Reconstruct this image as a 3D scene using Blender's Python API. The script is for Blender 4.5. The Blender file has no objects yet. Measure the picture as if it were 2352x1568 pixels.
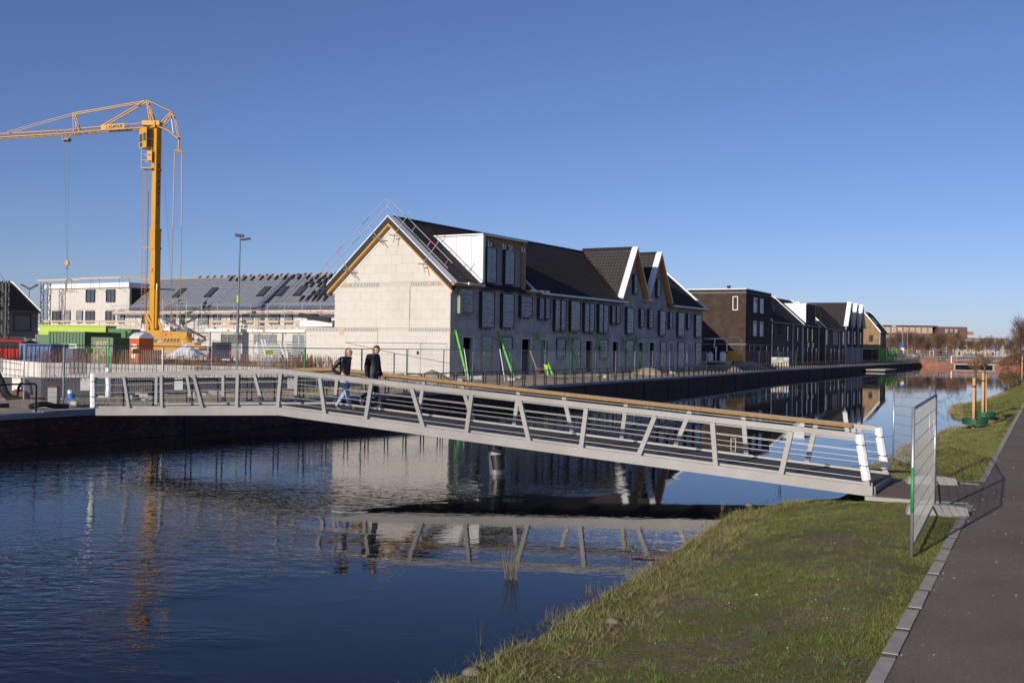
import bpy, bmesh, math, random
import numpy as np
from mathutils import Vector, Matrix
R = math.radians
rnd = random.Random(7)
SC = bpy.context.scene
COL = SC.collection

# ---------------------------------------------------------------- camera
cam_data = bpy.data.cameras.new('camera')
cam = bpy.data.objects.new('camera', cam_data)
COL.objects.link(cam)
cam_data.sensor_fit = 'HORIZONTAL'
cam_data.sensor_width = 36.0
cam_data.lens = 36.0 * 2500.0 / 2352.0
cam_data.clip_start = 0.1
cam_data.clip_end = 6000
_p, _r = math.atan(14 / 2500.0), math.atan(.015)
_f = Vector((0, math.cos(_p), math.sin(_p))); _u0 = Vector((0, -math.sin(_p), math.cos(_p))); _r0 = Vector((1, 0, 0))
_rt = math.cos(_r) * _r0 + math.sin(_r) * _u0
_up = -math.sin(_r) * _r0 + math.cos(_r) * _u0
cam.matrix_world = Matrix(((_rt.x, _up.x, -_f.x, 0), (_rt.y, _up.y, -_f.y, 0), (_rt.z, _up.z, -_f.z, 3.0), (0, 0, 0, 1)))
SC.camera = cam

# ---------------------------------------------------------------- daylight
SUN_AZ, SUN_EL = 34.5, 18.0          # direction the light travels, from +Y towards +X
world = bpy.data.worlds.new('World'); SC.world = world; world.use_nodes = True
wn = world.node_tree.nodes; wl = world.node_tree.links
wn.clear()
sky = wn.new('ShaderNodeTexSky'); sky.sky_type = 'NISHITA'; sky.sun_disc = False
sky.sun_elevation = R(SUN_EL); sky.sun_rotation = R(180 + SUN_AZ)
sky.altitude = 0; sky.air_density = 0.75; sky.dust_density = 0.35; sky.ozone_density = 5.0
tint = wn.new('ShaderNodeMix'); tint.data_type = 'RGBA'; tint.blend_type = 'MULTIPLY'; tint.inputs['Factor'].default_value = 1; tint.inputs['B'].default_value = (1.18, .985, 1.06, 1)   # a slightly violet winter sky
bg = wn.new('ShaderNodeBackground'); bg.inputs['Strength'].default_value = 0.096
wo = wn.new('ShaderNodeOutputWorld')
wl.new(sky.outputs[0], tint.inputs['A']); wl.new(tint.outputs['Result'], bg.inputs[0]); wl.new(bg.outputs[0], wo.inputs[0])
sd = bpy.data.lights.new('sun', 'SUN'); sd.energy = 4.5; sd.angle = R(.53); sd.color = (1.0, .915, .80)
sun = bpy.data.objects.new('sun', sd); COL.objects.link(sun)
_d = Vector((math.sin(R(SUN_AZ)) * math.cos(R(SUN_EL)), math.cos(R(SUN_AZ)) * math.cos(R(SUN_EL)), -math.sin(R(SUN_EL))))
sun.rotation_euler = _d.to_track_quat('-Z', 'Y').to_euler()
sun.location = (-60, -90, 60)
SC.view_settings.view_transform = 'Standard'; SC.view_settings.look = 'None'
SC.view_settings.exposure = 0.0; SC.view_settings.gamma = 1.0; SC.view_settings.use_curve_mapping = False

# ---------------------------------------------------------------- helpers
class MB:
    """collects simple shapes, then links them as one mesh object"""
    def __init__(s): s.v = []; s.f = []; s.mi = []; s.cur = 0
    def _add(s, vs, fs):
        b = len(s.v); s.v += [tuple(map(float, q)) for q in vs]
        s.f += [tuple(i + b for i in q) for q in fs]; s.mi += [s.cur] * len(fs)
        return s
    def mat(s, i): s.cur = i; return s
    def box(s, x0, x1, y0, y1, z0, z1):
        return s._add([(x0, y0, z0), (x1, y0, z0), (x1, y1, z0), (x0, y1, z0), (x0, y0, z1), (x1, y0, z1), (x1, y1, z1), (x0, y1, z1)],
                      [(0, 3, 2, 1), (4, 5, 6, 7), (0, 1, 5, 4), (1, 2, 6, 5), (2, 3, 7, 6), (3, 0, 4, 7)])
    def beam(s, p, q, w, h, up=(0, 0, 1), w2=None, h2=None):
        p, q = Vector(p), Vector(q); d = (q - p).normalized(); up = Vector(up)
        if abs(d.dot(up)) > .995: up = Vector((0, 1, 0))
        r = d.cross(up).normalized(); u = r.cross(d).normalized()
        w2 = w if w2 is None else w2; h2 = h if h2 is None else h2
        vs = []
        for c, ww, hh in ((p, w, h), (q, w2, h2)):
            for a, b in ((-1, -1), (1, -1), (1, 1), (-1, 1)): vs.append(c + r * a * ww / 2 + u * b * hh / 2)
        return s._add(vs, [(3, 2, 1, 0), (4, 5, 6, 7), (0, 1, 5, 4), (1, 2, 6, 5), (2, 3, 7, 6), (3, 0, 4, 7)])
    def tube(s, pts, r, n=6, closed=False, r2=None, caps=True):
        pts = [Vector(p) for p in pts]; N = len(pts); vs = []; fs = []
        up = None
        for i, p in enumerate(pts):
            if closed: d = pts[(i + 1) % N] - pts[i - 1]
            else: d = pts[min(i + 1, N - 1)] - pts[max(i - 1, 0)]
            if d.length < 1e-9: d = Vector((0, 0, 1))
            d.normalize()
            if up is None: up = Vector((0, 0, 1)) if abs(d.z) < .9 else Vector((1, 0, 0))
            a = d.cross(up)
            if a.length < 1e-6: a = d.orthogonal()
            a.normalize(); b = a.cross(d).normalized(); up = b
            rr = r if r2 is None else r + (r2 - r) * i / max(1, N - 1)
            for k in range(n):
                t = 2 * math.pi * (k + .5) / n
                vs.append(p + a * math.cos(t) * rr + b * math.sin(t) * rr)
        for i in range(N if closed else N - 1):
            j = (i + 1) % N
            for k in range(n): fs.append((i * n + k, i * n + (k + 1) % n, j * n + (k + 1) % n, j * n + k))
        if caps and not closed:
            fs.append(tuple(range(n - 1, -1, -1))); fs.append(tuple((N - 1) * n + k for k in range(n)))
        return s._add(vs, fs)
    def prism(s, poly, vec):
        n = len(poly); vec = Vector(vec); a = [Vector(p) for p in poly]
        return s._add(a + [p + vec for p in a], [tuple(range(n)), tuple(range(2 * n - 1, n - 1, -1))] +
                      [(i, i + n, (i + 1) % n + n, (i + 1) % n) for i in range(n)])
    def poly(s, pts): return s._add(pts, [tuple(range(len(pts)))])
    def lathe(s, c, prof, n=12):
        vs = []; fs = []; c = Vector(c)
        for r, z in prof:
            for k in range(n):
                t = 2 * math.pi * k / n; vs.append(c + Vector((r * math.cos(t), r * math.sin(t), z)))
        for i in range(len(prof) - 1):
            for k in range(n): fs.append((i * n + k, i * n + (k + 1) % n, (i + 1) * n + (k + 1) % n, (i + 1) * n + k))
        fs.append(tuple(range(n - 1, -1, -1))); fs.append(tuple((len(prof) - 1) * n + k for k in range(n)))
        return s._add(vs, fs)
    def rect_wall(s, x0, x1, z0, z1, holes, y=0, depth=.12, back=True):
        """wall in the local xz plane facing -y with real rectangular openings (x0,x1,z0,z1)"""
        xs = sorted({x0, x1} | {h[0] for h in holes} | {h[1] for h in holes}); zs = sorted({z0, z1} | {h[2] for h in holes} | {h[3] for h in holes})
        xs = [x for x in xs if x0 <= x <= x1]; zs = [z for z in zs if z0 <= z <= z1]
        for i in range(len(xs) - 1):
            for j in range(len(zs) - 1):
                cx, cz = (xs[i] + xs[i + 1]) / 2, (zs[j] + zs[j + 1]) / 2
                if any(h[0] < cx < h[1] and h[2] < cz < h[3] for h in holes): continue
                s.poly([(xs[i], y, zs[j]), (xs[i + 1], y, zs[j]), (xs[i + 1], y, zs[j + 1]), (xs[i], y, zs[j + 1])])
        for a, b, c, d in holes:
            y2 = y + depth
            s.poly([(a, y, c), (a, y, d), (a, y2, d), (a, y2, c)]); s.poly([(b, y, d), (b, y, c), (b, y2, c), (b, y2, d)])
            s.poly([(a, y, d), (b, y, d), (b, y2, d), (a, y2, d)]); s.poly([(b, y, c), (a, y, c), (a, y2, c), (b, y2, c)])
        return s
    def mesh(s, name, mats, smooth=False):
        me = bpy.data.meshes.new(name); me.from_pydata(s.v, [], s.f)
        for m in (mats if isinstance(mats, (list, tuple)) else [mats]): me.materials.append(m)
        if any(s.mi): me.polygons.foreach_set('material_index', s.mi)
        if smooth: me.polygons.foreach_set('use_smooth', [True] * len(s.f))
        me.update(); return me
    def build(s, name, mats, parent=None, smooth=False, **k):
        return link(name, s.mesh(name, mats, smooth), parent, **k)

def link(name, data, parent=None, loc=None, rot=None, label=None, kind=None):
    o = bpy.data.objects.new(name, data); COL.objects.link(o)
    if parent is not None: o.parent = parent
    if loc is not None: o.location = loc
    if rot is not None: o.rotation_euler = rot if isinstance(rot, (tuple, list)) else (0, 0, rot)
    if label: o['label'] = label
    if kind: o['kind'] = kind
    return o
def tag(o, label=None, cat=None, group=None, kind=None):
    if label: o['label'] = label
    if cat: o['category'] = cat
    if group: o['group'] = group
    if kind: o['kind'] = kind
    return o
def thing(name, label, cat, loc=(0, 0, 0), rotz=0, group=None):
    o = bpy.data.objects.new(name, None); COL.objects.link(o); o.empty_display_size = .2
    o.location = loc; o.rotation_euler = (0, 0, rotz)
    return tag(o, label, cat, group)
def dup(root, loc=None, rotz=None, label=None):
    r = root.copy(); COL.objects.link(r)
    if loc is not None: r.location = loc
    if rotz is not None: r.rotation_euler = (0, 0, rotz)
    if label: r['label'] = label
    for ch in list(root.children):
        c = ch.copy(); COL.objects.link(c); c.parent = r
        for g in ch.children:
            d = g.copy(); COL.objects.link(d); d.parent = c
    return r
def lettering(name, body, parent, loc, rot, size, m, sx=1.0, align='CENTER', shear=0, ext=.004, bold=0, space=1.0):
    cu = bpy.data.curves.new(name, 'FONT'); cu.body = body; cu.size = size; cu.align_x = align; cu.align_y = 'CENTER'
    cu.extrude = ext; cu.shear = shear; cu.offset = bold; cu.space_line = space; cu.materials.append(m)
    tmp = bpy.data.objects.new(name, cu); me = bpy.data.meshes.new_from_object(tmp); bpy.data.objects.remove(tmp); me.name = name
    o = link(name, me, parent, loc, rot); o.scale = (sx, 1, 1); return o

# canal frame: s runs along the canal away from the camera, t across it to the right
CA = R(27); OX, OY = -14.0, 29.8
def W(s, t, z=0.0):
    return Vector((OX + s * math.sin(CA) + t * math.cos(CA), OY + s * math.cos(CA) - t * math.sin(CA), z))
CROT = math.pi / 2 - CA                      # rotation that turns local x into the canal direction
def interp(x, T): return float(np.interp(x, [a for a, _ in T], [b for _, b in T]))
TQ = [(-60, 0), (0, 0), (12, .35), (32, .45), (68, -.75), (100, -2.6), (136, -3.2), (188, -3.8), (251.5, -4.6)]
def tq(s): return interp(s, TQ)
TSH = [(-60, 22), (-20, 21.4), (-11.7, 21.15), (-9.9, 21.2), (-7.2, 21.05), (-3, 20.8), (-.4, 20.6), (1.2, 21.0), (2.7, 21.9), (4.5, 22.0), (8, 21.5), (13.6, 21.6), (17, 21.4), (20, 21.9), (24, 21.7), (28, 22.1), (30.5, 22.9), (32, 22.8), (34, 21.3), (39, 20.9), (47, 20.2), (56, 21.2), (66, 21.5), (100, 22), (150, 21), (251, 20)]
def tsh(s): return interp(s, TSH)
def TK(s): return 24.62 - .012 * (s + 10)          # where the kerb runs
# ---------------------------------------------------------------- materials
def mat(name, c, rough=.7, metal=0., var=.12, scale=6., bump=0., bscale=None, c2=None, spec=.5, coat=0., alpha=None, trans=0., mixlo=.42, mixhi=.6, dirt=0.):
    m = bpy.data.materials.new(name); m.use_nodes = True
    nt = m.node_tree; N = nt.nodes; L = nt.links; b = N['Principled BSDF']
    b.inputs['Roughness'].default_value = rough; b.inputs['Metallic'].default_value = metal
    b.inputs['Specular IOR Level'].default_value = spec
    if coat: b.inputs['Coat Weight'].default_value = coat; b.inputs['Coat Roughness'].default_value = .08
    if alpha is not None: b.inputs['Alpha'].default_value = alpha
    if trans: b.inputs['Transmission Weight'].default_value = trans
    tc = N.new('ShaderNodeTexCoord')
    col = None
    if var or c2:
        n = N.new('ShaderNodeTexNoise'); n.inputs['Scale'].default_value = scale; n.inputs['Detail'].default_value = 5; n.inputs['Roughness'].default_value = .65
        L.new(tc.outputs['Object'], n.inputs['Vector'])
        rp = N.new('ShaderNodeValToRGB'); rp.color_ramp.elements[0].position = mixlo - (.14 if not c2 else 0); rp.color_ramp.elements[1].position = mixhi + (.12 if not c2 else 0)
        lo = tuple(x * (1 - var) for x in c) if not c2 else c; hi = tuple(min(1, x * (1 + var)) for x in c) if not c2 else c2
        rp.color_ramp.elements[0].color = (*lo, 1); rp.color_ramp.elements[1].color = (*hi, 1)
        L.new(n.outputs['Fac'], rp.inputs['Fac']); col = rp.outputs['Color']
        if dirt:
            n2 = N.new('ShaderNodeTexNoise'); n2.inputs['Scale'].default_value = scale * .23; n2.inputs['Detail'].default_value = 7
            mp = N.new('ShaderNodeMapping'); mp.inputs['Scale'].default_value = (1, 1, .35); L.new(tc.outputs['Object'], mp.inputs['Vector']); L.new(mp.outputs[0], n2.inputs['Vector'])
            mr = N.new('ShaderNodeMapRange'); mr.inputs['From Min'].default_value = .5; mr.inputs['From Max'].default_value = .75; mr.inputs['To Max'].default_value = dirt
            L.new(n2.outputs['Fac'], mr.inputs['Value'])
            mx = N.new('ShaderNodeMix'); mx.data_type = 'RGBA'; mx.inputs['B'].default_value = (.10, .085, .07, 1)
            L.new(mr.outputs[0], mx.inputs['Factor']); L.new(col, mx.inputs['A']); col = mx.outputs['Result']
        L.new(col, b.inputs['Base Color'])
    else: b.inputs['Base Color'].default_value = (*c, 1)
    if bump:
        n3 = N.new('ShaderNodeTexNoise'); n3.inputs['Scale'].default_value = bscale or scale * 3; n3.inputs['Detail'].default_value = 6
        L.new(tc.outputs['Object'], n3.inputs['Vector'])
        bp = N.new('ShaderNodeBump'); bp.inputs['Strength'].default_value = 1; bp.inputs['Distance'].default_value = bump
        L.new(n3.outputs['Fac'], bp.inputs['Height']); L.new(bp.outputs[0], b.inputs['Normal'])
    m.diffuse_color = (*c, 1)
    return m

def brick_mat(name, ca, cb, mortar, bw=.22, bh=.0625, msize=.010, rough=.85, axis='xz', bump=.006):
    """brick coursing for walls seen from far away; local x (or y) along the wall, z up"""
    m = bpy.data.materials.new(name); m.use_nodes = True; nt = m.node_tree; N = nt.nodes; L = nt.links; b = N['Principled BSDF']
    b.inputs['Roughness'].default_value = rough; b.inputs['Specular IOR Level'].default_value = .25
    tc = N.new('ShaderNodeTexCoord'); sp = N.new('ShaderNodeSeparateXYZ'); cb_ = N.new('ShaderNodeCombineXYZ'); ad = N.new('ShaderNodeMath'); ad.operation = 'ADD'
    L.new(tc.outputs['Object'], sp.inputs[0]); L.new(sp.outputs['X'], ad.inputs[0]); L.new(sp.outputs['Y'], ad.inputs[1])
    L.new(ad.outputs[0], cb_.inputs['X']); L.new(sp.outputs['Z'], cb_.inputs['Y'])
    br = N.new('ShaderNodeTexBrick'); br.inputs['Scale'].default_value = 1; br.inputs['Brick Width'].default_value = bw; br.inputs['Row Height'].default_value = bh
    br.inputs['Mortar Size'].default_value = msize; br.inputs['Color1'].default_value = (*ca, 1); br.inputs['Color2'].default_value = (*cb, 1); br.inputs['Mortar'].default_value = (*mortar, 1)
    L.new(cb_.outputs[0], br.inputs['Vector'])
    n = N.new('ShaderNodeTexNoise'); n.inputs['Scale'].default_value = .9; n.inputs['Detail'].default_value = 8; L.new(tc.outputs['Object'], n.inputs['Vector'])
    mr = N.new('ShaderNodeMapRange'); mr.inputs['From Min'].default_value = .3; mr.inputs['From Max'].default_value = .7; mr.inputs['To Min'].default_value = .72; mr.inputs['To Max'].default_value = 1.25
    L.new(n.outputs['Fac'], mr.inputs['Value'])
    mx = N.new('ShaderNodeMix'); mx.data_type = 'RGBA'; mx.blend_type = 'MULTIPLY'; mx.inputs['Factor'].default_value = 1
    L.new(br.outputs['Color'], mx.inputs['A']); L.new(mr.outputs[0], mx.inputs['B']); L.new(mx.outputs['Result'], b.inputs['Base Color'])
    bp = N.new('ShaderNodeBump'); bp.inputs['Distance'].default_value = bump; bp.invert = True; L.new(br.outputs['Fac'], bp.inputs['Height']); L.new(bp.outputs[0], b.inputs['Normal'])
    return m

M = {}
M['steel_grey'] = mat('painted_grey_steel', (.30, .288, .272), .45, .1, .08, 3, .0008, 160, dirt=.28)
M['handrail'] = mat('wooden_handrail', (.30, .185, .075), .5, 0, .2, 14, .001, 60)
M['deck'] = mat('anti_slip_deck', (.045, .046, .05), .8, 0, .3, 12, .003, 220)
M['wrap'] = mat('white_foam_wrap', (.8, .8, .8), .55, 0, .04, 8, .006, 14)
M['black_tie'] = mat('black_tie', (.012, .012, .012), .5, 0, 0)
M['wire'] = mat('stainless_wire', (.62, .60, .57), .35, .6, 0)
M['rubble'] = mat('mossy_rubble', (.17, .145, .115), .95, 0, .4, 9, .01, 30)
M['concrete'] = mat('pale_concrete', (.31, .30, .285), .85, 0, .14, 5, .003, 40, dirt=.35)
M['coping'] = mat('coping_concrete', (.30, .30, .31), .8, 0, .10, 4, .002, 40, dirt=.25)
M['black_steel'] = mat('black_coated_steel', (.012, .012, .013), .38, 0, 0)
M['brick'] = mat('quay_brick', (.085, .036, .030), .8, 0, .45, 3.2, .003, 60, spec=.3)
M['brick_b'] = mat('quay_brick_light', (.15, .062, .046), .8, 0, .3, 3.2, .003, 60, spec=.3)
M['brick_c'] = mat('quay_brick_dark', (.045, .026, .026), .8, 0, .3, 3.2, .003, 60, spec=.3)
M['mortar'] = mat('dark_mortar', (.055, .048, .045), .95, 0, .2, 20)
M['quay_tex'] = brick_mat('quay_brickwork', (.085, .036, .030), (.13, .055, .042), (.05, .042, .04))
M['asphalt'] = mat('asphalt', (.115, .102, .096), .9, 0, .22, 3.0, .006, 260, c2=None, dirt=.10)
M['kerb'] = mat('kerb_concrete', (.36, .32, .275), .9, 0, .2, 7, .002, 80, dirt=.35)
M['kerb_b'] = mat('kerb_concrete_grey', (.33, .295, .25), .9, 0, .2, 5, .002, 80, dirt=.45)
M['galv'] = mat('galvanised_steel', (.50, .51, .52), .38, .7, .08, 20)
M['fine_mesh'] = mat('fine_grey_mesh', (.25, .255, .25), .6, 0, .1, 4)
M['galv_dark'] = mat('weathered_steel', (.16, .17, .18), .5, .5, .1, 20)
M['green_paint'] = mat('green_fence_paint', (.03, .26, .10), .5, 0, .08, 8)
M['prop_green'] = mat('bright_green_prop', (.12, .50, .04), .5, 0, .1, 8)
M['white_paint'] = mat('white_paint', (.78, .78, .78), .45, 0, .02, 4)
M['white_panel'] = mat('white_panel', (.74, .76, .78), .3, 0, .02, 2)
M['wood'] = mat('raw_timber', (.40, .255, .12), .75, 0, .25, 9, .002, 50)
M['wood_pale'] = mat('pale_timber', (.50, .39, .28), .75, 0, .18, 9, .002, 50)
M['orange_wood'] = mat('orange_timber', (.52, .27, .07), .7, 0, .2, 9)
M['prop_dark'] = mat('dark_green_hole', (.03, .14, .02), .6, 0, 0)
M['tile'] = mat('dark_roof_tile', (.034, .029, .029), .6, 0, .3, 4, spec=.25)
M['tile_red'] = mat('red_roof_tile', (.16, .05, .03), .7, 0, .2, 5)
M['membrane'] = mat('black_roof_membrane', (.012, .012, .013), .6, 0, .2, 3, .01, 8)
M['blue_membrane'] = mat('blue_grey_membrane', (.072, .128, .22), .6, 0, .2, 1.5, .01, 6)
M['render_white'] = mat('sand_lime_block', (.545, .515, .47), .9, 0, .05, 1.6, .003, 30, dirt=.07)
M['render_white_b'] = mat('sand_lime_block_clean', (.56, .53, .485), .9, 0, .04, 1.6, .003, 30, dirt=.06)
M['grey_wall'] = mat('grey_block_wall', (.36, .355, .35), .9, 0, .12, 1.5, .004, 34, dirt=.15)
M['grey_wall_b'] = mat('grey_block_wall_pale', (.19, .19, .198), .9, 0, .12, 1.5, .004, 34, dirt=.15)
M['joint'] = mat('block_joint', (.48, .455, .415), .95, 0, .05, 6)
M['joint_dark'] = mat('grey_block_joint', (.14, .14, .14), .95, 0, .1, 6)
M['hole'] = mat('dark_core', (.01, .01, .01), .9, 0, 0)
M['foam'] = mat('yellow_foam', (.62, .42, .10), .9, 0, .2, 20, .01, 30)
M['slab'] = mat('slab_concrete', (.40, .38, .35), .9, 0, .12, 8)
M['frame_dark'] = mat('dark_window_frame', (.035, .036, .038), .5, 0, .1, 6)
M['frame_olive'] = mat('olive_window_box', (.27, .29, .20), .6, 0, .1, 5)
M['frame_white'] = mat('white_window_frame', (.62, .62, .60), .45, 0, .03, 6)
M['blue_door'] = mat('blue_door', (.02, .06, .19), .4, 0, .08, 4)
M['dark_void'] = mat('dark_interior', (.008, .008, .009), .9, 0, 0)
M['earth'] = mat('bare_sandy_earth', (.24, .185, .13), .95, 0, 0, .35, .03, 3, c2=(.40, .32, .23), mixlo=.35, mixhi=.65)
M['weed'] = mat('dry_weeds', (.28, .22, .11), .9, 0, .3, 3)
M['rust'] = mat('rusty_steel', (.17, .075, .035), .85, .1, .35, 12)
M['eps'] = mat('white_insulation', (.80, .76, .69), .85, 0, .05, 3, .002, 20)
M['navy_wall'] = mat('dark_blue_grey_foundation', (.062, .066, .085), .8, 0, .12, 1.2, .002, 20, dirt=.15)
M['crane_yellow'] = mat('crane_yellow', (.58, .285, .012), .45, 0, .06, 2, coat=.05, dirt=.08)
M['crane_dark'] = mat('crane_dark_yellow', (.30, .15, .012), .5, 0, .1, 2)
M['red_mark'] = mat('red_print', (.62, .07, .02), .5, 0, 0)
M['black_print'] = mat('black_print', (.012, .012, .016), .5, 0, 0)
M['white_print'] = mat('white_print', (.75, .75, .75), .5, 0, 0)
M['glass_dark'] = mat('dark_glass', (.02, .025, .03), .06, 0, 0, spec=.8)
M['glass_blue'] = mat('blue_grey_glass', (.05, .065, .085), .08, 0, .2, .8, spec=.8)
M['glass_pale'] = mat('pale_glass', (.30, .34, .33), .2, 0, .2, 2)
M['brown_brick'] = brick_mat('dark_brown_brickwork', (.055, .036, .026), (.078, .052, .037), (.048, .038, .03))
M['grey_brick'] = brick_mat('grey_mixed_brickwork', (.07, .062, .055), (.14, .125, .105), (.09, .085, .08))
M['red_brick'] = brick_mat('red_brown_brickwork', (.085, .040, .032), (.12, .055, .042), (.08, .06, .055))
M['tan_brick'] = brick_mat('tan_brown_brickwork', (.11, .075, .045), (.16, .11, .07), (.12, .1, .08))
M['yellow_brick'] = brick_mat('ochre_brickwork', (.27, .155, .07), (.36, .22, .11), (.22, .17, .12))
M['far_brick'] = brick_mat('far_red_brickwork', (.20, .075, .05), (.26, .105, .07), (.2, .12, .09))
M['far_purple'] = brick_mat('far_purple_brickwork', (.13, .065, .058), (.17, .09, .08), (.13, .1, .09))
M['far_beige'] = brick_mat('far_beige_brickwork', (.36, .28, .20), (.44, .35, .26), (.4, .33, .26))
M['far_orange'] = mat('orange_cladding', (.34, .15, .08), .7, 0, .1, 1)
M['bark'] = mat('bark', (.10, .075, .055), .9, 0, .25, 8)
M['twig'] = mat('bare_twigs', (.135, .09, .065), .9, 0, .25, 2)
M['twig_b'] = mat('russet_twigs', (.20, .11, .05), .9, 0, .3, 2)
M['leaf_green'] = mat('evergreen_leaves', (.035, .06, .018), .8, 0, .35, 2)
M['stake'] = mat('peeled_wood_stake', (.55, .33, .15), .75, 0, .15, 6, .002, 30)
M['soil'] = mat('dark_soil', (.050, .036, .026), .95, 0, .35, 3, .02, 18)
M['collar'] = mat('dark_green_plastic', (.012, .085, .04), .4, 0, .1, 4)
M['stone'] = mat('pale_pebble', (.42, .33, .26), .85, 0, .2, 20)
def two_side_film(name, c, a, rough=.12):
    m = mat(name, c, rough, 0, .35, 2.2, .015, 7, spec=.9); nt = m.node_tree
    b = nt.nodes['Principled BSDF']; b.inputs['Alpha'].default_value = a
    return m
M['film'] = two_side_film('clear_plastic_film', (.30, .325, .35), .74, .2)
M['mesh_haze'] = None

def asphalt_mat():
    m = bpy.data.materials.new('asphalt'); m.use_nodes = True; nt = m.node_tree; N = nt.nodes; L = nt.links; b = N['Principled BSDF']; b.inputs['Roughness'].default_value = .88; b.inputs['Specular IOR Level'].default_value = .25
    tc = N.new('ShaderNodeTexCoord')
    def noise(sc, d, r=.6, dist=0):
        n = N.new('ShaderNodeTexNoise'); n.inputs['Scale'].default_value = sc; n.inputs['Detail'].default_value = d; n.inputs['Roughness'].default_value = r; n.inputs['Distortion'].default_value = dist; L.new(tc.outputs['Object'], n.inputs['Vector']); return n.outputs['Fac']
    def ramp(f, stops):
        r = N.new('ShaderNodeValToRGB'); e = r.color_ramp.elements
        e[0].position, e[0].color = stops[0][0], (*stops[0][1], 1); e[1].position, e[1].color = stops[-1][0], (*stops[-1][1], 1)
        for p, c in stops[1:-1]: q = e.new(p); q.color = (*c, 1)
        L.new(f, r.inputs['Fac']); return r.outputs['Color']
    base = ramp(noise(.55, 6, .65), [(.3, (.148, .114, .084)), (.7, (.232, .186, .140))])
    grit = ramp(noise(75, 3, .8), [(.30, (.42, .42, .42)), (.5, (.95, .95, .95)), (.72, (1.75, 1.7, 1.65))])
    mx = N.new('ShaderNodeMix'); mx.data_type = 'RGBA'; mx.blend_type = 'MULTIPLY'; mx.inputs['Factor'].default_value = .8; L.new(base, mx.inputs['A']); L.new(grit, mx.inputs['B'])
    spot = ramp(noise(5.5, 8, .75), [(.66, (0, 0, 0)), (.72, (1, 1, 1))]); m2 = N.new('ShaderNodeMix'); m2.data_type = 'RGBA'; m2.inputs['B'].default_value = (.24, .20, .15, 1)
    sc_ = N.new('ShaderNodeMath'); sc_.operation = 'MULTIPLY'; sc_.inputs[1].default_value = .45; L.new(spot, sc_.inputs[0]); L.new(sc_.outputs[0], m2.inputs['Factor']); L.new(mx.outputs['Result'], m2.inputs['A']); L.new(m2.outputs['Result'], b.inputs['Base Color'])
    bp = N.new('ShaderNodeBump'); bp.inputs['Distance'].default_value = .012; L.new(noise(120, 4, .7), bp.inputs['Height']); L.new(bp.outputs[0], b.inputs['Normal']); return m
M['asphalt'] = asphalt_mat()
# ---------------------------------------------------------------- numpy helpers
def vnoise(x, y, seed=0):
    x = np.asarray(x, float); y = np.asarray(y, float)
    xi = np.floor(x).astype(np.int64); yi = np.floor(y).astype(np.int64); fx = x - xi; fy = y - yi
    fx = fx * fx * (3 - 2 * fx); fy = fy * fy * (3 - 2 * fy)
    def h(a, b):
        n = (a * 374761393 + b * 668265263 + seed * 974711) & 0x7fffffff
        n = ((n ^ (n >> 13)) * 1274126177) & 0x7fffffff
        return ((n ^ (n >> 16)) & 0xffff) / 65535.0
    return (h(xi, yi) * (1 - fx) + h(xi + 1, yi) * fx) * (1 - fy) + (h(xi, yi + 1) * (1 - fx) + h(xi + 1, yi + 1) * fx) * fy
def fnoise(x, y, seed=0, o=4):
    r = 0; a = .5
    for i in range(o): r = r + a * vnoise(np.asarray(x) * 2 ** i, np.asarray(y) * 2 ** i, seed + i); a *= .5
    return r / .9375
def np_mesh(name, verts, faces, mats, parent=None, mi=None, smooth=False, kind=None):
    """verts (n,3) and faces (m,k) arrays to one object, fast"""
    me = bpy.data.meshes.new(name); n = len(verts); m, k = faces.shape
    me.vertices.add(n); me.vertices.foreach_set('co', np.ascontiguousarray(verts, np.float32).ravel())
    me.loops.add(m * k); me.loops.foreach_set('vertex_index', np.ascontiguousarray(faces, np.int32).ravel())
    me.polygons.add(m); me.polygons.foreach_set('loop_start', np.arange(0, m * k, k, dtype=np.int32))
    try: me.polygons.foreach_set('loop_total', np.full(m, k, np.int32))
    except Exception: pass
    for q in (mats if isinstance(mats, (list, tuple)) else [mats]): me.materials.append(q)
    if mi is not None: me.polygons.foreach_set('material_index', np.ascontiguousarray(mi, np.int32))
    if smooth: me.polygons.foreach_set('use_smooth', np.ones(m, bool))
    me.update(calc_edges=True); me.validate()
    return link(name, me, parent, kind=kind)
def WA(s, t):
    s = np.asarray(s, float); t = np.asarray(t, float)
    return OX + s * math.sin(CA) + t * math.cos(CA), OY + s * math.cos(CA) - t * math.sin(CA)
def grid_sheet(name, S, T, zf, m, kind='structure', smooth=True, label=None):
    """sheet over stations S and, per station, offsets T(s); zf(s, t) gives the height"""
    vs = []; ns = len(S)
    for s_ in S:
        t_ = np.asarray(T(s_), float); x, y = WA(np.full_like(t_, s_), t_); vs.append(np.stack([x, y, zf(s_, t_)], 1)); nt = len(t_)
    vs = np.concatenate(vs); i, j = np.meshgrid(np.arange(ns - 1), np.arange(nt - 1), indexing='ij')
    a = (i * nt + j).ravel(); f = np.stack([a, a + 1, a + nt + 1, a + nt], 1)
    o = np_mesh(name, vs, f, m, smooth=smooth, kind=kind)
    if label: o['label'] = label
    return o

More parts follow.
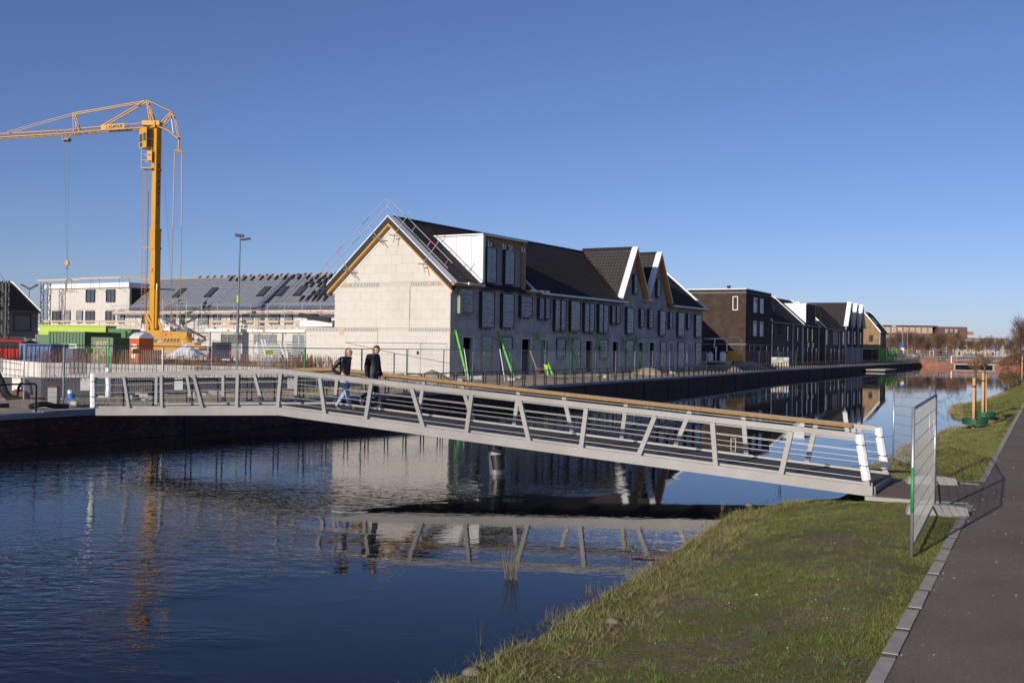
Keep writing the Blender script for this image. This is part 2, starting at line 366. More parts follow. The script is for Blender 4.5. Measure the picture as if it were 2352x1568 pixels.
# ---------------------------------------------------------------- water
def water_mat():
    m = bpy.data.materials.new('canal_water'); m.use_nodes = True; nt = m.node_tree; N = nt.nodes; L = nt.links; b = N['Principled BSDF']
    b.inputs['Base Color'].default_value = (.006, .008, .010, 1); b.inputs['Roughness'].default_value = .015; b.inputs['IOR'].default_value = 1.2
    tc = N.new('ShaderNodeTexCoord'); mp = N.new('ShaderNodeMapping'); mp.inputs['Rotation'].default_value = (0, 0, R(18)); mp.inputs['Scale'].default_value = (1.0, 1.9, 1)
    L.new(tc.outputs['Object'], mp.inputs['Vector'])
    def noise(scale, det, dist=0, vec=None):
        n = N.new('ShaderNodeTexNoise'); n.inputs['Scale'].default_value = scale; n.inputs['Detail'].default_value = det; n.inputs['Distortion'].default_value = dist
        L.new(vec or mp.outputs[0], n.inputs['Vector']); return n.outputs['Fac']
    def math_(op, a, b_):
        q = N.new('ShaderNodeMath'); q.operation = op
        for k, v in ((0, a), (1, b_)):
            if isinstance(v, (int, float)): q.inputs[k].default_value = v
            else: L.new(v, q.inputs[k])
        return q.outputs[0]
    fine = noise(3.6, 2.0, .5); mid = noise(.9, 2, .3); big = noise(.085, 1.5, 0, tc.outputs['Object'])
    # ripples die away towards the sheltered right bank and in calm patches
    sp = N.new('ShaderNodeSeparateXYZ'); L.new(tc.outputs['Object'], sp.inputs[0])
    tt = math_('ADD', math_('MULTIPLY', sp.outputs['X'], math.cos(CA)), math_('MULTIPLY', sp.outputs['Y'], -math.sin(CA)))
    cut = N.new('ShaderNodeMapRange'); cut.inputs['From Min'].default_value = 20.0; cut.inputs['From Max'].default_value = 23.5; cut.inputs['To Min'].default_value = 3.3; cut.inputs['To Max'].default_value = -3.0; L.new(sp.outputs['Y'], cut.inputs['Value'])
    tt = math_('ADD', sp.outputs['X'], cut.outputs[0])          # the wind-still water lies right of this line
    mr = N.new('ShaderNodeMapRange'); mr.inputs['From Min'].default_value = 3.3; mr.inputs['From Max'].default_value = 1.4; mr.inputs['To Min'].default_value = .07; mr.inputs['To Max'].default_value = 1.0; mr.clamp = True; mr.interpolation_type = 'SMOOTHSTEP'
    L.new(math_('ADD', tt, math_('MULTIPLY', noise(.4, 2), 4.6)), mr.inputs['Value'])
    patch = N.new('ShaderNodeMapRange'); patch.inputs['From Min'].default_value = .36; patch.inputs['From Max'].default_value = .62; patch.inputs['To Min'].default_value = .12; patch.inputs['To Max'].default_value = 1
    L.new(big, patch.inputs['Value'])
    amp = math_('MULTIPLY', mr.outputs[0], patch.outputs[0])
    near = N.new('ShaderNodeMapRange'); near.inputs['From Min'].default_value = 7; near.inputs['From Max'].default_value = -9; near.inputs['To Min'].default_value = .5; near.inputs['To Max'].default_value = 2.0; near.interpolation_type = 'SMOOTHSTEP'
    ss = math_('ADD', math_('MULTIPLY', sp.outputs['X'], math.sin(CA)), math_('MULTIPLY', sp.outputs['Y'], math.cos(CA))); L.new(math_('ADD', ss, -20.2), near.inputs['Value'])
    amp = math_('MULTIPLY', amp, near.outputs[0])
    h = math_('ADD', math_('MULTIPLY', fine, .0115), math_('MULTIPLY', mid, .012))
    h = math_('MULTIPLY', h, amp)
    bp = N.new('ShaderNodeBump'); bp.inputs['Strength'].default_value = 1; bp.inputs['Distance'].default_value = 1.0
    L.new(h, bp.inputs['Height']); L.new(bp.outputs[0], b.inputs['Normal'])
    return m
M['water'] = water_mat()
w = MB()
xs = [-400, -120, -50, -20, 0, 20, 60, 200]; ys = [-60, -20, 0, 20, 50, 100, 200, 420]
for i in range(len(xs) - 1):
    for j in range(len(ys) - 1): w.poly([(xs[i], ys[j], 0), (xs[i + 1], ys[j], 0), (xs[i + 1], ys[j + 1], 0), (xs[i], ys[j + 1], 0)])
tag(w.build('canal_water', M['water']), 'dark calm canal water with mirrored houses and soft ripples', kind='structure')

# ---------------------------------------------------------------- building site ground (left of the quay)
def zsite(s, t):
    d = np.maximum(0, -(np.asarray(t) - tq(s)))
    x, y = WA(s, t)
    b = (fnoise(x * .5, y * .5, 3) - .5) * .22 + (fnoise(x * 1.7, y * 1.7, 9) - .5) * .14
    k = np.clip((d - .35) / 1.2, 0, 1) * np.clip((60 - d) / 20, .0, 1)
    dip = np.clip((d - 4.5) / 2.5, 0, 1) * np.clip((26 - np.asarray(s, float)) / 6, 0, 1) * np.clip((16 - d) / 3, 0, 1) * .36
    return .94 + np.clip((d - 1) / 6, 0, 1) * .14 + b * k - dip
S1 = list(np.arange(-30, 60, .45)) + list(np.arange(60, 256, 1.5)) + [300, 420, 700, 1500, 4000]
S1 = [-4000, -800, -200, -60] + S1
T1 = np.concatenate([[-.25], -np.arange(.6, 14, .45), -np.arange(14, 60, 3), [-90, -200, -600, -2500, -5000]])[::-1]
grid_sheet('site_ground', S1, lambda s: T1 + tq(s), zsite, M['earth'], label='sandy churned ground of the building site behind the quay')
# ---------------------------------------------------------------- right bank
def zbank(s, t):
    t = np.asarray(t, float); d = t - tsh(s); x, y = WA(s, t)
    up = np.clip(d / 2.9, 0, 1); up = up * up * (3 - 2 * up)
    n = (fnoise(x * 1.3, y * 1.3, 21) - .5) * .10 + (fnoise(x * 5, y * 5, 23) - .5) * .05
    flat = np.clip((TK(s) - .35 - t) / .8, 0, 1) + np.clip((t - TK(s) - 4.4) / .8, 0, 1)
    z = .02 + .27 * up + n * np.clip(flat, 0, 1) * np.clip(d + .6, .3, 1)
    z = np.where(d < 0, np.minimum(.02, .02 + d * .45) + n * .5, z)
    return np.where((t > TK(s) - .35) & (t < TK(s) + 4.4), .272, z)
def bank_mat():
    m = bpy.data.materials.new('patchy_grass_soil'); m.use_nodes = True; nt = m.node_tree; N = nt.nodes; L = nt.links; b = N['Principled BSDF']
    b.inputs['Roughness'].default_value = .95; b.inputs['Specular IOR Level'].default_value = .2
    tc = N.new('ShaderNodeTexCoord')
    def noise(sc, d, r=.6):
        n = N.new('ShaderNodeTexNoise'); n.inputs['Scale'].default_value = sc; n.inputs['Detail'].default_value = d; n.inputs['Roughness'].default_value = r; L.new(tc.outputs['Object'], n.inputs['Vector']); return n.outputs['Fac']
    def ramp(f, a, ca, b_, cb):
        r = N.new('ShaderNodeValToRGB'); r.color_ramp.elements[0].position = a; r.color_ramp.elements[0].color = (*ca, 1); r.color_ramp.elements[1].position = b_; r.color_ramp.elements[1].color = (*cb, 1); L.new(f, r.inputs['Fac']); return r.outputs['Color']
    g = ramp(noise(24, 8, .75), .35, (.085, .090, .022), .7, (.20, .185, .052)); s_ = ramp(noise(14, 8), .3, (.085, .062, .040), .75, (.27, .205, .135))
    f = N.new('ShaderNodeMapRange'); f.inputs['From Min'].default_value = .45; f.inputs['From Max'].default_value = .60; L.new(noise(1.15, 9, .72), f.inputs['Value'])
    mx = N.new('ShaderNodeMix'); mx.data_type = 'RGBA'; L.new(f.outputs[0], mx.inputs['Factor']); L.new(g, mx.inputs['A']); L.new(s_, mx.inputs['B']); L.new(mx.outputs['Result'], b.inputs['Base Color'])
    bp = N.new('ShaderNodeBump'); bp.inputs['Distance'].default_value = .03; L.new(noise(26, 6), bp.inputs['Height']); L.new(bp.outputs[0], b.inputs['Normal'])
    return m
M['bank'] = bank_mat()
S2 = [-3000, -400, -100, -45] + list(np.arange(-26, 14, .25)) + list(np.arange(14, 70, .6)) + list(np.arange(70, 250, 2.5))
T2 = lambda s: np.concatenate([tsh(s) + np.array([-6, -2, -.8, -.4, -.2]), tsh(s) + np.linspace(0, 1, 22) * (TK(s) - .36 - tsh(s)), [TK(s) - .3, TK(s) + 4.42, TK(s) + 5, TK(s) + 7, TK(s) + 12, TK(s) + 40, 200, 3000]])
grid_sheet('grass_bank', S2, T2, zbank, M['bank'], label='sloping bank of patchy grass and bare soil')

# ---------------------------------------------------------------- asphalt path and kerb
pm = MB()
PS = list(np.arange(-30, 40, 2)) + list(np.arange(40, 250, 6))
for a, b in zip(PS[:-1], PS[1:]):
    pm.poly([W(a, TK(a) + .07, .30), W(a, TK(a) + 4.3, .30), W(b, TK(b) + 4.3, .30), W(b, TK(b) + .07, .30)])
# apron that joins the path to the footbridge
pm.poly([W(1.15, 22.82, .306), W(1.15, 23.7, .306), W(.85, 24.1, .306), W(.6, TK(.6) + .069, .306), W(5.2, TK(5.2) + .069, .306), W(4.5, 24.1, .306), W(4.25, 23.7, .306), W(4.25, 22.82, .306)])
path = tag(pm.build('asphalt_path', M['asphalt']), 'dark asphalt footpath along the grass bank', kind='structure')
kb = []
for L_ in (.98,):
    m = MB(); m.box(-L_ / 2 + .06, L_ / 2 - .06, -.066, .066, -.06, .012)
    kb += [m.mesh('kerb_stone', M['kerb']), m.mesh('kerb_stone', M['kerb_b'])]
jm = MB(); jm.box(-.0595, .0595, -.064, .064, -.06, .010); jm = jm.mesh('kerb_joint', M['asphalt'])
s = -24.0
while s < 120:
    if not (.55 < s + .5 < 5.2):
        o = link('kerb_stone', kb[rnd.random() < .35], path, W(s + .5, TK(s + .5) + rnd.uniform(-.008, .008), .30 + rnd.uniform(-.003, .006)), CROT + .012 + rnd.uniform(-.015, .015)); link('kerb_joint', jm, path, W(s + 1.0, TK(s + 1), .30), CROT + .012)
    s += 1.0
for s0, t0, ang in ((1.05, 23.1, 90), (1.05, 24.02, 78), (4.36, 23.1, 90), (4.45, 24.0, 100)):
    link('kerb_stone', kb[0], path, W(s0, t0, .304), CROT - R(ang))

# ---------------------------------------------------------------- quay wall
quay = thing('quay_wall', 'long dark brick quay wall with pale coping along the far side of the canal', 'quay wall', W(0, 0, 0), CROT)
def Q(s, n, z):                                # local to quay: x along, -y towards the water
    return (s, -(tq(s) + n), z)
BW, BH = .22, .0655
mtr = MB(); QS = [-40, -20, -10, 0, 4, 8, 12, 16, 20, 24, 28, 32]
for a, b in zip(QS[:-1], QS[1:]): mtr.poly([Q(a, -.012, -1), Q(b, -.012, -1), Q(b, -.012, .80), Q(a, -.012, .80)])
mtr.build('mortar_bed', M['mortar'], quay)
far = MB(); QF = [32, 40, 50, 60, 68, 76, 84, 92, 100, 112, 124, 136, 150, 170, 188, 210, 230, 251.5]
for a, b in zip(QF[:-1], QF[1:]): far.poly([Q(a, 0, -1), Q(b, 0, -1), Q(b, 0, .80), Q(a, 0, .80)])
far.poly([Q(-40, 0, -1), Q(-20, 0, -1), Q(-20, 0, .8), Q(-40, 0, .8)])
far.build('brick_facing', M['quay_tex'], quay)
def brick_mesh(m):
    b = MB(); b.box(-.104, .104, -.012, .05, -.0265, .0265); return b.mesh('brick', m)
bms = [brick_mesh(M['brick']), brick_mesh(M['brick']), brick_mesh(M['brick_b']), brick_mesh(M['brick_c'])]
rest = [MB(), MB(), MB()]; nsingle = 0
for row in range(13):
    z = -.02 + row * BH
    off = (row % 2) * BW / 2
    s = -20.0 + off
    while s < 32:
        pil = False
        k = rnd.choice((0, 0, 0, 1, 1, 2, 3)); jit = rnd.uniform(-.004, .004)
        if -.6 < s < 4.35 and nsingle < 300:
            link('brick', bms[k], quay, Q(s, jit, z), rnd.uniform(-.012, .012)); nsingle += 1
        elif s < 32:
            mb = rest[0 if k < 2 else (1 if k == 2 else 2)]; x, y, _ = Q(s, jit, z)
            mb.box(x - .104, x + .104, y - .012, y + .04, z - .0265, z + .0265)
        s += BW
for mb, mm in zip(rest, ('brick', 'brick_b', 'brick_c')): mb.build('brick', M[mm], quay, kind='stuff')
# coping stones and pilasters
def bay(s): return 5.6
PIL = [1.35 + k * 5.6 for k in range(-5, 45)]
st = -26.65
while st < 250:
    L_ = 2.8
    if 1.0 < st + .3 < 4.2: z0, z1 = .80, .985
    else: z0, z1 = .805, .965
    c = MB(); a, b = st + .008, st + L_ - .008
    for (p, q) in ((a, b),):
        v = [Q(p, .05, z0), Q(q, .05, z0), Q(q, -.42, z0), Q(p, -.42, z0), Q(p, .05, z1 - .02), Q(q, .05, z1 - .02), Q(q, -.42, z1), Q(p, -.42, z1), Q(p, .03, z1), Q(q, .03, z1)]
        c._add(v, [(3, 2, 1, 0), (0, 1, 5, 4), (4, 5, 9, 8), (8, 9, 6, 7), (2, 3, 7, 6), (1, 2, 6, 9, 5), (3, 0, 4, 8, 7)])
    c.build('coping_stone', M['coping'], quay)
    st += L_
for s in PIL:
    if s > 249: break
    p = MB(); x, y, _ = Q(s, 0, 0)
    p.box(x - .13, x + .13, y - .045, y + .02, -1, .80); p.build('pilaster', M['brick_c'] if s < 33 else M['quay_tex'], quay)
    p = MB(); p.box(x - .2, x + .2, y - .085, y - .053, .845, .955); p.build('pilaster_cap', M['coping'], quay)

# ---------------------------------------------------------------- railing hoops on the quay
def hoop_mesh():
    m = MB(); w_, h_, r = .60, .80, .09
    pts = [(-w_, 0, .0)]
    for k in range(5): a = math.pi - k * math.pi / 8; pts.append((-w_ + r + r * math.cos(a), 0, h_ - r + r * math.sin(a)))
    for k in range(5): a = math.pi / 2 - k * math.pi / 8; pts.append((w_ - r + r * math.cos(a), 0, h_ - r + r * math.sin(a)))
    pts.append((w_, 0, .0)); m.tube(pts, .026, 8)
    return m.mesh('hoop_tube', M['black_steel'], True)
def hoop_foot():
    m = MB(); m.tube([(.60, 0, .035), (.66, 0, .02), (.79, 0, .02), (.85, 0, .035)], .026, 8); m.box(.56, .66, -.05, .05, 0, .012); m.box(.80, .90, -.05, .05, 0, .012); return m.mesh('foot_bar', M['black_steel'])
hm, hf = hoop_mesh(), hoop_foot()
G_HOOP = 'black railing hoops along the quay edge'
first = True; s = -6.5
while s < 250:
    if not (1.32 < s < 4.6):
        x, y, _ = Q(s, -.2, 0); p = W(s, tq(s) - .2, .966)
        ds = 1.0; ang = math.atan2(tq(s + ds) - tq(s - ds), 2 * ds)
        t = thing('railing_hoop', 'black tubular railing hoop bolted to the coping of the canal quay', 'railing', p, CROT - ang, G_HOOP)
        link('hoop_tube', hm, t)
        if not (s > -.2 and s < 1.3): link('foot_bar', hf, t)
    s += 1.445

# ---------------------------------------------------------------- footbridge; local x = t - 12, y = s - 2.8
br = thing('footbridge', 'grey steel footbridge with slanted railing posts, wires and wooden handrails across the canal', 'footbridge', W(2.8, 12, 0), -CA)
def zd(t): return 1.14 + (t - 1.95) * (1.41 - 1.14) / 6.4 if t < 8.35 else 1.41 - (t - 8.35) * (1.41 - .45) / 14.32
BX = lambda t: t - 12
for side in (-1, 1):
    y = side * 1.2
    g = MB()
    for a, b in ((1.95, 8.35), (8.35, 22.72)):
        vs = []
        for t in (a, b):
            for dy, dz in ((-.05, -.20), (.05, -.20), (.05, 0), (-.05, 0)): vs.append((BX(t), y + dy, zd(t) + dz))
        g._add(vs, [(0, 3, 2, 1), (4, 5, 6, 7), (0, 1, 5, 4), (1, 2, 6, 5), (2, 3, 7, 6), (3, 0, 4, 7)])
    g.build('girder', M['steel_grey'], br)
    # railing posts, slanted in turn
    tops = [2.98, 4.36, 5.5, 7.0, 8.39, 9.6, 11.13, 12.27, 13.89, 15.12, 16.74, 18.31, 19.55, 21.15]
    bots = [3.19, 4.39, 5.82, 6.98, 8.31, 9.77, 10.98, 12.61, 13.77, 15.37, 16.63, 17.95, 19.63, 20.96]
    for a, b in zip(tops, bots):
        p = MB(); p.beam((BX(b), y, zd(b) - .015), (BX(a), y, zd(a) + .865), .075, .10, up=(1, 0, 0)); p.build('rail_post', M['steel_grey'], br)
    # top rail bends down into the end posts
    pr = MB()
    def rail(t, dz): return (BX(t), y, zd(t) + dz)
    pts = [rail(1.80, -.0), rail(1.80, .80), rail(1.83, .87), rail(1.92, .91)]
    pts += [rail(8.28, .915), rail(8.42, .915)]
    pts += [rail(22.36, .93), rail(22.44, .90), rail(22.49, .83), rail(22.62, -.02)]
    pr.tube(pts, .076, 4); pr.build('top_rail', M['steel_grey'], br)
    fb = MB()
    for a, b in ((2.0, 8.35), (8.35, 22.4)): fb.beam((BX(a), y, zd(a) + .835), (BX(b), y, zd(b) + .835), .03, .014)
    fb.build('rail_flat_bar', M['steel_grey'], br)
    hr = MB(); yi = y - side * .108
    cuts = [2.05, 5.2, 8.35, 11.8, 15.2, 18.6, 21.95]
    for a, b in zip(cuts[:-1], cuts[1:]):
        b -= .008; hr = MB()
        hr.prism([(BX(a), yi + q, zd(a) + .895 + r_) for q, r_ in ((-.045, .0), (.045, .0), (.055, .045), (.03, .082), (-.03, .082), (-.055, .045))], (b - a, 0, zd(b) - zd(a)))
        hr.build('wooden_handrail', M['handrail'], br)
    for h in (.14, .28, .43, .64):
        wm = MB(); wm.tube([(BX(1.85), y, zd(1.85) + h), (BX(8.35), y, zd(8.35) + h), (BX(22.5), y, zd(22.5) + h)], .0055, 5); wm.build('railing_wire', M['wire'], br)
    kc = MB()
    for a, b in ((1.95, 8.35), (8.35, 22.7)): kc.beam((BX(a), y - side * .09, zd(a) + .02), (BX(b), y - side * .09, zd(b) + .02), .06, .05)
    kc.build('deck_kerb', M['steel_grey'], br)
    # white foam sleeves on the end posts
    for k, (t0, t1, q0, q1) in enumerate(((1.79, 1.80, .96, .02), (22.45, 22.60, .955, .10))):
        if k == 0 and side == 1: continue
        sl = MB(); N_ = 9; pts = []
        for i in range(N_ + 1):
            f = i / N_; t = t0 + (t1 - t0) * f; pts.append((BX(t) + rnd.uniform(-.006, .006), y + rnd.uniform(-.006, .006), zd(t) + q0 + (q1 - q0) * f))
        sl.tube(pts, .088, 8); sp_ = sl.build('foam_sleeve', M['wrap'], br)
        for f in (.22, .68):
            i = f * N_; t = t0 + (t1 - t0) * f; z = zd(t) + q0 + (q1 - q0) * f
            tm = MB(); tm.tube([(BX(t) + .094 * math.cos(a), y + .094 * math.sin(a), z + .01 * math.sin(2 * a)) for a in [2 * math.pi * i / 12 for i in range(12)]], .007, 4, closed=True)
            tm.tube([(BX(t) + .05, y - .08, z), (BX(t) + .3, y - .16, z + .03)], .005, 4); tm.tube([(BX(t) - .05, y - .08, z), (BX(t) - .2, y - .14, z - .015)], .005, 4)
            tm.build('cable_tie', M['black_tie'], sp_)
for k in range(5):
    yc = -.88 + k * .44; d = MB()
    for a, b in ((1.95, 8.35), (8.35, 22.72)):
        vs = []
        for t in (a, b):
            for dy, dz in ((-.213, -.06), (.213, -.06), (.213, -.012), (-.213, -.012)): vs.append((BX(t), yc + dy, zd(t) + dz))
        d._add(vs, [(0, 3, 2, 1), (4, 5, 6, 7), (0, 1, 5, 4), (1, 2, 6, 5), (2, 3, 7, 6), (3, 0, 4, 7)])
    d.build('deck_plank', M['deck'], br)
for k in range(17):
    t = 2.3 + k * 1.25; c = MB(); c.box(BX(t) - .05, BX(t) + .05, -1.149, 1.149, zd(t) - .19, zd(t) - .065); c.build('cross_beam', M['galv_dark'], br)
ep = MB(); ep.box(BX(22.722), BX(22.76), -1.14, 1.14, .2, .425); ep.build('end_plate', M['galv_dark'], br)
pi_ = MB(); pi_.tube([(BX(14.05), -.1, -.8), (BX(13.93), -.1, zd(13.93) - .19)], .18, 28); pier = pi_.build('pier', M['galv_dark'], br)
sl = MB(); sl.tube([(BX(14.03), -.1, .12), (BX(13.985), -.1, .46)], .192, 28); sl.build('black_sleeve', M['black_steel'], pier)
sl = MB(); sl.tube([(BX(13.985), -.1, .46), (BX(13.972), -.1, .58)], .187, 28); sl.build('pale_band', M['concrete'], pier)
# abutments
ab = MB(); ab.box(-1.3, 1.3, -.25, .25, -.6, .27)
o = ab.build('bridge_abutment', M['concrete']); o.location = W(2.8, 22.98, 0); o.rotation_euler = (0, 0, CROT); tag(o, 'low concrete abutment under the bank end of the grey footbridge', 'abutment')
# ---------------------------------------------------------------- roof tiles
def tile_template(w=.30, h=.34):
    xs = np.array([0, .2, .42, .62, .82, 1.0]) * w; zs = np.array([.012, .045, .055, .03, .008, .012])
    lo = np.stack([xs, np.zeros(6), zs + .014], 1); hi = np.stack([xs, np.full(6, h + .05), zs - .004], 1); lip = np.stack([xs, np.zeros(6), zs - .006], 1)
    v = np.concatenate([lo, hi, lip]); f = []
    for i in range(5): f += [(i, i + 1, 7 + i, 6 + i), (12 + i, 13 + i, i + 1, i)]
    f += [(0, 6, 12, 12), (5, 17, 11, 11)]
    return v, np.array([q if len(set(q)) == 4 else q for q in f[:10]])
TV, TF = tile_template()
_tm = {}
def tile_mesh(m):
    if m.name not in _tm:
        me = bpy.data.meshes.new('roof_tile'); me.from_pydata(TV.tolist(), [], TF.tolist()); me.materials.append(m); me.update(); _tm[m.name] = me
    return _tm[m.name]
def tiles(parent, P0, ex, ey, nx, ny, m, keep=None, singles=0, order=None, w=.30, h=.34, jitter=.006):
    """tiles on a roof plane from the eaves corner P0, ex along the eaves, ey up the slope (local to parent)"""
    ex = Vector(ex).normalized(); ey = Vector(ey).normalized(); nz = ex.cross(ey).normalized(); P0 = Vector(P0)
    L_ = [(i, j) for j in range(ny) for i in range(nx) if keep is None or keep(i * w, j * h)]
    if order: L_.sort(key=order)
    for i, j in L_[:singles]:
        o = link('roof_tile', tile_mesh(m), parent); p = P0 + ex * i * w + ey * j * h + nz * rnd.uniform(0, jitter)
        o.matrix_local = Matrix(((ex.x, ey.x, nz.x, p.x), (ex.y, ey.y, nz.y, p.y), (ex.z, ey.z, nz.z, p.z), (0, 0, 0, 1)))
    L_ = L_[singles:]
    if not L_: return
    B = np.array([ex, ey, nz]); base = TV @ B; n = len(L_)
    off = np.array([P0 + ex * i * w + ey * j * h + nz * rnd.uniform(0, jitter) for i, j in L_])
    vs = (off[:, None, :] + base[None]).reshape(-1, 3); fs = (np.arange(n)[:, None, None] * len(TV) + TF[None]).reshape(-1, 4)
    np_mesh('roof_tile', vs, fs, m, parent, kind='stuff')

def film_plane(parent, x0, x1, z0, z1, y, m, seed=0, name='plastic_film'):
    nx, nz = 8, 22; X, Z = np.meshgrid(np.linspace(x0, x1, nx), np.linspace(z0, z1, nz)); r = np.random.RandomState(seed)
    cr = .018 * np.sin(Z * 22 + r.rand() * 6 + 5 * np.abs(X - X.mean())) + .010 * np.sin(X * 12 + r.rand() * 6) + .014 * (r.rand(nz, nx) - .5)
    e = np.ones_like(X); e[0] = e[-1] = 0; e[:, 0] = e[:, -1] = 0
    vs = np.stack([X, y - cr * e - .012 * e, Z], 2).reshape(-1, 3); i, j = np.meshgrid(np.arange(nz - 1), np.arange(nx - 1), indexing='ij'); a = (i * nx + j).ravel()
    return np_mesh(name, vs, np.stack([a, a + 1, a + nx + 1, a + nx], 1), m, parent, smooth=True)
_seed = [0]
def film_window(parent, x0, x1, z0, z1, out=.25, y=0, side='frame_dark', film=True, pane='glass_dark'):
    """boxed-out window frame wrapped in clear film"""
    m = MB(); t = .05; yo = y - out
    m.box(x0 - t, x0, yo, y + .04, z0 - t, z1 + t); m.box(x1, x1 + t, yo, y + .04, z0 - t, z1 + t)
    m.box(x0, x1, yo, y + .04, z0 - t, z0); m.box(x0, x1, yo, y + .04, z1, z1 + t)
    for k in range(3):
        xx = x0 + (x1 - x0) * (.15 + .35 * k); m.box(xx - .012, xx + .012, y - .05, y - .003, z0 - .2, z0 - t)
    m.box(x0 - .15, x1 + .15, y - .012, y - .003, z1 + .16, z1 + .19)
    f = m.build('window', M[side], parent)
    g = MB(); g.box(x0, x1, yo + .1, yo + .14, z0, z1); g.build('pane', M[pane], f)
    _seed[0] += 1
    if film: film_plane(f, x0 + .01, x1 - .01, z0 + .01, z1 - .01, yo + .03, M['film'], _seed[0])
    return f
def door(parent, x0, x1, z0, z1, y=0, leaf='blue_door', frame='frame_white', open_=False, depth=.12, side=None):
    m = MB(); t = .07
    m.box(x0, x0 + t, y - .02, y + depth, z0, z1); m.box(x1 - t, x1, y - .02, y + depth, z0, z1); m.box(x0 + t, x1 - t, y - .02, y + depth, z1 - t, z1)
    d = m.build('door_frame', M[frame], parent)
    g = MB()
    if open_:
        g.box(x0 + t, x0 + t + .05, y + .05, y + .9, z0, z1 - t); g.build('door_leaf', M[leaf], d)
    else:
        xm = x0 + (x1 - x0) * .62; g.box(x0 + t, xm, y + .04, y + .09, z0, z1 - t); g.build('door_leaf', M[leaf], d)
        g = MB(); g.box(xm + .06, x1 - t, y + .05, y + .08, z0, z1 - t); g.build('side_light', M['glass_blue'], d)
        g = MB(); g.box(xm, xm + .055, y + .0, y + .09, z0, z1 - t); g.build('mullion', M[frame], d)
    return d

# ---------------------------------------------------------------- the grey row of houses under construction; local x along the facade, y into the house
HA = 30.5
row = thing('terraced_house_row', 'unfinished grey block house row with pale end gable, white dormer and two points', 'house', (-3.95, 70.0, 0), R(90 - HA))
LEN, DEP, EA, RID = 45.3, 9.6, 7.05, 11.5
M['grey_block'] = brick_mat('grey_facade_blocks', (.42, .415, .41), (.45, .445, .44), (.34, .335, .33), .9, .6, .012, .9, bump=.003)
wins = [(.72, 2.29, 5.21, 6.73, 'frame_olive'), (3.4, 4.97, 4.31, 6.7, 0), (6.11, 7.61, 4.37, 6.69, 0), (8.64, 10.2, 5.18, 6.69, 0), (11.33, 12.02, 5.16, 6.64, 0), (12.26, 12.94, 5.16, 6.64, 0),
        (13.79, 14.53, 4.33, 6.62, 0), (14.73, 15.47, 4.33, 6.62, 0), (16.35, 17.88, 4.34, 6.65, 0), (18.7, 19.48, 4.34, 6.6, 0), (19.61, 20.38, 4.34, 6.6, 0), (21.3, 22.03, 4.34, 6.59, 0), (22.17, 22.96, 4.34, 6.59, 0),
        (23.74, 24.38, 5.15, 6.57, 0), (24.62, 25.27, 5.15, 6.57, 0), (26.76, 28.11, 4.35, 6.53, 0), (29.6, 30.3, 5.0, 6.55, 0), (31.48, 32.33, 4.98, 6.56, 0), (33.94, 35.24, 4.34, 6.52, 0), (36.27, 36.87, 5.06, 6.51, 0),
        (38.39, 39.95, 4.31, 6.5, 0), (40.82, 41.56, 5.08, 6.47, 0), (42.97, 44.55, 4.32, 6.46, 0)]
gw = [(3.75, 5.0, 1.2, 3.72, 'frame_olive'), (6.28, 7.7, 1.2, 3.7, 0), (14.4, 15.75, 2.25, 3.7, 0), (16.95, 18.3, 1.2, 3.7, 0), (21.85, 23.3, 2.25, 3.7, 0), (26.96, 28.5, 1.15, 3.72, 0), (34.5, 35.8, 1.25, 3.7, 0), (38.8, 40.4, 1.25, 3.7, 0), (43.4, 44.9, 1.25, 3.7, 0)]
drs = [(1.4, 2.75, 'blue_door', 1), (9.1, 10.6, 'dark_void', 1), (11.8, 13.25, 'blue_door', 0), (19.3, 20.8, 'dark_void', 1), (24.3, 25.7, 'dark_void', 1), (29.7, 30.9, 'dark_void', 1), (32.1, 33.5, 'dark_void', 1), (36.7, 38.2, 'blue_door', 0), (41.4, 42.9, 'blue_door', 0)]
holes = [(a, b, 1.1, 3.7) for a, b, _, _ in drs]
m = MB(); m.rect_wall(0.02, LEN, .55, 7.0, holes, 0, .3); m.build('facade_wall', M['grey_block'], row)
m = MB()
for a, b, _, _ in drs: m.poly([(a - .3, 1.6, .9), (b + .6, 1.6, .9), (b + .6, 1.6, 3.9), (a - .3, 1.6, 3.9)]); m.poly([(a - .3, .301, 1.1), (b + .6, .301, 1.1), (b + .6, 1.6, 1.1), (a - .3, 1.6, 1.1)])
m.build('dark_hall', M['joint_dark'], row)
m = MB()                                            # rear and far walls, floor plate
m.poly([(LEN, 0, .6), (LEN, DEP, .6), (LEN, DEP, 7.1), (LEN, DEP / 2, 11.3), (LEN, 0, 7.1)]); m.poly([(0.03, DEP, .6), (LEN, DEP, .6), (LEN, DEP, 7.1), (.03, DEP, 7.1)])
m.build('rear_wall', M['grey_wall'], row)
for a, b, c, d, s_ in wins: film_window(row, a, b, c, d, side=s_ or 'frame_dark')
for a, b, c, d, s_ in gw:
    f = film_window(row, a, b, c, d, out=.10, side=s_ or 'frame_dark')
    if rnd.random() < .6:
        q = MB(); xx = a + (b - a) * rnd.uniform(.5, .7); zz = c + (d - c) * rnd.uniform(.3, .5); q.box(xx, xx + .21, -.135, -.131, zz, zz + .3); q.build('paper_notice', M['white_print'], f)
for a, b, l, op in drs: door(row, a, b, 1.1, 3.7, 0, l if l != 'dark_void' else 'frame_olive', 'frame_white', bool(op))
m = MB()                                            # joints between houses and floors
for x in (5.37, 10.9, 16.0, 21.2, 26.2, 30.9, 36.1, 40.6): m.box(x - .012, x + .012, -.004, .01, .9, 6.98)
m.box(.02, LEN, -.003, .01, 4.04, 4.065); m.build('expansion_joint', M['joint_dark'], row)

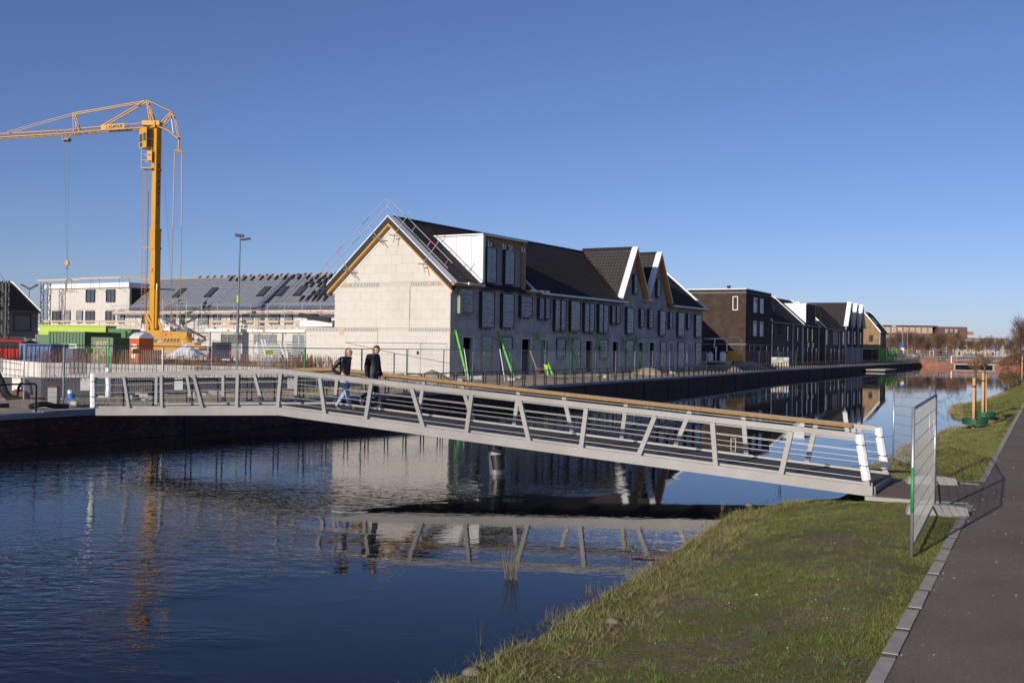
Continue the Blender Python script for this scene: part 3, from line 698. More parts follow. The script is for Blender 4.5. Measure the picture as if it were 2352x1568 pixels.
# pale gable of large blocks
def gz(y): return min(11.35 - abs(y - 4.82) * .872, 99)
def clip(poly, f):
    out = []
    for i in range(len(poly)):
        p, q = poly[i], poly[(i + 1) % len(poly)]; a, b = f(p), f(q)
        if a >= 0: out.append(p)
        if (a >= 0) != (b >= 0):
            t = a / (a - b); out.append((p[0] + (q[0] - p[0]) * t, p[1] + (q[1] - p[1]) * t))
    return out
m = MB(); m.poly([(0.0, .03, .5), (0, 12.12, .5), (0, 12.12, 4.2), (0, 9.6, 4.2), (0, 9.6, 7.13), (0, 4.82, 11.3), (0, .03, 7.13)]); m.box(.003, 3, 9.62, 12.12, .5, 4.2); m.build('gable_backing', M['joint'], row)
def blocks(y0, y1, z0, z1, bw=.9, bh=.6, fs=()):
    j = 0; z = z0
    while z < z1 - .02:
        zt = min(z + bh, z1); y = y0 - (j % 2) * bw * .5
        while y < y1:
            a, b = max(y, y0), min(y + bw, y1)
            if b - a > .03:
                poly = [(a + .003, z + .003), (b - .003, z + .003), (b - .003, zt - .003), (a + .003, zt - .003)]
                for f in fs: poly = clip(poly, f)
                if len(poly) >= 3:
                    q = MB(); q.prism([(-.03 + rnd.uniform(-.002, .002), p, r_) for p, r_ in poly], (.028, 0, 0)); q.build('wall_block', M[rnd.choice(('render_white', 'render_white_b', 'render_white_b'))], row)
            y += bw
        z = zt; j += 1
roofl = lambda s: (lambda p: (11.3 - s * (p[0] - 4.82) * .872) - p[1])
blocks(.05, 5.82, .6, 3.98); blocks(5.86, 12.1, .6, 3.93)
blocks(.05, 3.22, 4.19, 6.93); blocks(3.27, 9.6, 4.19, 6.93)
blocks(.3, 7.78, 7.22, 11.4, fs=(roofl(1), roofl(-1))); blocks(7.81, 9.5, 7.22, 11.4, fs=(roofl(1), roofl(-1)))
m = MB(); m.box(-.026, 0, 5.828, 5.852, 1, 3.9); m.box(-.026, 0, 3.232, 3.258, 4.2, 6.9); m.build('orange_joint', M['orange_wood'], row)
# hollow-core floor slabs with open cores
def core_slab(y0, y1, z0, z1, pattern):
    m = MB(); x = -.035; yy = y0
    fo = MB()
    for w_, big, foam in pattern:
        n = max(1, int(round(w_ / (.30 if big else .19)))); cw = w_ / n
        for k in range(n):
            a, b = yy + k * cw, yy + (k + 1) * cw; cy, cz = (a + b) / 2, (z0 + z1) / 2; ry, rz = cw * (.36 if big else .3), (z1 - z0) * (.33 if big else .28)
            R4 = [(a, z0), (cy, z0), (b, z0), (b, cz), (b, z1), (cy, z1), (a, z1), (a, cz)]
            O8 = [(cy + ry * math.cos(t), cz + rz * math.sin(t)) for t in [R(225 + 45 * i) for i in range(8)]]
            base = len(m.v); m.v += [(x, p, q) for p, q in R4] + [(x, p, q) for p, q in O8] + [(x + .25, p, q) for p, q in O8]
            for i in range(8):
                j = (i + 1) % 8; m.f.append((base + i, base + 8 + i, base + 8 + j, base + j)); m.f.append((base + 8 + i, base + 16 + i, base + 16 + j, base + 8 + j)); m.mi += [0, 1]
            m.f.append(tuple(base + 16 + i for i in range(8))); m.mi.append(1)
            if foam and rnd.random() < .85: fo.lathe((0, 0, 0), [(.001, 0)], 3) if False else fo.tube([(x - .02, cy, cz), (x + .1, cy, cz)], min(ry, rz) * 1.05, 7)
        yy += w_
    m.box(x, .0, y0, y1, z0 - .004, z0 - .001)
    s_ = m.build('hollow_core_slab', [M['slab'], M['hole']], row)
    if fo.v: fo.build('foam_plug', M['foam'], s_)
core_slab(.1, 3.22, 6.95, 7.19, [(.55, 1, 0), (1.35, 1, 1), (1.22, 0, 0)])
core_slab(5.85, 9.5, 6.95, 7.19, [(1.2, 0, 0), (1.2, 1, 0), (1.25, 1, 1)])
core_slab(.1, 3.22, 3.95, 4.17, [(.6, 1, 0), (1.3, 0, 0), (.45, 0, 0), (.87, 0, 0)])
core_slab(5.85, 12.1, 3.95, 4.17, [(.6, 0, 0), (.5, 0, 0), (1.2, 0, 0), (.5, 1, 0), (.5, 1, 1), (.6, 1, 0), (2.35, 1, 0)])
m = MB(); m.box(-.05, -.036, 8.75, 9.15, 3.7, 4.14); m.build('chipboard_patch', M['wood_pale'], row)
# flat roof edge of the low rear extension
m = MB(); m.box(-.12, 4, 9.72, 12.6, 4.26, 4.68); m.build('roof_edge_trim', M['white_paint'], row)
m = MB(); m.beam((-.3, 9.75, 4.72), (-.3, 12.5, 5.05), .3, .22, up=(1, 0, 0)); m.build('timber_plank', M['membrane'], row)

# roofs: deck under the tiles
SL = (RID - 7.35) / 4.82                               # rise per metre
def rz(y): return 7.35 + y * SL
ey = Vector((0, 1, SL)).normalized(); slen = 5.22 / ey.y
m = MB()
for x0, x1 in ((-.02, 26.6), (36.0, LEN + .3)):
    m.poly([(x0, -.42, rz(-.42) - .06), (x1, -.42, rz(-.42) - .06), (x1, 4.82, RID - .06), (x0, 4.82, RID - .06)])
m.poly([(26.6, 1.6, rz(1.6) - .06), (36, 1.6, rz(1.6) - .06), (36, 4.82, RID - .06), (26.6, 4.82, RID - .06)])
m.poly([(-.02, 4.82, RID - .06), (LEN + .3, 4.82, RID - .06), (LEN + .3, 10.06, rz(-.42) - .06), (-.02, 10.06, rz(-.42) - .06)])
m.build('roof_deck', M['tile'], row)
PKS = (28.25, 33.6); PH = 11.72; PB = 7.4; PHW = 2.75; PS_ = (PH - PB) / PHW
def pk_z(x): return max(PH - abs(x - c) * PS_ for c in PKS)
def keep_main(a, b):
    x = .32 + a; y = -.42 + b * ey.y
    if y > 4.75: return False
    if 3.25 < x + .15 < 9.2 and y < 3.55: return False
    if 25.3 < x < 36.6 and rz(y) < pk_z(x + .15) + .02: return False
    return x < LEN - .2
tiles(row, (.32, -.42, rz(-.42)), (1, 0, 0), ey, int((LEN - .4) / .30), 21, M['tile'], keep_main, 300, order=lambda q: (q[0] * .3 > 3.3, q[0] * .3 + max(0, q[1] - 9) * .8))
m = MB()
x = .1
while x < LEN + .2: m.tube([(x, 4.82, RID + .055), (x + .40, 4.82, RID + .065)], .105, 7); x += .41
m.build('ridge_tile', M['tile'], row, kind='stuff')
# verge at the gable: black membrane, orange timber, white trim
def verge(sgn):
    f = lambda d: (4.82 + sgn * d)
    top = lambda d: 11.62 - d * .872
    D_ = 5.15
    for nm, mm, o0, o1, xa, xb in (('verge_membrane', 'membrane', -.06, -.50, -.47, -.02), ('verge_timber', 'orange_wood', -.503, -.66, -.44, -.02), ('verge_batten', 'white_paint', -.663, -.90, -.075, -.034), ('verge_trim', 'white_paint', .02, -.058, -.50, .30)):
        q = MB(); d1 = D_ - (.25 if nm == 'verge_batten' else 0)
        q.prism([(xa, f(0), top(0) + o0), (xa, f(d1), top(d1) + o0), (xa, f(d1), top(d1) + o1), (xa, f(0), top(0) + o1)], (xb - xa, 0, 0)); q.build(nm, M[mm], row)
verge(1); verge(-1)
# timber eaves
for x0, x1 in ((-.45, 3.25), (9.15, 11.0), (36.2, LEN + .3)):
    q = MB(); q.box(x0, x1, -.52, -.02, 6.93, 7.12); q.build('eaves_timber', M['wood'], row)
    q = MB(); q.box(x0 + .1, x1 - .05, -.60, -.523, 7.06, 7.16); q.build('gutter', M['galv'], row)
q = MB(); q.box(11.05, 26.2, -.56, -.42, 6.92, 7.04); q.build('gutter', M['galv'], row)
q = MB(); q.box(11.05, 26.2, -.40, -.003, 6.86, 6.96); q.build('eaves_board', M['galv_dark'], row)
for x in (1.0, 10.6, 11.4): q = MB(); q.box(x, x + .5, -.72, -.61, 7.02, 7.18); q.build('gutter_end', M['white_paint'], row)
# slanted white trims on the roof beside the dormer and at the far end
for x in (10.35, LEN + .3):
    q = MB(); q.beam((x, -.5, rz(-.5) + .08), (x, 3.4 if x < 20 else 4.8, rz(3.4 if x < 20 else 4.8) + .08), .22, .16, up=(0, 0, 1)); q.build('verge_trim', M['white_paint'], row)
# dormer
DX0, DX1, DZ1 = 3.3, 9.05, 10.47
q = MB(); q.prism([(DX0, .06, 7.42), (DX0, 3.62, DZ1), (DX0, .06, DZ1)], (.05, 0, 0)); dm = q.build('dormer', M['white_panel'], row)
for y in (.62, 1.85): q = MB(); q.box(DX0 - .004, DX0, y, y + .02, 7.45 + (y - .06) * .872, DZ1 - .02); q.build('panel_joint', M['galv_dark'], dm)
q = MB(); q.box(DX0 - .04, DX0 + .22, -.32, .058, 7.3, DZ1 + .02); q.build('corner_panel', M['white_paint'], dm)
q = MB(); q.box(DX0 - .12, DX1 + .1, -.36, 4.2, DZ1 + .022, DZ1 + .12); q.build('dormer_roof', M['white_panel'], dm)
q = MB(); q.box(DX1 - .04, DX1, .0, 3.5, 7.4, DZ1); q.build('dormer_cheek', M['wood'], dm)
q = MB(); q.box(DX0 + .223, DX1 - .2, -.001, .05, 7.0, 9.95); q.build('dormer_front', M['grey_wall'], dm)
q = MB(); q.box(DX0 + .223, DX1 - .002, -.05, .05, 9.953, DZ1)
for k in range(12): xx = DX0 + .4 + k * .46; q.box(xx, xx + .06, -.11, -.052, 9.96, DZ1 - .01)
q.build('timber_lintel', M['wood'], dm)
q = MB(); q.box(DX1 - .19, DX1 + .02, -.30, -.02, 7.1, DZ1); q.build('timber_jamb', M['wood'], dm)
for a, b in ((3.95, 5.15), (6.35, 7.6)): film_window(row, a, b, 7.4, 9.75)
q = MB()
for x in (4.0, 5.9, 6.75, 8.5): q.box(x, x + .06, -.30, -.24, 9.75, 10.15); q.box(x, x + .28, -.36, -.30, 9.78, 9.83); q.box(x + .22, x + .27, -.36, -.30, 9.83, 10.05)
q.build('hoist_bracket', M['white_paint'], dm, kind='stuff')
# two pointed cross gables
for c in PKS:
    q = MB(); q.prism([(c - PHW + .12, 0.003, 7.0), (c + PHW - .12, 0.003, 7.0), (c, 0.003, PH - .25)], (0, .2, 0)); pk = q.build('pointed_gable', M['grey_block'], row)
    for sgn in (-1, 1):
        xo, zo = c + sgn * (PHW + .06), PB - .12
        d = Vector((c - xo, 0, PH - zo)).normalized(); n_ = Vector((d.z * sgn, 0, -d.x * sgn)) if True else None
        if n_.z < 0: n_ = -n_
        A_, B_ = Vector((xo, 0, zo)), Vector((c, 0, PH))
        # white capping on the front edge, orange timber beneath it
        q = MB(); q.prism([Vector((0, -.46, 0)) + p for p in (A_ + n_ * .10, B_ + Vector((0, 0, .16)), B_ - n_ * .0, A_ + n_ * .0)], (0, .55, 0)); q.build('gable_capping', M['white_paint'], pk)
        q = MB(); q.prism([Vector((0, -.45, 0)) + p for p in (A_ - n_ * .004, B_ - Vector((0, 0, .008)), B_ - Vector((0, 0, .42)), A_ - n_ * .22)], (0, .44, 0)); q.build('gable_timber', M['orange_wood'], pk)
        q = MB(); q.poly([(xo, .1, zo + .02), (c, .1, PH + .02), (c, 5.0, PH + .02), (xo, 5.0, zo + .02)]); q.build('gable_roof_deck', M['tile'], pk)
        ln = (B_ - A_).length
        tiles(row, Vector((xo, 4.9 if sgn < 0 else .1, zo)) + n_ * .02, (0, -1 if sgn < 0 else 1, 0), d, 16, int(ln / .34), M['tile'], lambda a, b, s=sgn: rz((4.9 - a) if s < 0 else (.1 + a)) < zo + b * d.z + .15)
    q = MB(); q.tube([(c, .05, PH + .10), (c, 4.9, PH + .10)], .09, 7); q.build('ridge_tile', M['tile'], pk)
for (a, b, c_, d_) in ((28.14, 28.85, 7.87, 9.41), (33.2, 33.9, 7.82, 9.37)): film_window(row, a, b, c_, d_, out=.25)
q = MB(); q.box(30.75, 31.1, -.7, -.47, 7.3, 7.42); q.build('gutter_end', M['white_paint'], row)
q = MB(); q.box(26.0, 26.4, -.4, -.02, 6.95, 7.4); q.build('eaves_timber', M['orange_wood'], row)

# steel guard rails clamped along the gable verges (y, z in the gable plane)
def guard(name, label, rails, posts, rungs):
    t = thing(name, label, 'guard rail', tuple(row.location), row.rotation_euler[2], 'roof edge guard rails')
    for a, b in rails:
        q = MB(); q.tube([(-.5, *a), (-.5, *b)], .026, 6); q.build('rail_tube', M['galv'], t)
    for a, b, c in posts:
        q = MB(); q.tube([(-.52, *a), (-.52, *b)], .024, 6); q.build('post', M['galv'], t)
        q = MB(); q.beam((-.75, b[0] + .25, b[1] + .02), (-.35, b[0] - .4, b[1] - .06), .06, .06); q.tube([(-.5, b[0], b[1]), (-.5, *c)], .03, 5); q.build('clamp_foot', M['galv_dark'], t)
    for i, (a, b) in enumerate(rungs):
        q = MB(); q.tube([(-.5, *a), (-.5, *b)], .024, 6); q.build('rung', M['pink'] if i in (0, len(rungs) - 1) else M['galv'], t)
    for i in range(3):
        (a, b) = rails[i % 2]; f = .25 + .2 * i; p = [a[k] + (b[k] - a[k]) * f for k in (0, 1)]; p2 = [a[k] + (b[k] - a[k]) * (f + .11) for k in (0, 1)]
        q = MB(); q.tube([(-.5, *p), (-.5, *p2)], .030, 6); q.build('painted_sleeve', M['pink'] if i == 2 else M['green_paint'], t)
M['pink'] = mat('pink_scaffold_paint', (.60, .06, .24), .5, 0, .08, 8)
guard('roof_guard_rail', 'steel guard rail with pink rungs along the camera-lit rear slope of the pale gable', [((4.97, 12.76), (10.51, 8.13)), ((4.65, 12.38), (10.22, 7.77)), ], [((6.92, 11.69), (5.61, 10.16), (5.12, 9.68)), ((9.36, 9.65), (8.05, 8.09), (7.49, 7.56))],
      [((5.75, 11.99), (5.48, 11.64)), ((7.23, 10.78), (6.95, 10.43)), ((8.53, 9.71), (8.24, 9.37)), ((10.51, 8.13), (10.22, 7.77)), ((4.97, 12.76), (4.65, 12.38)), ((9.98, 8.53), (9.67, 8.22))])
guard('roof_guard_rail', 'steel guard rail with pink rungs along the tiled canal slope of the pale gable', [((4.71, 12.7), (-.38, 8.33)), ((5.02, 12.36), (-.05, 7.99))], [((2.9, 11.85), (4.24, 10.28), (4.3, 9.8)), ((.58, 9.89), (1.9, 8.32), (1.75, 7.75))],
      [((4.23, 12.25), (3.96, 11.99)), ((2.55, 10.79), (2.8, 10.51)), ((1.32, 9.79), (1.57, 9.47)), ((-.09, 8.6), (.2, 8.2))])
# green push-pull props against the facade
plab = ['the pale gable corner', 'the tall filmed window', 'the white framed blue door', 'the fourth house', 'the low filmed window', 'the first pointed gable', 'the dark door by the second point']
for i, (u, out, zt, zf) in enumerate(((.56, .95, 4.05, .98), (5.91, 1.3, 4.0, .86), (11.4, 1.4, 4.03, .84), (16.35, 1.1, 4.07, .84), (21.4, 1.05, 4.15, .88), (26.46, .95, 3.96, .88), (29.1, .7, 4.2, .92))):
    t = thing('push_pull_prop', 'green steel prop leaning on the grey facade at ' + plab[i], 'prop', tuple(row.matrix_basis @ Vector((u, -out, zf))), row.rotation_euler[2], 'green props along the grey facade')
    h = zt - zf; q = MB(); q.beam((0, 0, .12), (0, out - .04, h), .15, .12, up=(0, 1, 0)); q.build('prop_beam', M['prop_green'], t)
    q = MB(); q.box(-.14, .14, out - .045, out - .012, h - .2, h + .12); q.build('head_plate', M['prop_green'], t)
    q = MB(); q.box(-.13, .13, -.1, .1, 0, .12); q.build('foot', M['prop_green'], t)
    q = MB()
    for k in range(14): f = .05 + k * .066; q.box(-.025, .025, out * f - .10, out * f - .075, .12 + (h - .12) * f - .05, .12 + (h - .12) * f + .05)
    q.build('adjuster_hole', M['prop_dark'], t)
# ---------------------------------------------------------------- finished houses further along the quay; local x along the facade
RA = 27.5; RC = (30.03, 140.0)
def RP(u, v=0, z=0): return (RC[0] + u * math.sin(R(RA)) - v * math.cos(R(RA)), RC[1] + u * math.cos(R(RA)) + v * math.sin(R(RA)), z)
RROT = R(90 - RA)
def hwin(parent, x0, x1, z0, z1, frame='frame_white', pane='glass_dark', proud=.06, t=.1, mull=0, y=0, curtain=False):
    m = MB()
    for a, b, c, d in ((x0, x0 + t, z0, z1), (x1 - t, x1, z0, z1), (x0 + t, x1 - t, z0, z0 + t), (x0 + t, x1 - t, z1 - t, z1)): m.box(a, b, y - proud, y + .1, c, d)
    for k in range(mull): xx = x0 + (x1 - x0) * (k + 1) / (mull + 1); m.box(xx - .03, xx + .03, y - proud + .02, y + .1, z0 + t, z1 - t)
    w = m.build('window', M[frame], parent)
    g = MB(); g.box(x0 + t, x1 - t, y + .02, y + .05, z0 + t, z1 - t); g.build('pane', M[pane], w)
    if curtain: g = MB(); g.box(x0 + t + .1, x1 - t - .1, y + .0, y + .018, z0 + t, z0 + (z1 - z0) * rnd.uniform(.6, .95)); g.build('curtain', M['white_panel'], w)
    return w
def gwin(parent, y0, y1, z0, z1, x=0, frame='frame_white', t=.1):
    m = MB()
    for a, b, c, d in ((y0, y0 + t, z0, z1), (y1 - t, y1, z0, z1), (y0 + t, y1 - t, z0, z0 + t), (y0 + t, y1 - t, z1 - t, z1)): m.box(x - .06, x + .1, a, b, c, d)
    w = m.build('window', M[frame], parent); g = MB(); g.box(x + .02, x + .05, y0 + t, y1 - t, z0 + t, z1 - t); g.build('pane', M['glass_dark'], w); return w
def pipe(parent, x, z0, z1, y=-.12): q = MB(); q.tube([(x, y, z0), (x, y, z1)], .06, 6); q.build('drain_pipe', M['white_paint'], parent)
def openings(parent, x0, x1, brick, wins, name='wall', z0=.8, z1=7.3, y=0):
    m = MB(); m.rect_wall(x0, x1, z0, z1, [w[:4] for w in wins], y, .12); m.build(name, M[brick], parent)
    m = MB()
    for w in wins: m.poly([(w[0], y + .11, w[2]), (w[1], y + .11, w[2]), (w[1], y + .11, w[3]), (w[0], y + .11, w[3])])
    m.build('window_reveal', M['dark_void'], parent)
def gabled(parent, x0, x1, dep, z_e, z_r, brick, tile='tile', over=.15, z0=.8, verge=True, right=True, stuff_tiles=True):
    h = dep / 2; m = MB()
    for x in (x0, x1): m.poly([(x, 0, z0), (x, dep, z0), (x, dep, z_e), (x, h, z_r - .1), (x, 0, z_e)])
    m.poly([(x0, dep, z0), (x1, dep, z0), (x1, dep, z_e), (x0, dep, z_e)]); m.build('gable_wall', M[brick], parent)
    s = (z_r - z_e) / h; m = MB(); q = .3
    m.prism([(x0 - over, -q, z_e - q * s), (x0 - over, h, z_r), (x0 - over, dep + q, z_e - q * s), (x0 - over, dep + q, z_e - q * s - .14), (x0 - over, h, z_r - .14), (x0 - over, -q, z_e - q * s - .14)], (x1 - x0 + 2 * over, 0, 0))
    r = m.build('roof', M[tile], parent)
    d = Vector((0, 1, s)).normalized()
    tiles(parent, (x0 - over, -q - .05, z_e - q * s + .0), (1, 0, 0), d, int((x1 - x0 + 2 * over) / .42), int((h + q) / d.y / .45), M[tile], w=.42, h=.45)
    if verge:
        for x in ((x0 - over - .06, x1 + over + .02) if right else (x0 - over - .06,)):
            for e in (-1, 1):
                v = MB(); v.beam((x, h, z_r + .06), (x, h + e * (h + q), z_e - q * s + .06), .12, .22); v.build('verge_board', M['white_paint'], parent)
    g = MB(); g.box(x0, x1, -q - .12, -q, z_e - q * s - .1, z_e - q * s + .02); g.build('gutter', M['galv_dark'], parent)
    return r

# dark brown brick house with a flat roof
h = thing('brick_house', 'three storey dark brown brick house with flat roof and white framed windows', 'house', RP(0), RROT)
W_ = [(3.6, 5.3, 8.1, 10.1), (6.9, 8.6, 8.1, 10.1), (3.6, 5.3, 5.0, 7.0), (6.9, 8.6, 5.0, 7.0), (1.7, 2.25, 5.2, 6.9), (11.2, 11.75, 5.2, 6.9), (1.6, 2.6, 1.2, 3.75), (3.7, 5.2, 1.9, 3.75), (7.0, 8.5, 1.9, 3.75), (10.2, 11.5, 1.2, 3.75)]
openings(h, 0, 12.9, 'brown_brick', W_, z1=10.95)
m = MB(); m.poly([(0, 0, .8), (0, 9.4, .8), (0, 9.4, 10.95), (0, 0, 10.95)]); m.poly([(12.9, 0, .8), (12.9, 9.4, .8), (12.9, 9.4, 10.95), (12.9, 0, 10.95)]); m.poly([(0, 9.4, .8), (12.9, 9.4, .8), (12.9, 9.4, 10.95), (0, 9.4, 10.95)]); m.build('wall', M['brown_brick'], h)
m = MB(); m.box(-.06, 12.96, -.06, 9.46, 10.955, 11.06); m.build('roof_edge', M['white_paint'], h)
m = MB(); m.box(-.04, 12.94, -.04, 0, 10.5, 10.57); m.box(-.04, -.001, 0, 9.4, 10.5, 10.57); m.box(-.04, -.001, 0, 9.4, 3.82, 3.9); m.box(-.04, 12.94, -.04, -.001, 3.82, 3.9); m.build('string_course', M['coping'], h)
for i, w in enumerate(W_): hwin(h, *w, mull=1 if 1.4 < w[1] - w[0] < 2 else 0, curtain=i < 4, frame='frame_white' if i < 4 else 'frame_dark')
gwin(h, 1.05, 1.75, 8.25, 10.05); gwin(h, 7.7, 8.6, 8.6, 10.0)
m = MB(); m.box(-.05, .05, 3.0, 4.3, 1.1, 3.75); d_ = m.build('door', M['frame_dark'], h); m = MB(); m.box(-.07, -.052, 3.15, 4.15, 1.3, 3.6); m.build('door_glass', M['glass_dark'], d_)
m = MB(); m.lathe((4.2, 3.5, 11.06), [(.22, 0), (.22, .5), (.3, .5), (.3, .62)], 10); m.build('roof_vent', M['black_steel'], h)
# unseen house shell, added so that its roof shades the dark brown gable
h = thing('terraced_house', 'unseen grey block house shell added before the dark brown house to shade its gable', 'house', RP(-16.3, 3.0), RROT); gabled(h, 0, 3.8, 9.2, 6.9, 11.1, 'grey_brick')
m = MB(); m.poly([(0, 0, .8), (3.8, 0, .8), (3.8, 0, 6.9), (0, 0, 6.9)]); m.build('wall', M['grey_brick'], h); hwin(h, 1.2, 2.6, 2, 4)
# grey mixed brick row
h = thing('brick_house', 'grey mixed brick terrace with dark tiled roof and white drain pipes', 'house', RP(12.95), RROT)
W_ = [(.55, 1.5, 4.4, 6.8), (4.2, 5.0, 5.2, 6.8), (5.9, 6.6, 5.2, 6.8), (9.4, 10.7, 4.5, 6.8), (15.8, 17.1, 4.5, 6.8), (.6, 1.6, 1.2, 3.7), (3.5, 4.9, 1.9, 3.7), (7.0, 8.2, 1.2, 3.7), (9.5, 10.9, 1.2, 3.7), (13.0, 14.1, 1.2, 3.7), (16.0, 17.2, 2.2, 3.7)]
openings(h, 0, 19.3, 'grey_brick', W_, z1=7.3)
for w in W_: hwin(h, *w, frame='frame_dark', t=.07, mull=0)
gabled(h, .02, 19.28, 9.2, 7.4, 11.55, 'grey_brick')
for x in (.1, 12.7, 18.9): pipe(h, x, 1.0, 7.2)
for x, y in ((2.6, 2.0), (8, 1.6), (1.2, 3.0)): m = MB(); m.lathe((x, y, 7.4 + y * .9), [(.14, 0), (.14, .75), (.2, .75), (.2, .85)], 8); m.build('roof_vent', M['black_steel'], h)
# house with the white dormer
h = thing('brick_house', 'red brown brick house with a large white boxed dormer facing the canal', 'house', RP(32.4), RROT)
W_ = [(3.2, 4.6, 4.6, 6.8), (6.5, 8.0, 4.6, 6.8), (11.0, 11.6, 4.8, 6.6), (1.2, 2.2, 1.2, 3.7), (3.2, 4.6, 1.2, 3.7), (6.5, 8.0, 1.2, 3.7), (9.6, 11.0, 1.2, 3.7)]
openings(h, 0, 11.9, 'red_brick', W_, z1=7.4)
for w in W_: hwin(h, *w, frame='frame_dark', t=.07)
gabled(h, .02, 11.88, 9.2, 7.4, 11.5, 'red_brick')
m = MB(); m.prism([(2.5, .05, 7.4), (2.5, 4.2, 10.55), (2.5, .05, 10.55)], (.08, 0, 0)); dm = m.build('dormer', M['white_panel'], h)
m = MB(); m.box(2.45, 9.5, -.12, 4.3, 10.553, 10.66); m.build('dormer_roof', M['white_paint'], dm)
m = MB(); m.box(2.6, 9.4, .02, 4.0, 7.4, 10.55); m.build('dormer_front', M['red_brick'], dm)
m = MB(); m.box(9.402, 9.46, 0, 4.1, 7.4, 10.55); m.build('dormer_cheek', M['white_panel'], dm)
for a in (3.2, 6.4): hwin(dm, a, a + 1.5, 7.7, 10.2, frame='frame_dark', t=.07, y=.02, mull=1)
for a in (3.3, 6.6): m = MB(); m.box(a, a + 1.3, -.1, -.061, 3.75, 4.5); m.build('white_panel', M['white_paint'], h)
for x in (.15, 11.6): pipe(h, x, 1.0, 7.3)
# tan brown brick row beyond the passage
h = thing('brick_house', 'tan brown brick terrace with dark roof between the white dormer and three points', 'house', RP(49.3), RROT)
W_ = [(.9, 2.4, 4.3, 6.9), (7.0, 7.9, 4.4, 6.9), (8.5, 9.4, 4.4, 6.9), (10.0, 10.9, 4.4, 6.9), (15.5, 17.3, 4.4, 6.9), (1.0, 2.0, 1.2, 3.7), (4.6, 6.2, 1.2, 3.7), (8.0, 9.4, 1.2, 3.7), (11.4, 13.0, 1.2, 3.7), (15.6, 17.0, 1.2, 3.7)]
openings(h, 0, 18.0, 'tan_brick', W_, z1=7.2)
for i, w in enumerate(W_): hwin(h, *w, frame='frame_white' if i < 5 else 'frame_dark', t=.08)
gabled(h, .02, 17.98, 9.2, 7.3, 11.5, 'tan_brick', right=False)
for x in (.15, 12.2): pipe(h, x, 1.0, 7.1)
for x, y in ((1.5, 2.6), (3.2, 1.4), (8.5, 2.8), (6.0, 2.0)): m = MB(); m.lathe((x, y, 7.3 + y * .9), [(.14, 0), (.14, .8), (.2, .8), (.2, .9)], 8); m.build('roof_vent', M['black_steel'], h)
# three pointed gables
h = thing('brick_house', 'dark brick houses with three tall pointed gables edged in thick white boards', 'house', RP(67.35), RROT)
W_ = [(2.6, 4.1, 4.6, 7.0), (8.8, 10.3, 4.6, 7.0), (15.0, 16.5, 4.6, 7.0)]
openings(h, 0, 19.0, 'brown_brick', W_, z1=7.8)
for w in W_: hwin(h, *w, frame='frame_white', t=.12)
m = MB()
for k in range(12): m.box(.3 + k * 1.55, 1.2 + k * 1.55, -.03, -.004, 1.1, 4.0)
m.build('ground_floor_panel', M['slab'], h, kind='stuff')
for k in range(3):
    c = 3.15 + k * 6.25; hw = 3.05; zb, zp = 7.8, 12.2
    m = MB(); m.prism([(c - hw, 0.001, zb), (c + hw, 0.001, zb), (c, .001, zp - .15)], (0, 8.5, 0)); m.build('pointed_gable', M['brown_brick'], h)
    for e in (-1, 1):
        a, b = Vector((c + e * (hw + .05), 0, zb)), Vector((c, 0, zp)); d = (b - a).normalized(); n = Vector((-d.z, 0, d.x)) if e > 0 else Vector((-d.z, 0, d.x)); n = n if n.z > 0 else -n
        m = MB(); m.prism([Vector((0, -.5, 0)) + p for p in (a + n * .12, b + Vector((0, 0, .25)), b - n * .05, a - n * .05)], (0, .8, 0)); m.build('gable_capping', M['white_paint'], h)
        m = MB(); m.prism([Vector((0, .301, 0)) + p for p in (a + n * .06, b + Vector((0, 0, .12)), b, a)], (0, 8.3, 0)); m.build('roof', M['tile'], h)
    hwin(h, c - .45, c + .45, 8.2, 9.9, frame='frame_dark', t=.08)
    pipe(h, c - hw - .02, 1.0, 7.7)
# ochre brick end house
h = thing('brick_house', 'ochre brick house with steep gable, black roof and white verges at the row end', 'house', RP(105.8), RROT)
openings(h, 0, 9.4, 'yellow_brick', [(3.0, 4.5, 5.0, 6.8), (3.0, 4.5, 1.2, 3.6)], z1=7.6)
for w in ((3.0, 4.5, 5.0, 6.8), (3.0, 4.5, 1.2, 3.6)): hwin(h, *w, frame='frame_dark')
gabled(h, .02, 9.38, 6.7, 7.85, 11.95, 'yellow_brick', z0=.8)
gwin(h, 1.25, 2.15, 5.35, 6.85, frame='frame_dark'); gwin(h, 2.95, 3.6, 8.3, 9.9, frame='frame_dark')
m = MB(); m.beam((3.2, .9, 9.15), (3.2, 2.2, 10.72), 1.2, .12, up=(0, -.78, .62)); m.build('skylight', M['glass_blue'], h)
pipe(h, .1, 1, 7.7)
m = MB(); m.box(-4.5, -.05, .3, 5.5, 3.75, 3.95); m.build('canopy', M['wood_pale'], h)
m = MB(); m.box(-4.2, -.3, .9, 5.2, .9, 3.748); m.build('shed_wall', M['membrane'], h)
# red roofed houses behind
for lab, u, v, L_, tl, br_ in (('house behind the row with a red tiled roof', 24, 19, 20, 'tile_red', 'tan_brick'), ('small gable with white verge peeking over the dark roofs', 47, 22, 6, 'tile', 'tan_brick'), ('second small gable with white verge behind the white dormer house', 57, 22, 6, 'tile', 'yellow_brick')):
    h = thing('brick_house', lab, 'house', RP(u, v), RROT); gabled(h, 0, L_, 8 if L_ > 10 else 6, 8.4, 12.9, br_, tl)
    m = MB(); m.poly([(0, 0, .8), (L_, 0, .8), (L_, 0, 8.4), (0, 0, 8.4)]); m.build('wall', M[br_], h); hwin(h, 1, 2.6, 5, 7)

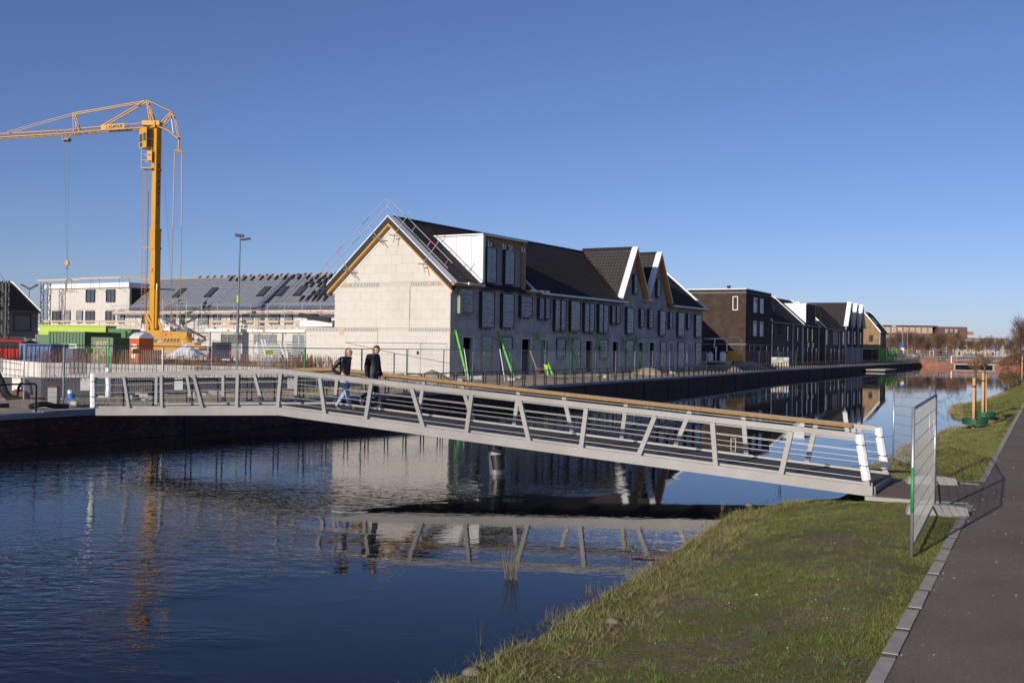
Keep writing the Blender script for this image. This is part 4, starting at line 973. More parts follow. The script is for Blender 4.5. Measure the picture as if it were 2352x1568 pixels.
# ---------------------------------------------------------------- far end of the canal
fe = thing('brick_culvert_wall', 'low red brick wall with a white concrete culvert closing the canal', 'wall', W(251.5, -4.6), -CA)
M['wall_red'] = brick_mat('warm_red_brickwork', (.26, .10, .065), (.32, .135, .09), (.22, .13, .1))
def pc(name, *b, m='wall_red'): q = MB(); q.box(*b); return q.build(name, M[m], fe)
pc('wall', -.1, 3.9, 0, 1.2, -1, 1.95); pc('wall', 3.9, 7.6, .02, 1.2, -1, 1.28); pc('wall', 16.0, 45, .02, 1.2, -1, 1.12); pc('wall', 7.6, 16, .06, 1.2, .88, 1.05)
pc('culvert_beam', 7.3, 16.3, -.25, .0, .55, .85, m='coping'); pc('culvert_post', 7.35, 7.7, -.2, .05, -.6, .548, m='coping'); pc('culvert_post', 15.6, 16.0, -.2, .05, -.6, .548, m='coping')
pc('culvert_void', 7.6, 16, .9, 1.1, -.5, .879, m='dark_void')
w2 = thing('brick_wall', 'set back red brick wall of the road bridge behind the culvert', 'wall', W(258, -4.6), -CA)
for b in ((5, 18, 0, .4, .3, 2.0), (18, 21, -.2, .5, .3, 2.6), (21, 60, 0, .4, .3, 1.9)): q = MB(); q.box(*b); q.build('wall', M['wall_red'], w2)
def zfar(s, t):
    x, y = WA(s, t); d = np.clip((np.asarray(s) - 256) / 30, 0, 1) if not np.isscalar(s) else np.clip((s - 256) / 30, 0, 1)
    return 1.06 + 1.0 * d + 0 * np.asarray(t)
M['far_ground'] = mat('far_grass_and_road', (.10, .105, .055), .95, 0, 0, .05, c2=(.15, .135, .10))
grid_sheet('far_ground', [252.4, 256, 262, 270, 280, 290, 320, 400, 600, 1000, 2000, 5000], lambda s: np.concatenate([[-4.9], np.arange(-3, 80, 6), [110, 200, 600, 2000, 4000]]), zfar, M['far_ground'], label='flat ground beyond the end of the canal')
q = MB()
for a, b in ((-90, -20), (-20, 40), (40, 120), (120, 260)): q.poly([W(288, a, 2.10), W(288, b, 2.10), W(300, b, 2.10), W(300, a, 2.10)])
tag(q.build('road', M['asphalt']), 'road crossing behind the end of the canal', kind='structure')
def railing(name, label, s, t0, t1, z, h, m, step):
    t = thing(name, label, 'railing', W(s, t0, z), -CA); L_ = t1 - t0
    for zz in (.25, .6, 1.0): q = MB(); q.tube([(0, 0, h * zz), (L_, 0, h * zz)], .05, 5); q.build('rail', M[m], t)
    x = 0
    while x <= L_: q = MB(); q.box(x - .05, x + .05, -.05, .05, 0, h); q.build('post', M[m], t); x += step
railing('metal_railing', 'grey metal railing along the red brick wall at the end of the canal', 254.2, -4, 45, 1.3, 1.1, 'galv_dark', 3.5)
railing('metal_railing', 'dark grey bridge railing on the raised road beyond the canal', 284, -30, 90, 1.9, 1.1, 'galv_dark', 5)
for t in (2.8, 23.6): o = thing('marker_post', 'white marker post on the brick wall ' + ('left of' if t < 10 else 'right of') + ' the culvert', 'post', W(251.4, t - 4.6 + 4, .9)); q = MB(); q.lathe((0, 0, 0), [(.13, 0), (.13, 1.6), (.05, 1.7)], 8); q.build('post', M['white_paint'], o)
# floating jetty on the canal
o = thing('floating_jetty', 'low timber jetty platform floating by the quay wall', 'jetty', W(168, -1.2, 0), CROT)
q = MB(); q.box(-6.5, 6.5, -1.4, 1.4, .05, .25); q.build('float', M['membrane'], o)
for k in range(14): q = MB(); x = -6.5 + k * .93; q.box(x, x + .90, -1.5, 1.5, .253, .36); q.build('deck_plank', M['wood_pale'], o)
# far apartment buildings
def dpt(px, y): return ((px - 1176) / 2500 * y, y)
o = thing('apartment_block', 'long red brick apartment block with orange top floor far beyond the canal', 'apartment block', (*dpt(2030, 690), 0), R(-4))
q = MB(); q.box(0, 33, 0, 14, 1, 15.5); q.build('wall', M['far_purple'], o); q = MB(); q.box(0, 30, 1, 14, 15.5, 20.3); q.build('top_floor', M['far_orange'], o); q = MB(); q.box(-.4, 33.4, .2, 14.4, 20.3, 20.8); q.build('roof_edge', M['frame_dark'], o)
q = MB(); q.box(33, 50.5, -3, 14, 1, 20.2); q.build('end_tower', M['far_purple'], o)
for k in range(8):
    for j in range(2): hwin(o, 1.5 + k * 3.8, 3.6 + k * 3.8, 16.3 - j * 5 if j == 0 else 11.5, 19.2 if j == 0 else 14.2, frame='frame_white', pane='glass_pale', y=.95 if j == 0 else -.02, t=.25)
for k in range(3):
    for j in range(4): hwin(o, 37 + k * 2.9, 38.5 + k * 2.9, 16 - j * 3.9, 18.6 - j * 3.9, pane='glass_pale', y=-3.05, t=.2)
for z in (15.4, 11.6, 7.8): q = MB(); q.box(50.5, 54.5, -2.5, 2, z, z + 1.9); q.build('balcony', M['far_orange'], o)
o = thing('apartment_block', 'low beige brick apartment row with flat roof behind bare trees', 'apartment block', (*dpt(2183, 640), 0), R(-4))
q = MB(); q.box(0, 33, 0, 12, 1, 12.1); q.build('wall', M['far_beige'], o); q = MB(); q.box(-.3, 33.3, -.3, 12, 12.1, 12.5); q.build('roof_edge', M['frame_dark'], o)
for k in range(10):
    for j in range(3): hwin(o, 1 + k * 3.2, 2.8 + k * 3.2, 8.9 - j * 3.3, 11.2 - j * 3.3, pane='glass_pale' if (k + j) % 3 else 'glass_dark', y=-.02, t=.2)
o = thing('town_houses', 'row of dark brick houses half hidden behind the bare street trees', 'house', (*dpt(2040, 480), 0), R(-4))
for k in range(5):
    q = MB(); q.box(k * 5.6, k * 5.6 + 5.3, 0, 9, 1, 9.5 if k % 2 else 8.8); q.build('wall', M[('far_purple', 'far_brick')[k % 2]], o)
    for j in (0, 1): hwin(o, k * 5.6 + 1, k * 5.6 + 2.8, 2.2 + j * 3.2, 4.4 + j * 3.2, pane='glass_pale', y=-.02, t=.2)

# ---------------------------------------------------------------- bare trees
def tree_parts(seed, H, spread, n_br=26, twig_n=900, twig='twig', trunk_r=.14, base=.35, tl=.9, tw=.028):
    r = random.Random(seed); q = MB(); tips = []
    top = Vector((r.uniform(-.3, .3), r.uniform(-.3, .3), H * .8)); q.tube([(0, 0, -.2), (0, 0, H * base), top * .75, top], trunk_r, 6, r2=trunk_r * .25)
    for k in range(n_br):
        f = base + (1 - base) * r.random() * .85; p = Vector((0, 0, H * .8 * f + .2)); a = r.uniform(0, 6.283); el = r.uniform(.3, 1.15); L_ = spread * (1.15 - f * .55) * r.uniform(.6, 1.1)
        d = Vector((math.cos(a) * math.cos(el), math.sin(a) * math.cos(el), math.sin(el))); m_ = p + d * L_ * .5 + Vector((r.uniform(-.2, .2), r.uniform(-.2, .2), .1)) * spread * .3; e = p + d * L_ + Vector((0, 0, .12 * spread))
        q.tube([p, m_, e], trunk_r * .32, 4, r2=trunk_r * .06); tips += [(p.lerp(m_, .6), d), (m_, d), (m_.lerp(e, .5), d), (e, d)]
    vs = []; fs = []
    for k in range(twig_n):
        p, d = r.choice(tips); p = p + Vector((r.gauss(0, 1), r.gauss(0, 1), r.gauss(0, 1))) * spread * .09
        dd = (d + Vector((r.gauss(0, .7), r.gauss(0, .7), r.gauss(.25, .5)))).normalized(); L_ = r.uniform(.4, 1) * tl; s = dd.orthogonal().normalized() * tw
        b = len(vs); vs += [p - s, p + s, p + dd * L_]; fs.append((b, b + 1, b + 2))
    t = q.mesh('trunk', M['bark']); c = bpy.data.meshes.new('crown'); c.from_pydata([tuple(v) for v in vs], [], fs); c.materials.append(M[twig]); c.update()
    return t, c
TR = [tree_parts(i, 9, 3.2, 34, 1700, ('twig', 'twig', 'twig_b')[i % 3], tw=.026, tl=1.5) for i in range(4)]
def put_tree(name, label, cat, loc, i, sc, group=None, set_=TR):
    t = thing(name, label, cat, loc, rnd.uniform(0, 6.28), group); t.scale = (sc, sc, sc * rnd.uniform(.95, 1.1)); link('trunk', set_[i][0], t); link('crown', set_[i][1], t); return t
for k in range(24):
    px = 2046 + k * 6.3 + rnd.uniform(-2, 2); y = rnd.uniform(330, 470)
    put_tree('bare_tree', 'bare brown street tree in front of the far red brick apartments', 'tree', (*dpt(px, y), 1.9), k % 4, y / 470 * rnd.uniform(1.0, 1.25), 'bare street trees beyond the canal')
for k in range(12):
    px = 2196 + k * 9 + rnd.uniform(-3, 3); y = rnd.uniform(380, 470)
    put_tree('bare_tree', 'small bare street tree in front of the low beige apartments', 'tree', (*dpt(px, y), 1.9), k % 4, rnd.uniform(.7, .95), 'small bare street trees beyond the canal')
labs = ['tall bare grey tree at the edge of the far bank', 'bushy bare tree left of the tall grey tree', 'russet leaved tree below the tall grey tree', 'dense bare tree beside the black lamp post', 'low russet bush on the bank beyond the culvert', 'bare thicket tree at the far end of the path', 'bare tree behind the russet bush']
for k, (px, y, sc, i) in enumerate(((2343, 215, .98, 1), (2322, 230, .66, 0), (2338, 200, .62, 2), (2356, 190, .7, 3), (2330, 205, .4, 2), (2368, 210, .95, 0), (2316, 250, .6, 1))):
    put_tree('bare_tree', labs[k], 'tree', (*dpt(px, y), 1.2), i, sc)
# hedge mass on the far right bank
vs, fs = [], []
rr = np.random.RandomState(5); n = 9000; px = rr.uniform(2296, 2400, n); yy = rr.uniform(195, 260, n); hz = np.clip((px - 2290) / 30, .3, 1) * 2.1 * rr.rand(n) ** .7
X = (px - 1176) / 2500 * yy; P = np.stack([X, yy, 1.0 + hz], 1); d = rr.normal(0, 1, (n, 3)); d /= np.linalg.norm(d, axis=1)[:, None]; e = np.cross(d, [0, 0, 1.]); e /= np.linalg.norm(e, axis=1)[:, None] + 1e-6
V_ = np.stack([P - e * .06, P + e * .06, P + d * .5], 1).reshape(-1, 3)
tag(np_mesh('undergrowth', V_, np.arange(3 * n).reshape(n, 3), M['twig_b']), 'brown bare undergrowth on the bank right of the culvert', kind='stuff')
# street lamps, signs and cars at the far end
def lamp(px, y, h_, label, flip=1):
    t = thing('street_lamp', label, 'street lamp', (*dpt(px, y), 1.2)); q = MB(); q.tube([(0, 0, 0), (0, 0, h_ * .93), (-.25 * flip, 0, h_ * .98), (-1.9 * flip, 0, h_)], .07, 6, r2=.045); q.build('pole', M['galv'], t)
    q = MB(); q.box(min(-2.5 * flip, -1.7 * flip), max(-2.5 * flip, -1.7 * flip), -.16, .16, h_ - .1, h_ + .06); q.build('lamp_head', M['white_panel'], t)
lamp(2073, 260, 8.3, 'curved grey street lamp left of its twin by the end of the quay'); lamp(2084, 300, 8.6, 'curved grey street lamp right of the blue sign')
t = thing('lamp_post', 'straight black lamp post on the far right bank', 'street lamp', (*dpt(2345, 185), 1.0)); q = MB(); q.tube([(0, 0, 0), (0, 0, 6.3)], .06, 6); q.build('pole', M['black_steel'], t); q = MB(); q.lathe((0, 0, 6.3), [(.1, 0), (.22, .1), (.22, .25), (.05, .35)], 8); q.build('lamp_head', M['black_steel'], t)
def sign(px, y, z, w_, h_, m, label, post=True):
    t = thing('road_sign', label, 'sign', (*dpt(px, y), 1.6)); q = MB(); q.tube([(0, .03, 0), (0, .03, z)], .04, 5); q.build('post', M['galv'], t); q = MB(); q.box(-w_ / 2, w_ / 2, -.02, .02, z - h_, z); q.build('sign_panel', M[m], t); return t
M['sign_blue'] = mat('blue_sign', (.02, .14, .52), .45, 0, 0)
t = sign(2072, 258, 3.9, .8, 1.0, 'sign_blue', 'blue and white road sign on a pole beside the street lamps'); q = MB(); q.box(-.5, .5, -.025, .015, 2.1, 2.7); q.build('sign_plate', M['white_paint'], t)
sign(2145, 330, 3.2, .9, .5, 'sign_blue', 'small blue direction sign among the bare trees'); sign(2284, 360, 3.6, 1.2, .5, 'sign_blue', 'small blue direction sign before the beige apartments')
def car_meshes(body_m):
    out = []
    P_ = [(-2.1, .35), (-2.15, .75), (-1.95, .95), (-1.2, 1.0), (-.75, 1.42), (.75, 1.45), (1.55, 1.0), (2.1, .85), (2.15, .4), (2.0, .28), (-2.0, .28)]
    q = MB(); q.prism([(x, -.82, z) for x, z in P_], (0, 1.64, 0)); out.append(('body', q.mesh('body', M[body_m])))
    q = MB(); q.prism([(x, -.835, z) for x, z in ((-1.1, 1.0), (-.7, 1.36), (.7, 1.38), (1.35, 1.0))], (0, 1.67, 0)); q.prism([(x, -.7, z) for x, z in ((-1.24, 1.02), (-.79, 1.41), (-.75, 1.40), (-1.15, 1.0))], (0, 1.4, 0)); out.append(('side_window', q.mesh('side_window', M['glass_dark'])))
    for x in (-1.3, 1.35):
        for y in (-.84, .66): q = MB(); q.tube([(x, y, .32), (x, y + .18, .32)], .32, 12); out.append(('wheel', q.mesh('wheel', M['black_steel'])))
    return out
M['car_dark'] = mat('dark_car_paint', (.02, .022, .028), .25, 0, 0, coat=.8); M['car_red'] = mat('red_car_paint', (.42, .015, .012), .25, 0, 0, coat=.8); M['car_silver'] = mat('silver_car_paint', (.38, .39, .40), .3, .4, 0, coat=.6); M['car_blue'] = mat('blue_van_paint', (.02, .03, .09), .3, 0, 0, coat=.8)
CM = {k: car_meshes(k) for k in ('car_dark', 'car_red', 'car_silver')}
def car(label, k, loc, rot): t = thing('parked_car', label, 'car', loc, rot); [link(n, me, t) for n, me in CM[k]]; return t
for i, (px, y, k, lb) in enumerate(((2052, 300, 'car_dark', 'dark car parked left of the street lamps'), (2062, 290, 'car_dark', 'dark car parked beneath the blue road sign'), (2100, 340, 'car_silver', 'silver car parked right of the street lamps'), (2238, 420, 'car_dark', 'dark car in front of the beige apartments'), (2246, 425, 'car_red', 'red car in front of the beige apartments'), (2226, 415, 'car_silver', 'silver car left of the dark car by the beige apartments'))):
    car(lb, k, (*dpt(px, y), 1.75), R(-8 + i * 3))
# green formwork props standing by the ochre house
t = thing('prop_stack', 'upright bundle of green steel props by the ochre brick house', 'scaffolding', RP(98, -3.6, 1.0), RROT)
for i in range(6):
    for j in range(4):
        q = MB(); x, y = i * 1.5 + rnd.uniform(-.3, .3), j * .8; q.tube([(x, y, 0), (x, y, rnd.uniform(2.4, 3.2))], .07, 5); q.build('steel_prop', M['prop_green'], t)
q = MB()
for k in range(8): a = rnd.uniform(-1, 4); q.beam((a, rnd.uniform(-.5, 2), rnd.uniform(.1, .6)), (a + rnd.uniform(1, 3.5), rnd.uniform(-.5, 2), rnd.uniform(.4, 2.2)), .12, .05)
q.build('timber_plank', M['wood_pale'], t, kind='stuff')
for z in (.8, 1.7, 2.5): q = MB(); q.tube([(-.3, 0, z), (7.8, 0, z)], .05, 5); q.tube([(-.3, 2.4, z), (7.8, 2.4, z)], .05, 5); q.build('cross_tube', M['prop_green'], t)
# ---------------------------------------------------------------- building site on the left
def XP(px, y, z=0.0): return Vector(((px - 1176) / 2500 * y + .015 * (z - 3), y, z))
LROT = R(-30.5)
# white block with a flat roof; local x to the right along its front, y away from the camera
wb = thing('apartment_building', 'white block building with flat roof, white roof edge and filmed windows', 'building', (-30.03, 125.04, 0), LROT)
X0, X1 = -36.4, -20.5
m = MB(); m.rect_wall(X0, X1, .9, 9.78, [], 0, .1); m.poly([(X1, 0, .9), (X1, 10, .9), (X1, 10, 9.78), (X1, 0, 9.78)]); m.poly([(X0, 0, .9), (X0, 10, .9), (X0, 10, 9.78), (X0, 0, 9.78)]); m.build('wall', M['render_white'], wb)
m = MB(); m.box(X1 + .003, X1 + .05, .3, 10, 7.0, 9.7); m.build('membrane_sheet', M['membrane'], wb)
m = MB(); m.box(X0 - .25, X1 + .2, -.3, 10.2, 9.785, 10.38); m.build('roof_edge', M['white_paint'], wb)
m = MB(); m.box(X0, X1, -.006, -.001, 7.22, 7.27)
for x in (-30.85, -25.6): m.box(x, x + .05, -.006, -.001, 1, 9.78)
m.build('expansion_joint', M['joint'], wb)
for a, b, c, d in ((-35.1, -33.5, 5.42, 6.84), (-32.7, -31.6, 5.42, 6.84), (-30.25, -29.2, 5.42, 6.83), (-28.5, -26.9, 5.42, 6.83), (-24.7, -23.1, 5.42, 6.81), (-22.4, -21.3, 5.4, 6.8), (-28.5, -26.9, 8.05, 9.55), (-24.65, -23.1, 8.03, 9.52)):
    f = film_window(wb, a, b, c, d, out=.16, side='frame_dark', film=rnd.random() < .5, pane='glass_blue')
    q = MB(); xm = (a + b) / 2; q.box(xm - .04, xm + .04, -.10, -.03, c, d); q.build('mullion', M['frame_dark'], f)
m = MB(); m.box(X0 - 1.0, -29.0, -.75, -.69, 10.78, 11.0); m.build('guard_plank', M['wood_pale'], wb); m = MB(); m.box(-28.97, -21.2, -.75, -.69, 10.88, 11.08); m.build('guard_plank', M['wood_pale'], wb); m = MB(); m.beam((-20.9, -.7, 11.05), (-15.8, -.7, 10.7), .06, .18); m.build('guard_plank', M['wood'], wb)
for x in (-35.6, -31.9, -30.6, -26.9, -25.3, -21.6, -19.8): q = MB(); q.tube([(x, -.68, 10.9), (x, -.68, 9.55), (x, -.28, 9.5)], .03, 5); q.box(x, x + .5, -.70, -.66, 9.5, 9.54); q.build('guard_post', M['galv_dark'], wb)
# roofed row under construction, with battens on a blue grey membrane
lr = thing('terraced_house_row', 'white walled row under construction with battened blue grey roof and scaffolding', 'house', (-30.03, 125.04, 0), LROT)
X0, X1 = -20.45, 15.5
m = MB(); m.poly([(X0, 0, .9), (X1, 0, .9), (X1, 0, 6.9), (X0, 0, 6.9)]); m.poly([(X0, 9.2, .9), (X1, 9.2, .9), (X1, 9.2, 6.9), (X0, 9.2, 6.9)]); m.poly([(X1, 0, .9), (X1, 9.2, .9), (X1, 9.2, 6.9), (X1, 4.6, 10.8), (X1, 0, 6.9)]); m.poly([(X0, 0, .9), (X0, 9.2, .9), (X0, 9.2, 6.9), (X0, 4.6, 10.8), (X0, 0, 6.9)]); m.build('wall', M['render_white'], lr)
SL2 = 4.0 / 4.9
def rz2(y): return 7.0 + (y + .3) * SL2
m = MB(); m.poly([(X0, -.35, rz2(-.35)), (X1, -.35, rz2(-.35)), (X1, 4.6, rz2(4.6)), (X0, 4.6, rz2(4.6))]); m.poly([(X0, 4.6, rz2(4.6)), (X1, 4.6, rz2(4.6)), (X1, 9.5, rz2(-.35)), (X0, 9.5, rz2(-.35))]); m.build('roof_membrane', M['blue_membrane'], lr)
for k in range(16):
    y = -.2 + k * .312; q = MB(); q.box(X0, X1, y - .022, y + .022, rz2(y) + .015, rz2(y) + .05); q.build('roof_batten', M['wood_pale'], lr)
q = MB(); x = X0 + .2
while x < X1: q.beam((x, -.3, rz2(-.3) + .01), (x, 4.55, rz2(4.55) + .01), .04, .03); x += .62
q.build('counter_batten', M['wood_pale'], lr, kind='stuff')
q = MB(); q.box(X0, X1, 4.5, 4.7, rz2(4.6) + .05, rz2(4.6) + .16); q.build('ridge_board', M['wood'], lr)
for x in (-14.0, -8.6, -.1, 2.7, 5.5, 8.7):
    q = MB(); y = 2.1; up = Vector((0, -SL2, 1)).normalized()
    q.beam((x - .0, y - .7, rz2(y - .7) + .12), (x, y + .7, rz2(y + .7) + .12), 1.05, .16, up=up); f = q.build('roof_window', M['frame_dark'], lr)
    q = MB(); q.beam((x, y - .55, rz2(y - .55) + .205), (x, y + .55, rz2(y + .55) + .205), .8, .03, up=up); q.build('pane', M['glass_blue'], f)
for a, b in ((-13.86, -12.3), (-11.5, -10.76), (-8.3, -6.7), (-5.9, -4.75), (-3.1, -1.85), (-1.2, .36), (2.86, 4.4), (5.2, 6.3), (8.6, 10.0), (-18, -16.6)):
    f = film_window(lr, a, b, 5.32, 6.36, out=.12, side='frame_dark', film=rnd.random() < .5, pane='glass_blue')
# flat roofed ground floor extension in front
m = MB(); m.box(-4.0, 13.5, -2.6, -.003, .9, 4.28); m.build('extension_wall', M['render_white_b'], lr)
m = MB(); m.box(-4.3, 13.8, -2.85, -.003, 4.283, 4.62); m.build('extension_roof_edge', M['white_paint'], lr)
for x in (-.9, 4.5, 10.6): q = MB(); q.box(x, x + .42, -2.857, -2.852, 4.33, 4.58); q.build('yellow_label', M['crane_yellow'], lr)
for a, b, c in ((-1.95, 1.2, 3.05), (3.2, 6.35, 3.05), (8.8, 11.3, 1.5)):
    f = film_window(lr, a, b, c, 4.0, out=.1, y=-2.6, side='frame_olive', film=a > 0, pane='glass_blue')
    q = MB()
    for xm in (a + (b - a) * .35, a + (b - a) * .7): q.box(xm - .05, xm + .05, -2.72, -2.66, c, 4.0)
    q.build('mullion', M['frame_white'] if a > 8 else M['frame_olive'], f)
for x in (-3.7, 7.3): pipe_ = MB(); pipe_.tube([(x, -2.7, 1), (x, -2.7, 4.3)], .06, 6); pipe_.build('drain_pipe', M['galv'], lr)
m = MB(); m.box(-20.45, -10, -2.6, -.003, .9, 4.28); m.box(-9.99, -4.3, -.3, -.003, 4.2, 4.5); m.build('extension_wall', M['render_white_b'], lr)
m = MB(); m.box(-37, -9.7, -2.9, -.32, 4.283, 4.62); m.build('extension_roof_edge', M['white_paint'], lr)
for x, w_ in ((-36.5, 4.2), (-32, 9), (-22.6, 6.8), (-3.8, 5.2), (1.6, 5.1), (6.9, 6.0)):
    for z in (4.78, 5.36): m = MB(); m.box(x, x + w_, -2.75, -2.7, z + rnd.uniform(-.03, .03), z + .22); m.build('guard_plank', M['wood_pale'], lr)
m = MB()
for k in range(26): x = -36 + k * 1.9; m.tube([(x, -2.68, 4.0), (x, -2.68, 5.6)], .025, 4)
m.build('guard_post', M['galv_dark'], lr)
# scaffold along the eaves
sc = thing('scaffold', 'galvanised scaffold with planked deck along the eaves of the battened roof', 'scaffolding', (-30.03, 125.04, 0), LROT)
q = MB(); q.box(-22, 14.2, -1.25, -.35, 6.36, 6.46); q.build('scaffold_deck', M['galv'], sc)
q = MB()
for k in range(9): q.box(-22 + k * 4.02, -18.1 + k * 4.02, -1.31, -1.255, 6.47, 6.72)
q.build('toe_board', M['wood_pale'], sc)
for z in (6.95, 7.45): q = MB(); q.tube([(-22.3, -1.28, z), (14.2, -1.28, z)], .03, 5); q.build('guard_tube', M['galv'], sc)
for k in range(15):
    x = -22 + k * 2.57; q = MB(); q.tube([(x, -1.28, 4.6), (x, -1.28, 7.6)], .035, 5); q.build('standard', M['galv'], sc)
    q = MB(); q.tube([(x, -1.2, 6.35), (x + .9, -.06, 5.0)], .03, 5); q.tube([(x, -1.2, 6.3), (x, -.06, 6.3)], .03, 5); q.build('bracket', M['galv'], sc)
for k in range(5): q = MB(); q.box(-6 + k * 4.2, -5 + k * 4.2, -1.33, -1.312, 6.5, 6.6); q.build('pink_label', M['pink'], sc)
# stair tower
st_ = thing('stair_tower', 'narrow scaffold stair tower with zigzag steps behind the crane base', 'scaffolding', (-30.03, 125.04, 0), LROT)
for x in (-11.8, -9.4, -7.0):
    for y in (-4.6, -3.2): q = MB(); q.tube([(x, y, 1), (x, y, 8.0)], .035, 5); q.build('standard', M['galv'], st_)
for k in range(4):
    z = 1.6 + k * 1.6; q = MB(); q.beam((-11.4, -3.9, z) if k % 2 else (-7.4, -3.9, z), (-7.4, -3.9, z + 1.5) if k % 2 else (-11.4, -3.9, z + 1.5), .8, .08); q.build('stair_flight', M['galv'], st_)
q = MB()
for k in range(8):
    for y in (-4.6, -3.2): z = 1.5 + k * .85; q.tube([(-11.8, y, z), (-7, y, z)], .025, 4); q.tube([(-11.8 + (k % 2) * 2.4, y, z), (-9.4 + (k % 2) * 2.4, y, z + .85)], .02, 4)
q.build('brace_tube', M['galv'], st_)
# stacks of tiles on the battens and ridge tiles along the ridge
def stack_mesh(m_, n=6):
    q = MB()
    for k in range(n): y = k * .10; q.prism([(-.15, y, .02 + k * .022), (.15, y, .02 + k * .022), (.15, y + .36, .0 + k * .022), (-.15, y + .36, .0 + k * .022)], (0, 0, .05))
    return q.mesh('tile_stack', m_)
sm_, sr_ = stack_mesh(M['tile']), stack_mesh(M['tile_red'], 2)
def lrw(x, y, z): return lr.matrix_basis @ Vector((x, y, z))
lr_m = Matrix.Translation((-30.03, 125.04, 0)) @ Matrix.Rotation(LROT, 4, 'Z')
def on_roof(x, y, me, label, group, dz=.08):
    o = link(me.name, me); p = lr_m @ Vector((x, y, rz2(y) + dz)); o.location = p; o.rotation_euler = (math.atan(SL2) + rnd.uniform(-.05, .05), 0, LROT + rnd.uniform(-.12, .12)); tag(o, label, 'roof tiles', group)
for k in range(11): on_roof(-7.6 + k * 1.25 + rnd.uniform(-.2, .2), 3.95, sm_, 'stack of black roof tiles waiting just below the bare timber ridge', 'tile stacks under the ridge')
for j in range(3):
    for k in range(7): on_roof(6.2 + k * .95 + rnd.uniform(-.15, .15) - j * .3, 3.9 - j * .62, sm_, 'stack of black roof tiles near the ridge beside the pale gable', 'tile stacks by the gable ridge')
for j in range(4):
    for k in range(5): on_roof(10.0 + k * .9 - j * 1.1 + rnd.uniform(-.15, .15), 2.9 - j * .75, sm_, 'stack of black roof tiles low on the battens beside the pale gable', 'tile stacks low by the gable')
for k in range(22): on_roof(-13 + k * 1.2 + rnd.uniform(-.3, .3), 4.42, sr_, 'pair of red ridge tiles lying on the timber ridge', 'red ridge tiles', .16)

# ---------------------------------------------------------------- dark tiled house at the far left
h = thing('terraced_house', 'dark tiled house with grey boarded wall at the far left edge', 'house', (-54.6, 101.0, 0), R(59.5))
gabled(h, 0, 12.0, 9, 6.1, 9.0, 'grey_brick', over=.1, right=True)
m = MB(); m.poly([(0, 0, .8), (12, 0, .8), (12, 0, 6.1), (0, 0, 6.1)]); m.build('insulated_wall', M['grey_wall_b'], h)
for a, b, c, d in ((4.9, 5.9, 3.9, 5.6), (6.7, 7.6, 3.9, 5.6), (9.2, 11.2, 3.9, 5.6), (1, 2.6, 3.9, 5.6)): hwin(h, a, b, c, d, frame='frame_dark', pane='glass_blue')
q = MB(); q.box(6.3, 11, -.03, -.004, 1.2, 2.9); q.build('shop_opening', M['dark_void'], h)
# lattice masts
def lattice(name, label, x, y, z0, z1, w_, m_, cat):
    t = thing(name, label, cat, (x, y, z0)); H = z1 - z0
    for a in (-1, 1):
        for b in (-1, 1): q = MB(); q.beam((a * w_ / 2, b * w_ / 2, 0), (a * w_ / 2, b * w_ / 2, H), .09, .09); q.build('chord', M[m_], t)
    q = MB(); n = int(H / w_); dz = H / n
    for k in range(n):
        s_ = 1 if k % 2 else -1
        for b in (-1, 1): q.beam((-s_ * w_ / 2, b * w_ / 2, k * dz), (s_ * w_ / 2, b * w_ / 2, (k + 1) * dz), .05, .05); q.beam((b * w_ / 2, -s_ * w_ / 2, k * dz), (b * w_ / 2, s_ * w_ / 2, (k + 1) * dz), .05, .05)
    q.build('lattice_brace', M[m_], t); return t
p = XP(104, 140); lattice('lattice_mast', 'dark lattice mast standing against the left end of the white block', p.x, p.y, 1, 10.4, .9, 'black_steel', 'mast')
p = XP(9, 90); t = lattice('lattice_mast', 'dark lattice mast at the left edge in front of the tiled house', p.x, p.y, 1, 7.9, .55, 'frame_dark', 'mast')
for a in (0, 1): q = MB(); q.tube([(0, 0, 6.9), (-2.0 - a, 0, 10.2)], .015, 4); q.build('stay_wire', M['black_steel'], t)
p = XP(66, 170); t = thing('lamp_cluster', 'mast top with two spread dark floodlights behind the tiled roof', 'floodlight', (p.x, p.y, 1)); q = MB(); q.tube([(0, 0, 0), (0, 0, 10)], .06, 5); q.build('pole', M['galv_dark'], t)
for a in (-1, 1): q = MB(); q.beam((0, 0, 10), (a * 1.3, 0, 10.7), .4, .25); q.build('floodlight', M['black_steel'], t)

# ---------------------------------------------------------------- mobile tower crane; local x to the right, z up
cr = thing('tower_crane', 'tall yellow mobile tower crane with lattice jib and hanging hook', 'crane', (-36.8, 112, 0))
def cb(name, pts, r, m_='crane_yellow', n=6, par=cr, y=0): q = MB(); q.tube([(a, y, b) for a, b in pts], r, n); return q.build(name, M[m_], par)
MR = R(57 - 90)                                          # the mast is turned so that an edge faces the canal
def mbox(name, x, z0, z1, w_, m_='crane_yellow', d=None):
    q = MB(); d = d or w_; c, s_ = math.cos(MR), math.sin(MR)
    v = [(x + a * w_ / 2 * c - b * d / 2 * s_, a * w_ / 2 * s_ + b * d / 2 * c) for a, b in ((-1, -1), (1, -1), (1, 1), (-1, 1))]
    q.prism([(p[0], p[1], z0) for p in v], (0, 0, z1 - z0)); return q.build(name, M[m_], cr)
mbox('lower_mast', -.03, 4.1, 12.7, .72); mbox('middle_mast', -.06, 12.71, 14.5, .77); mbox('upper_mast', -.07, 14.51, 25.0, .62)
for z, w_ in ((12.55, .86), (8.5, .80), (14.45, .84), (20.6, .70)): mbox('mast_collar', -.05, z, z + .22, w_)
c_, s_ = math.cos(MR), math.sin(MR)
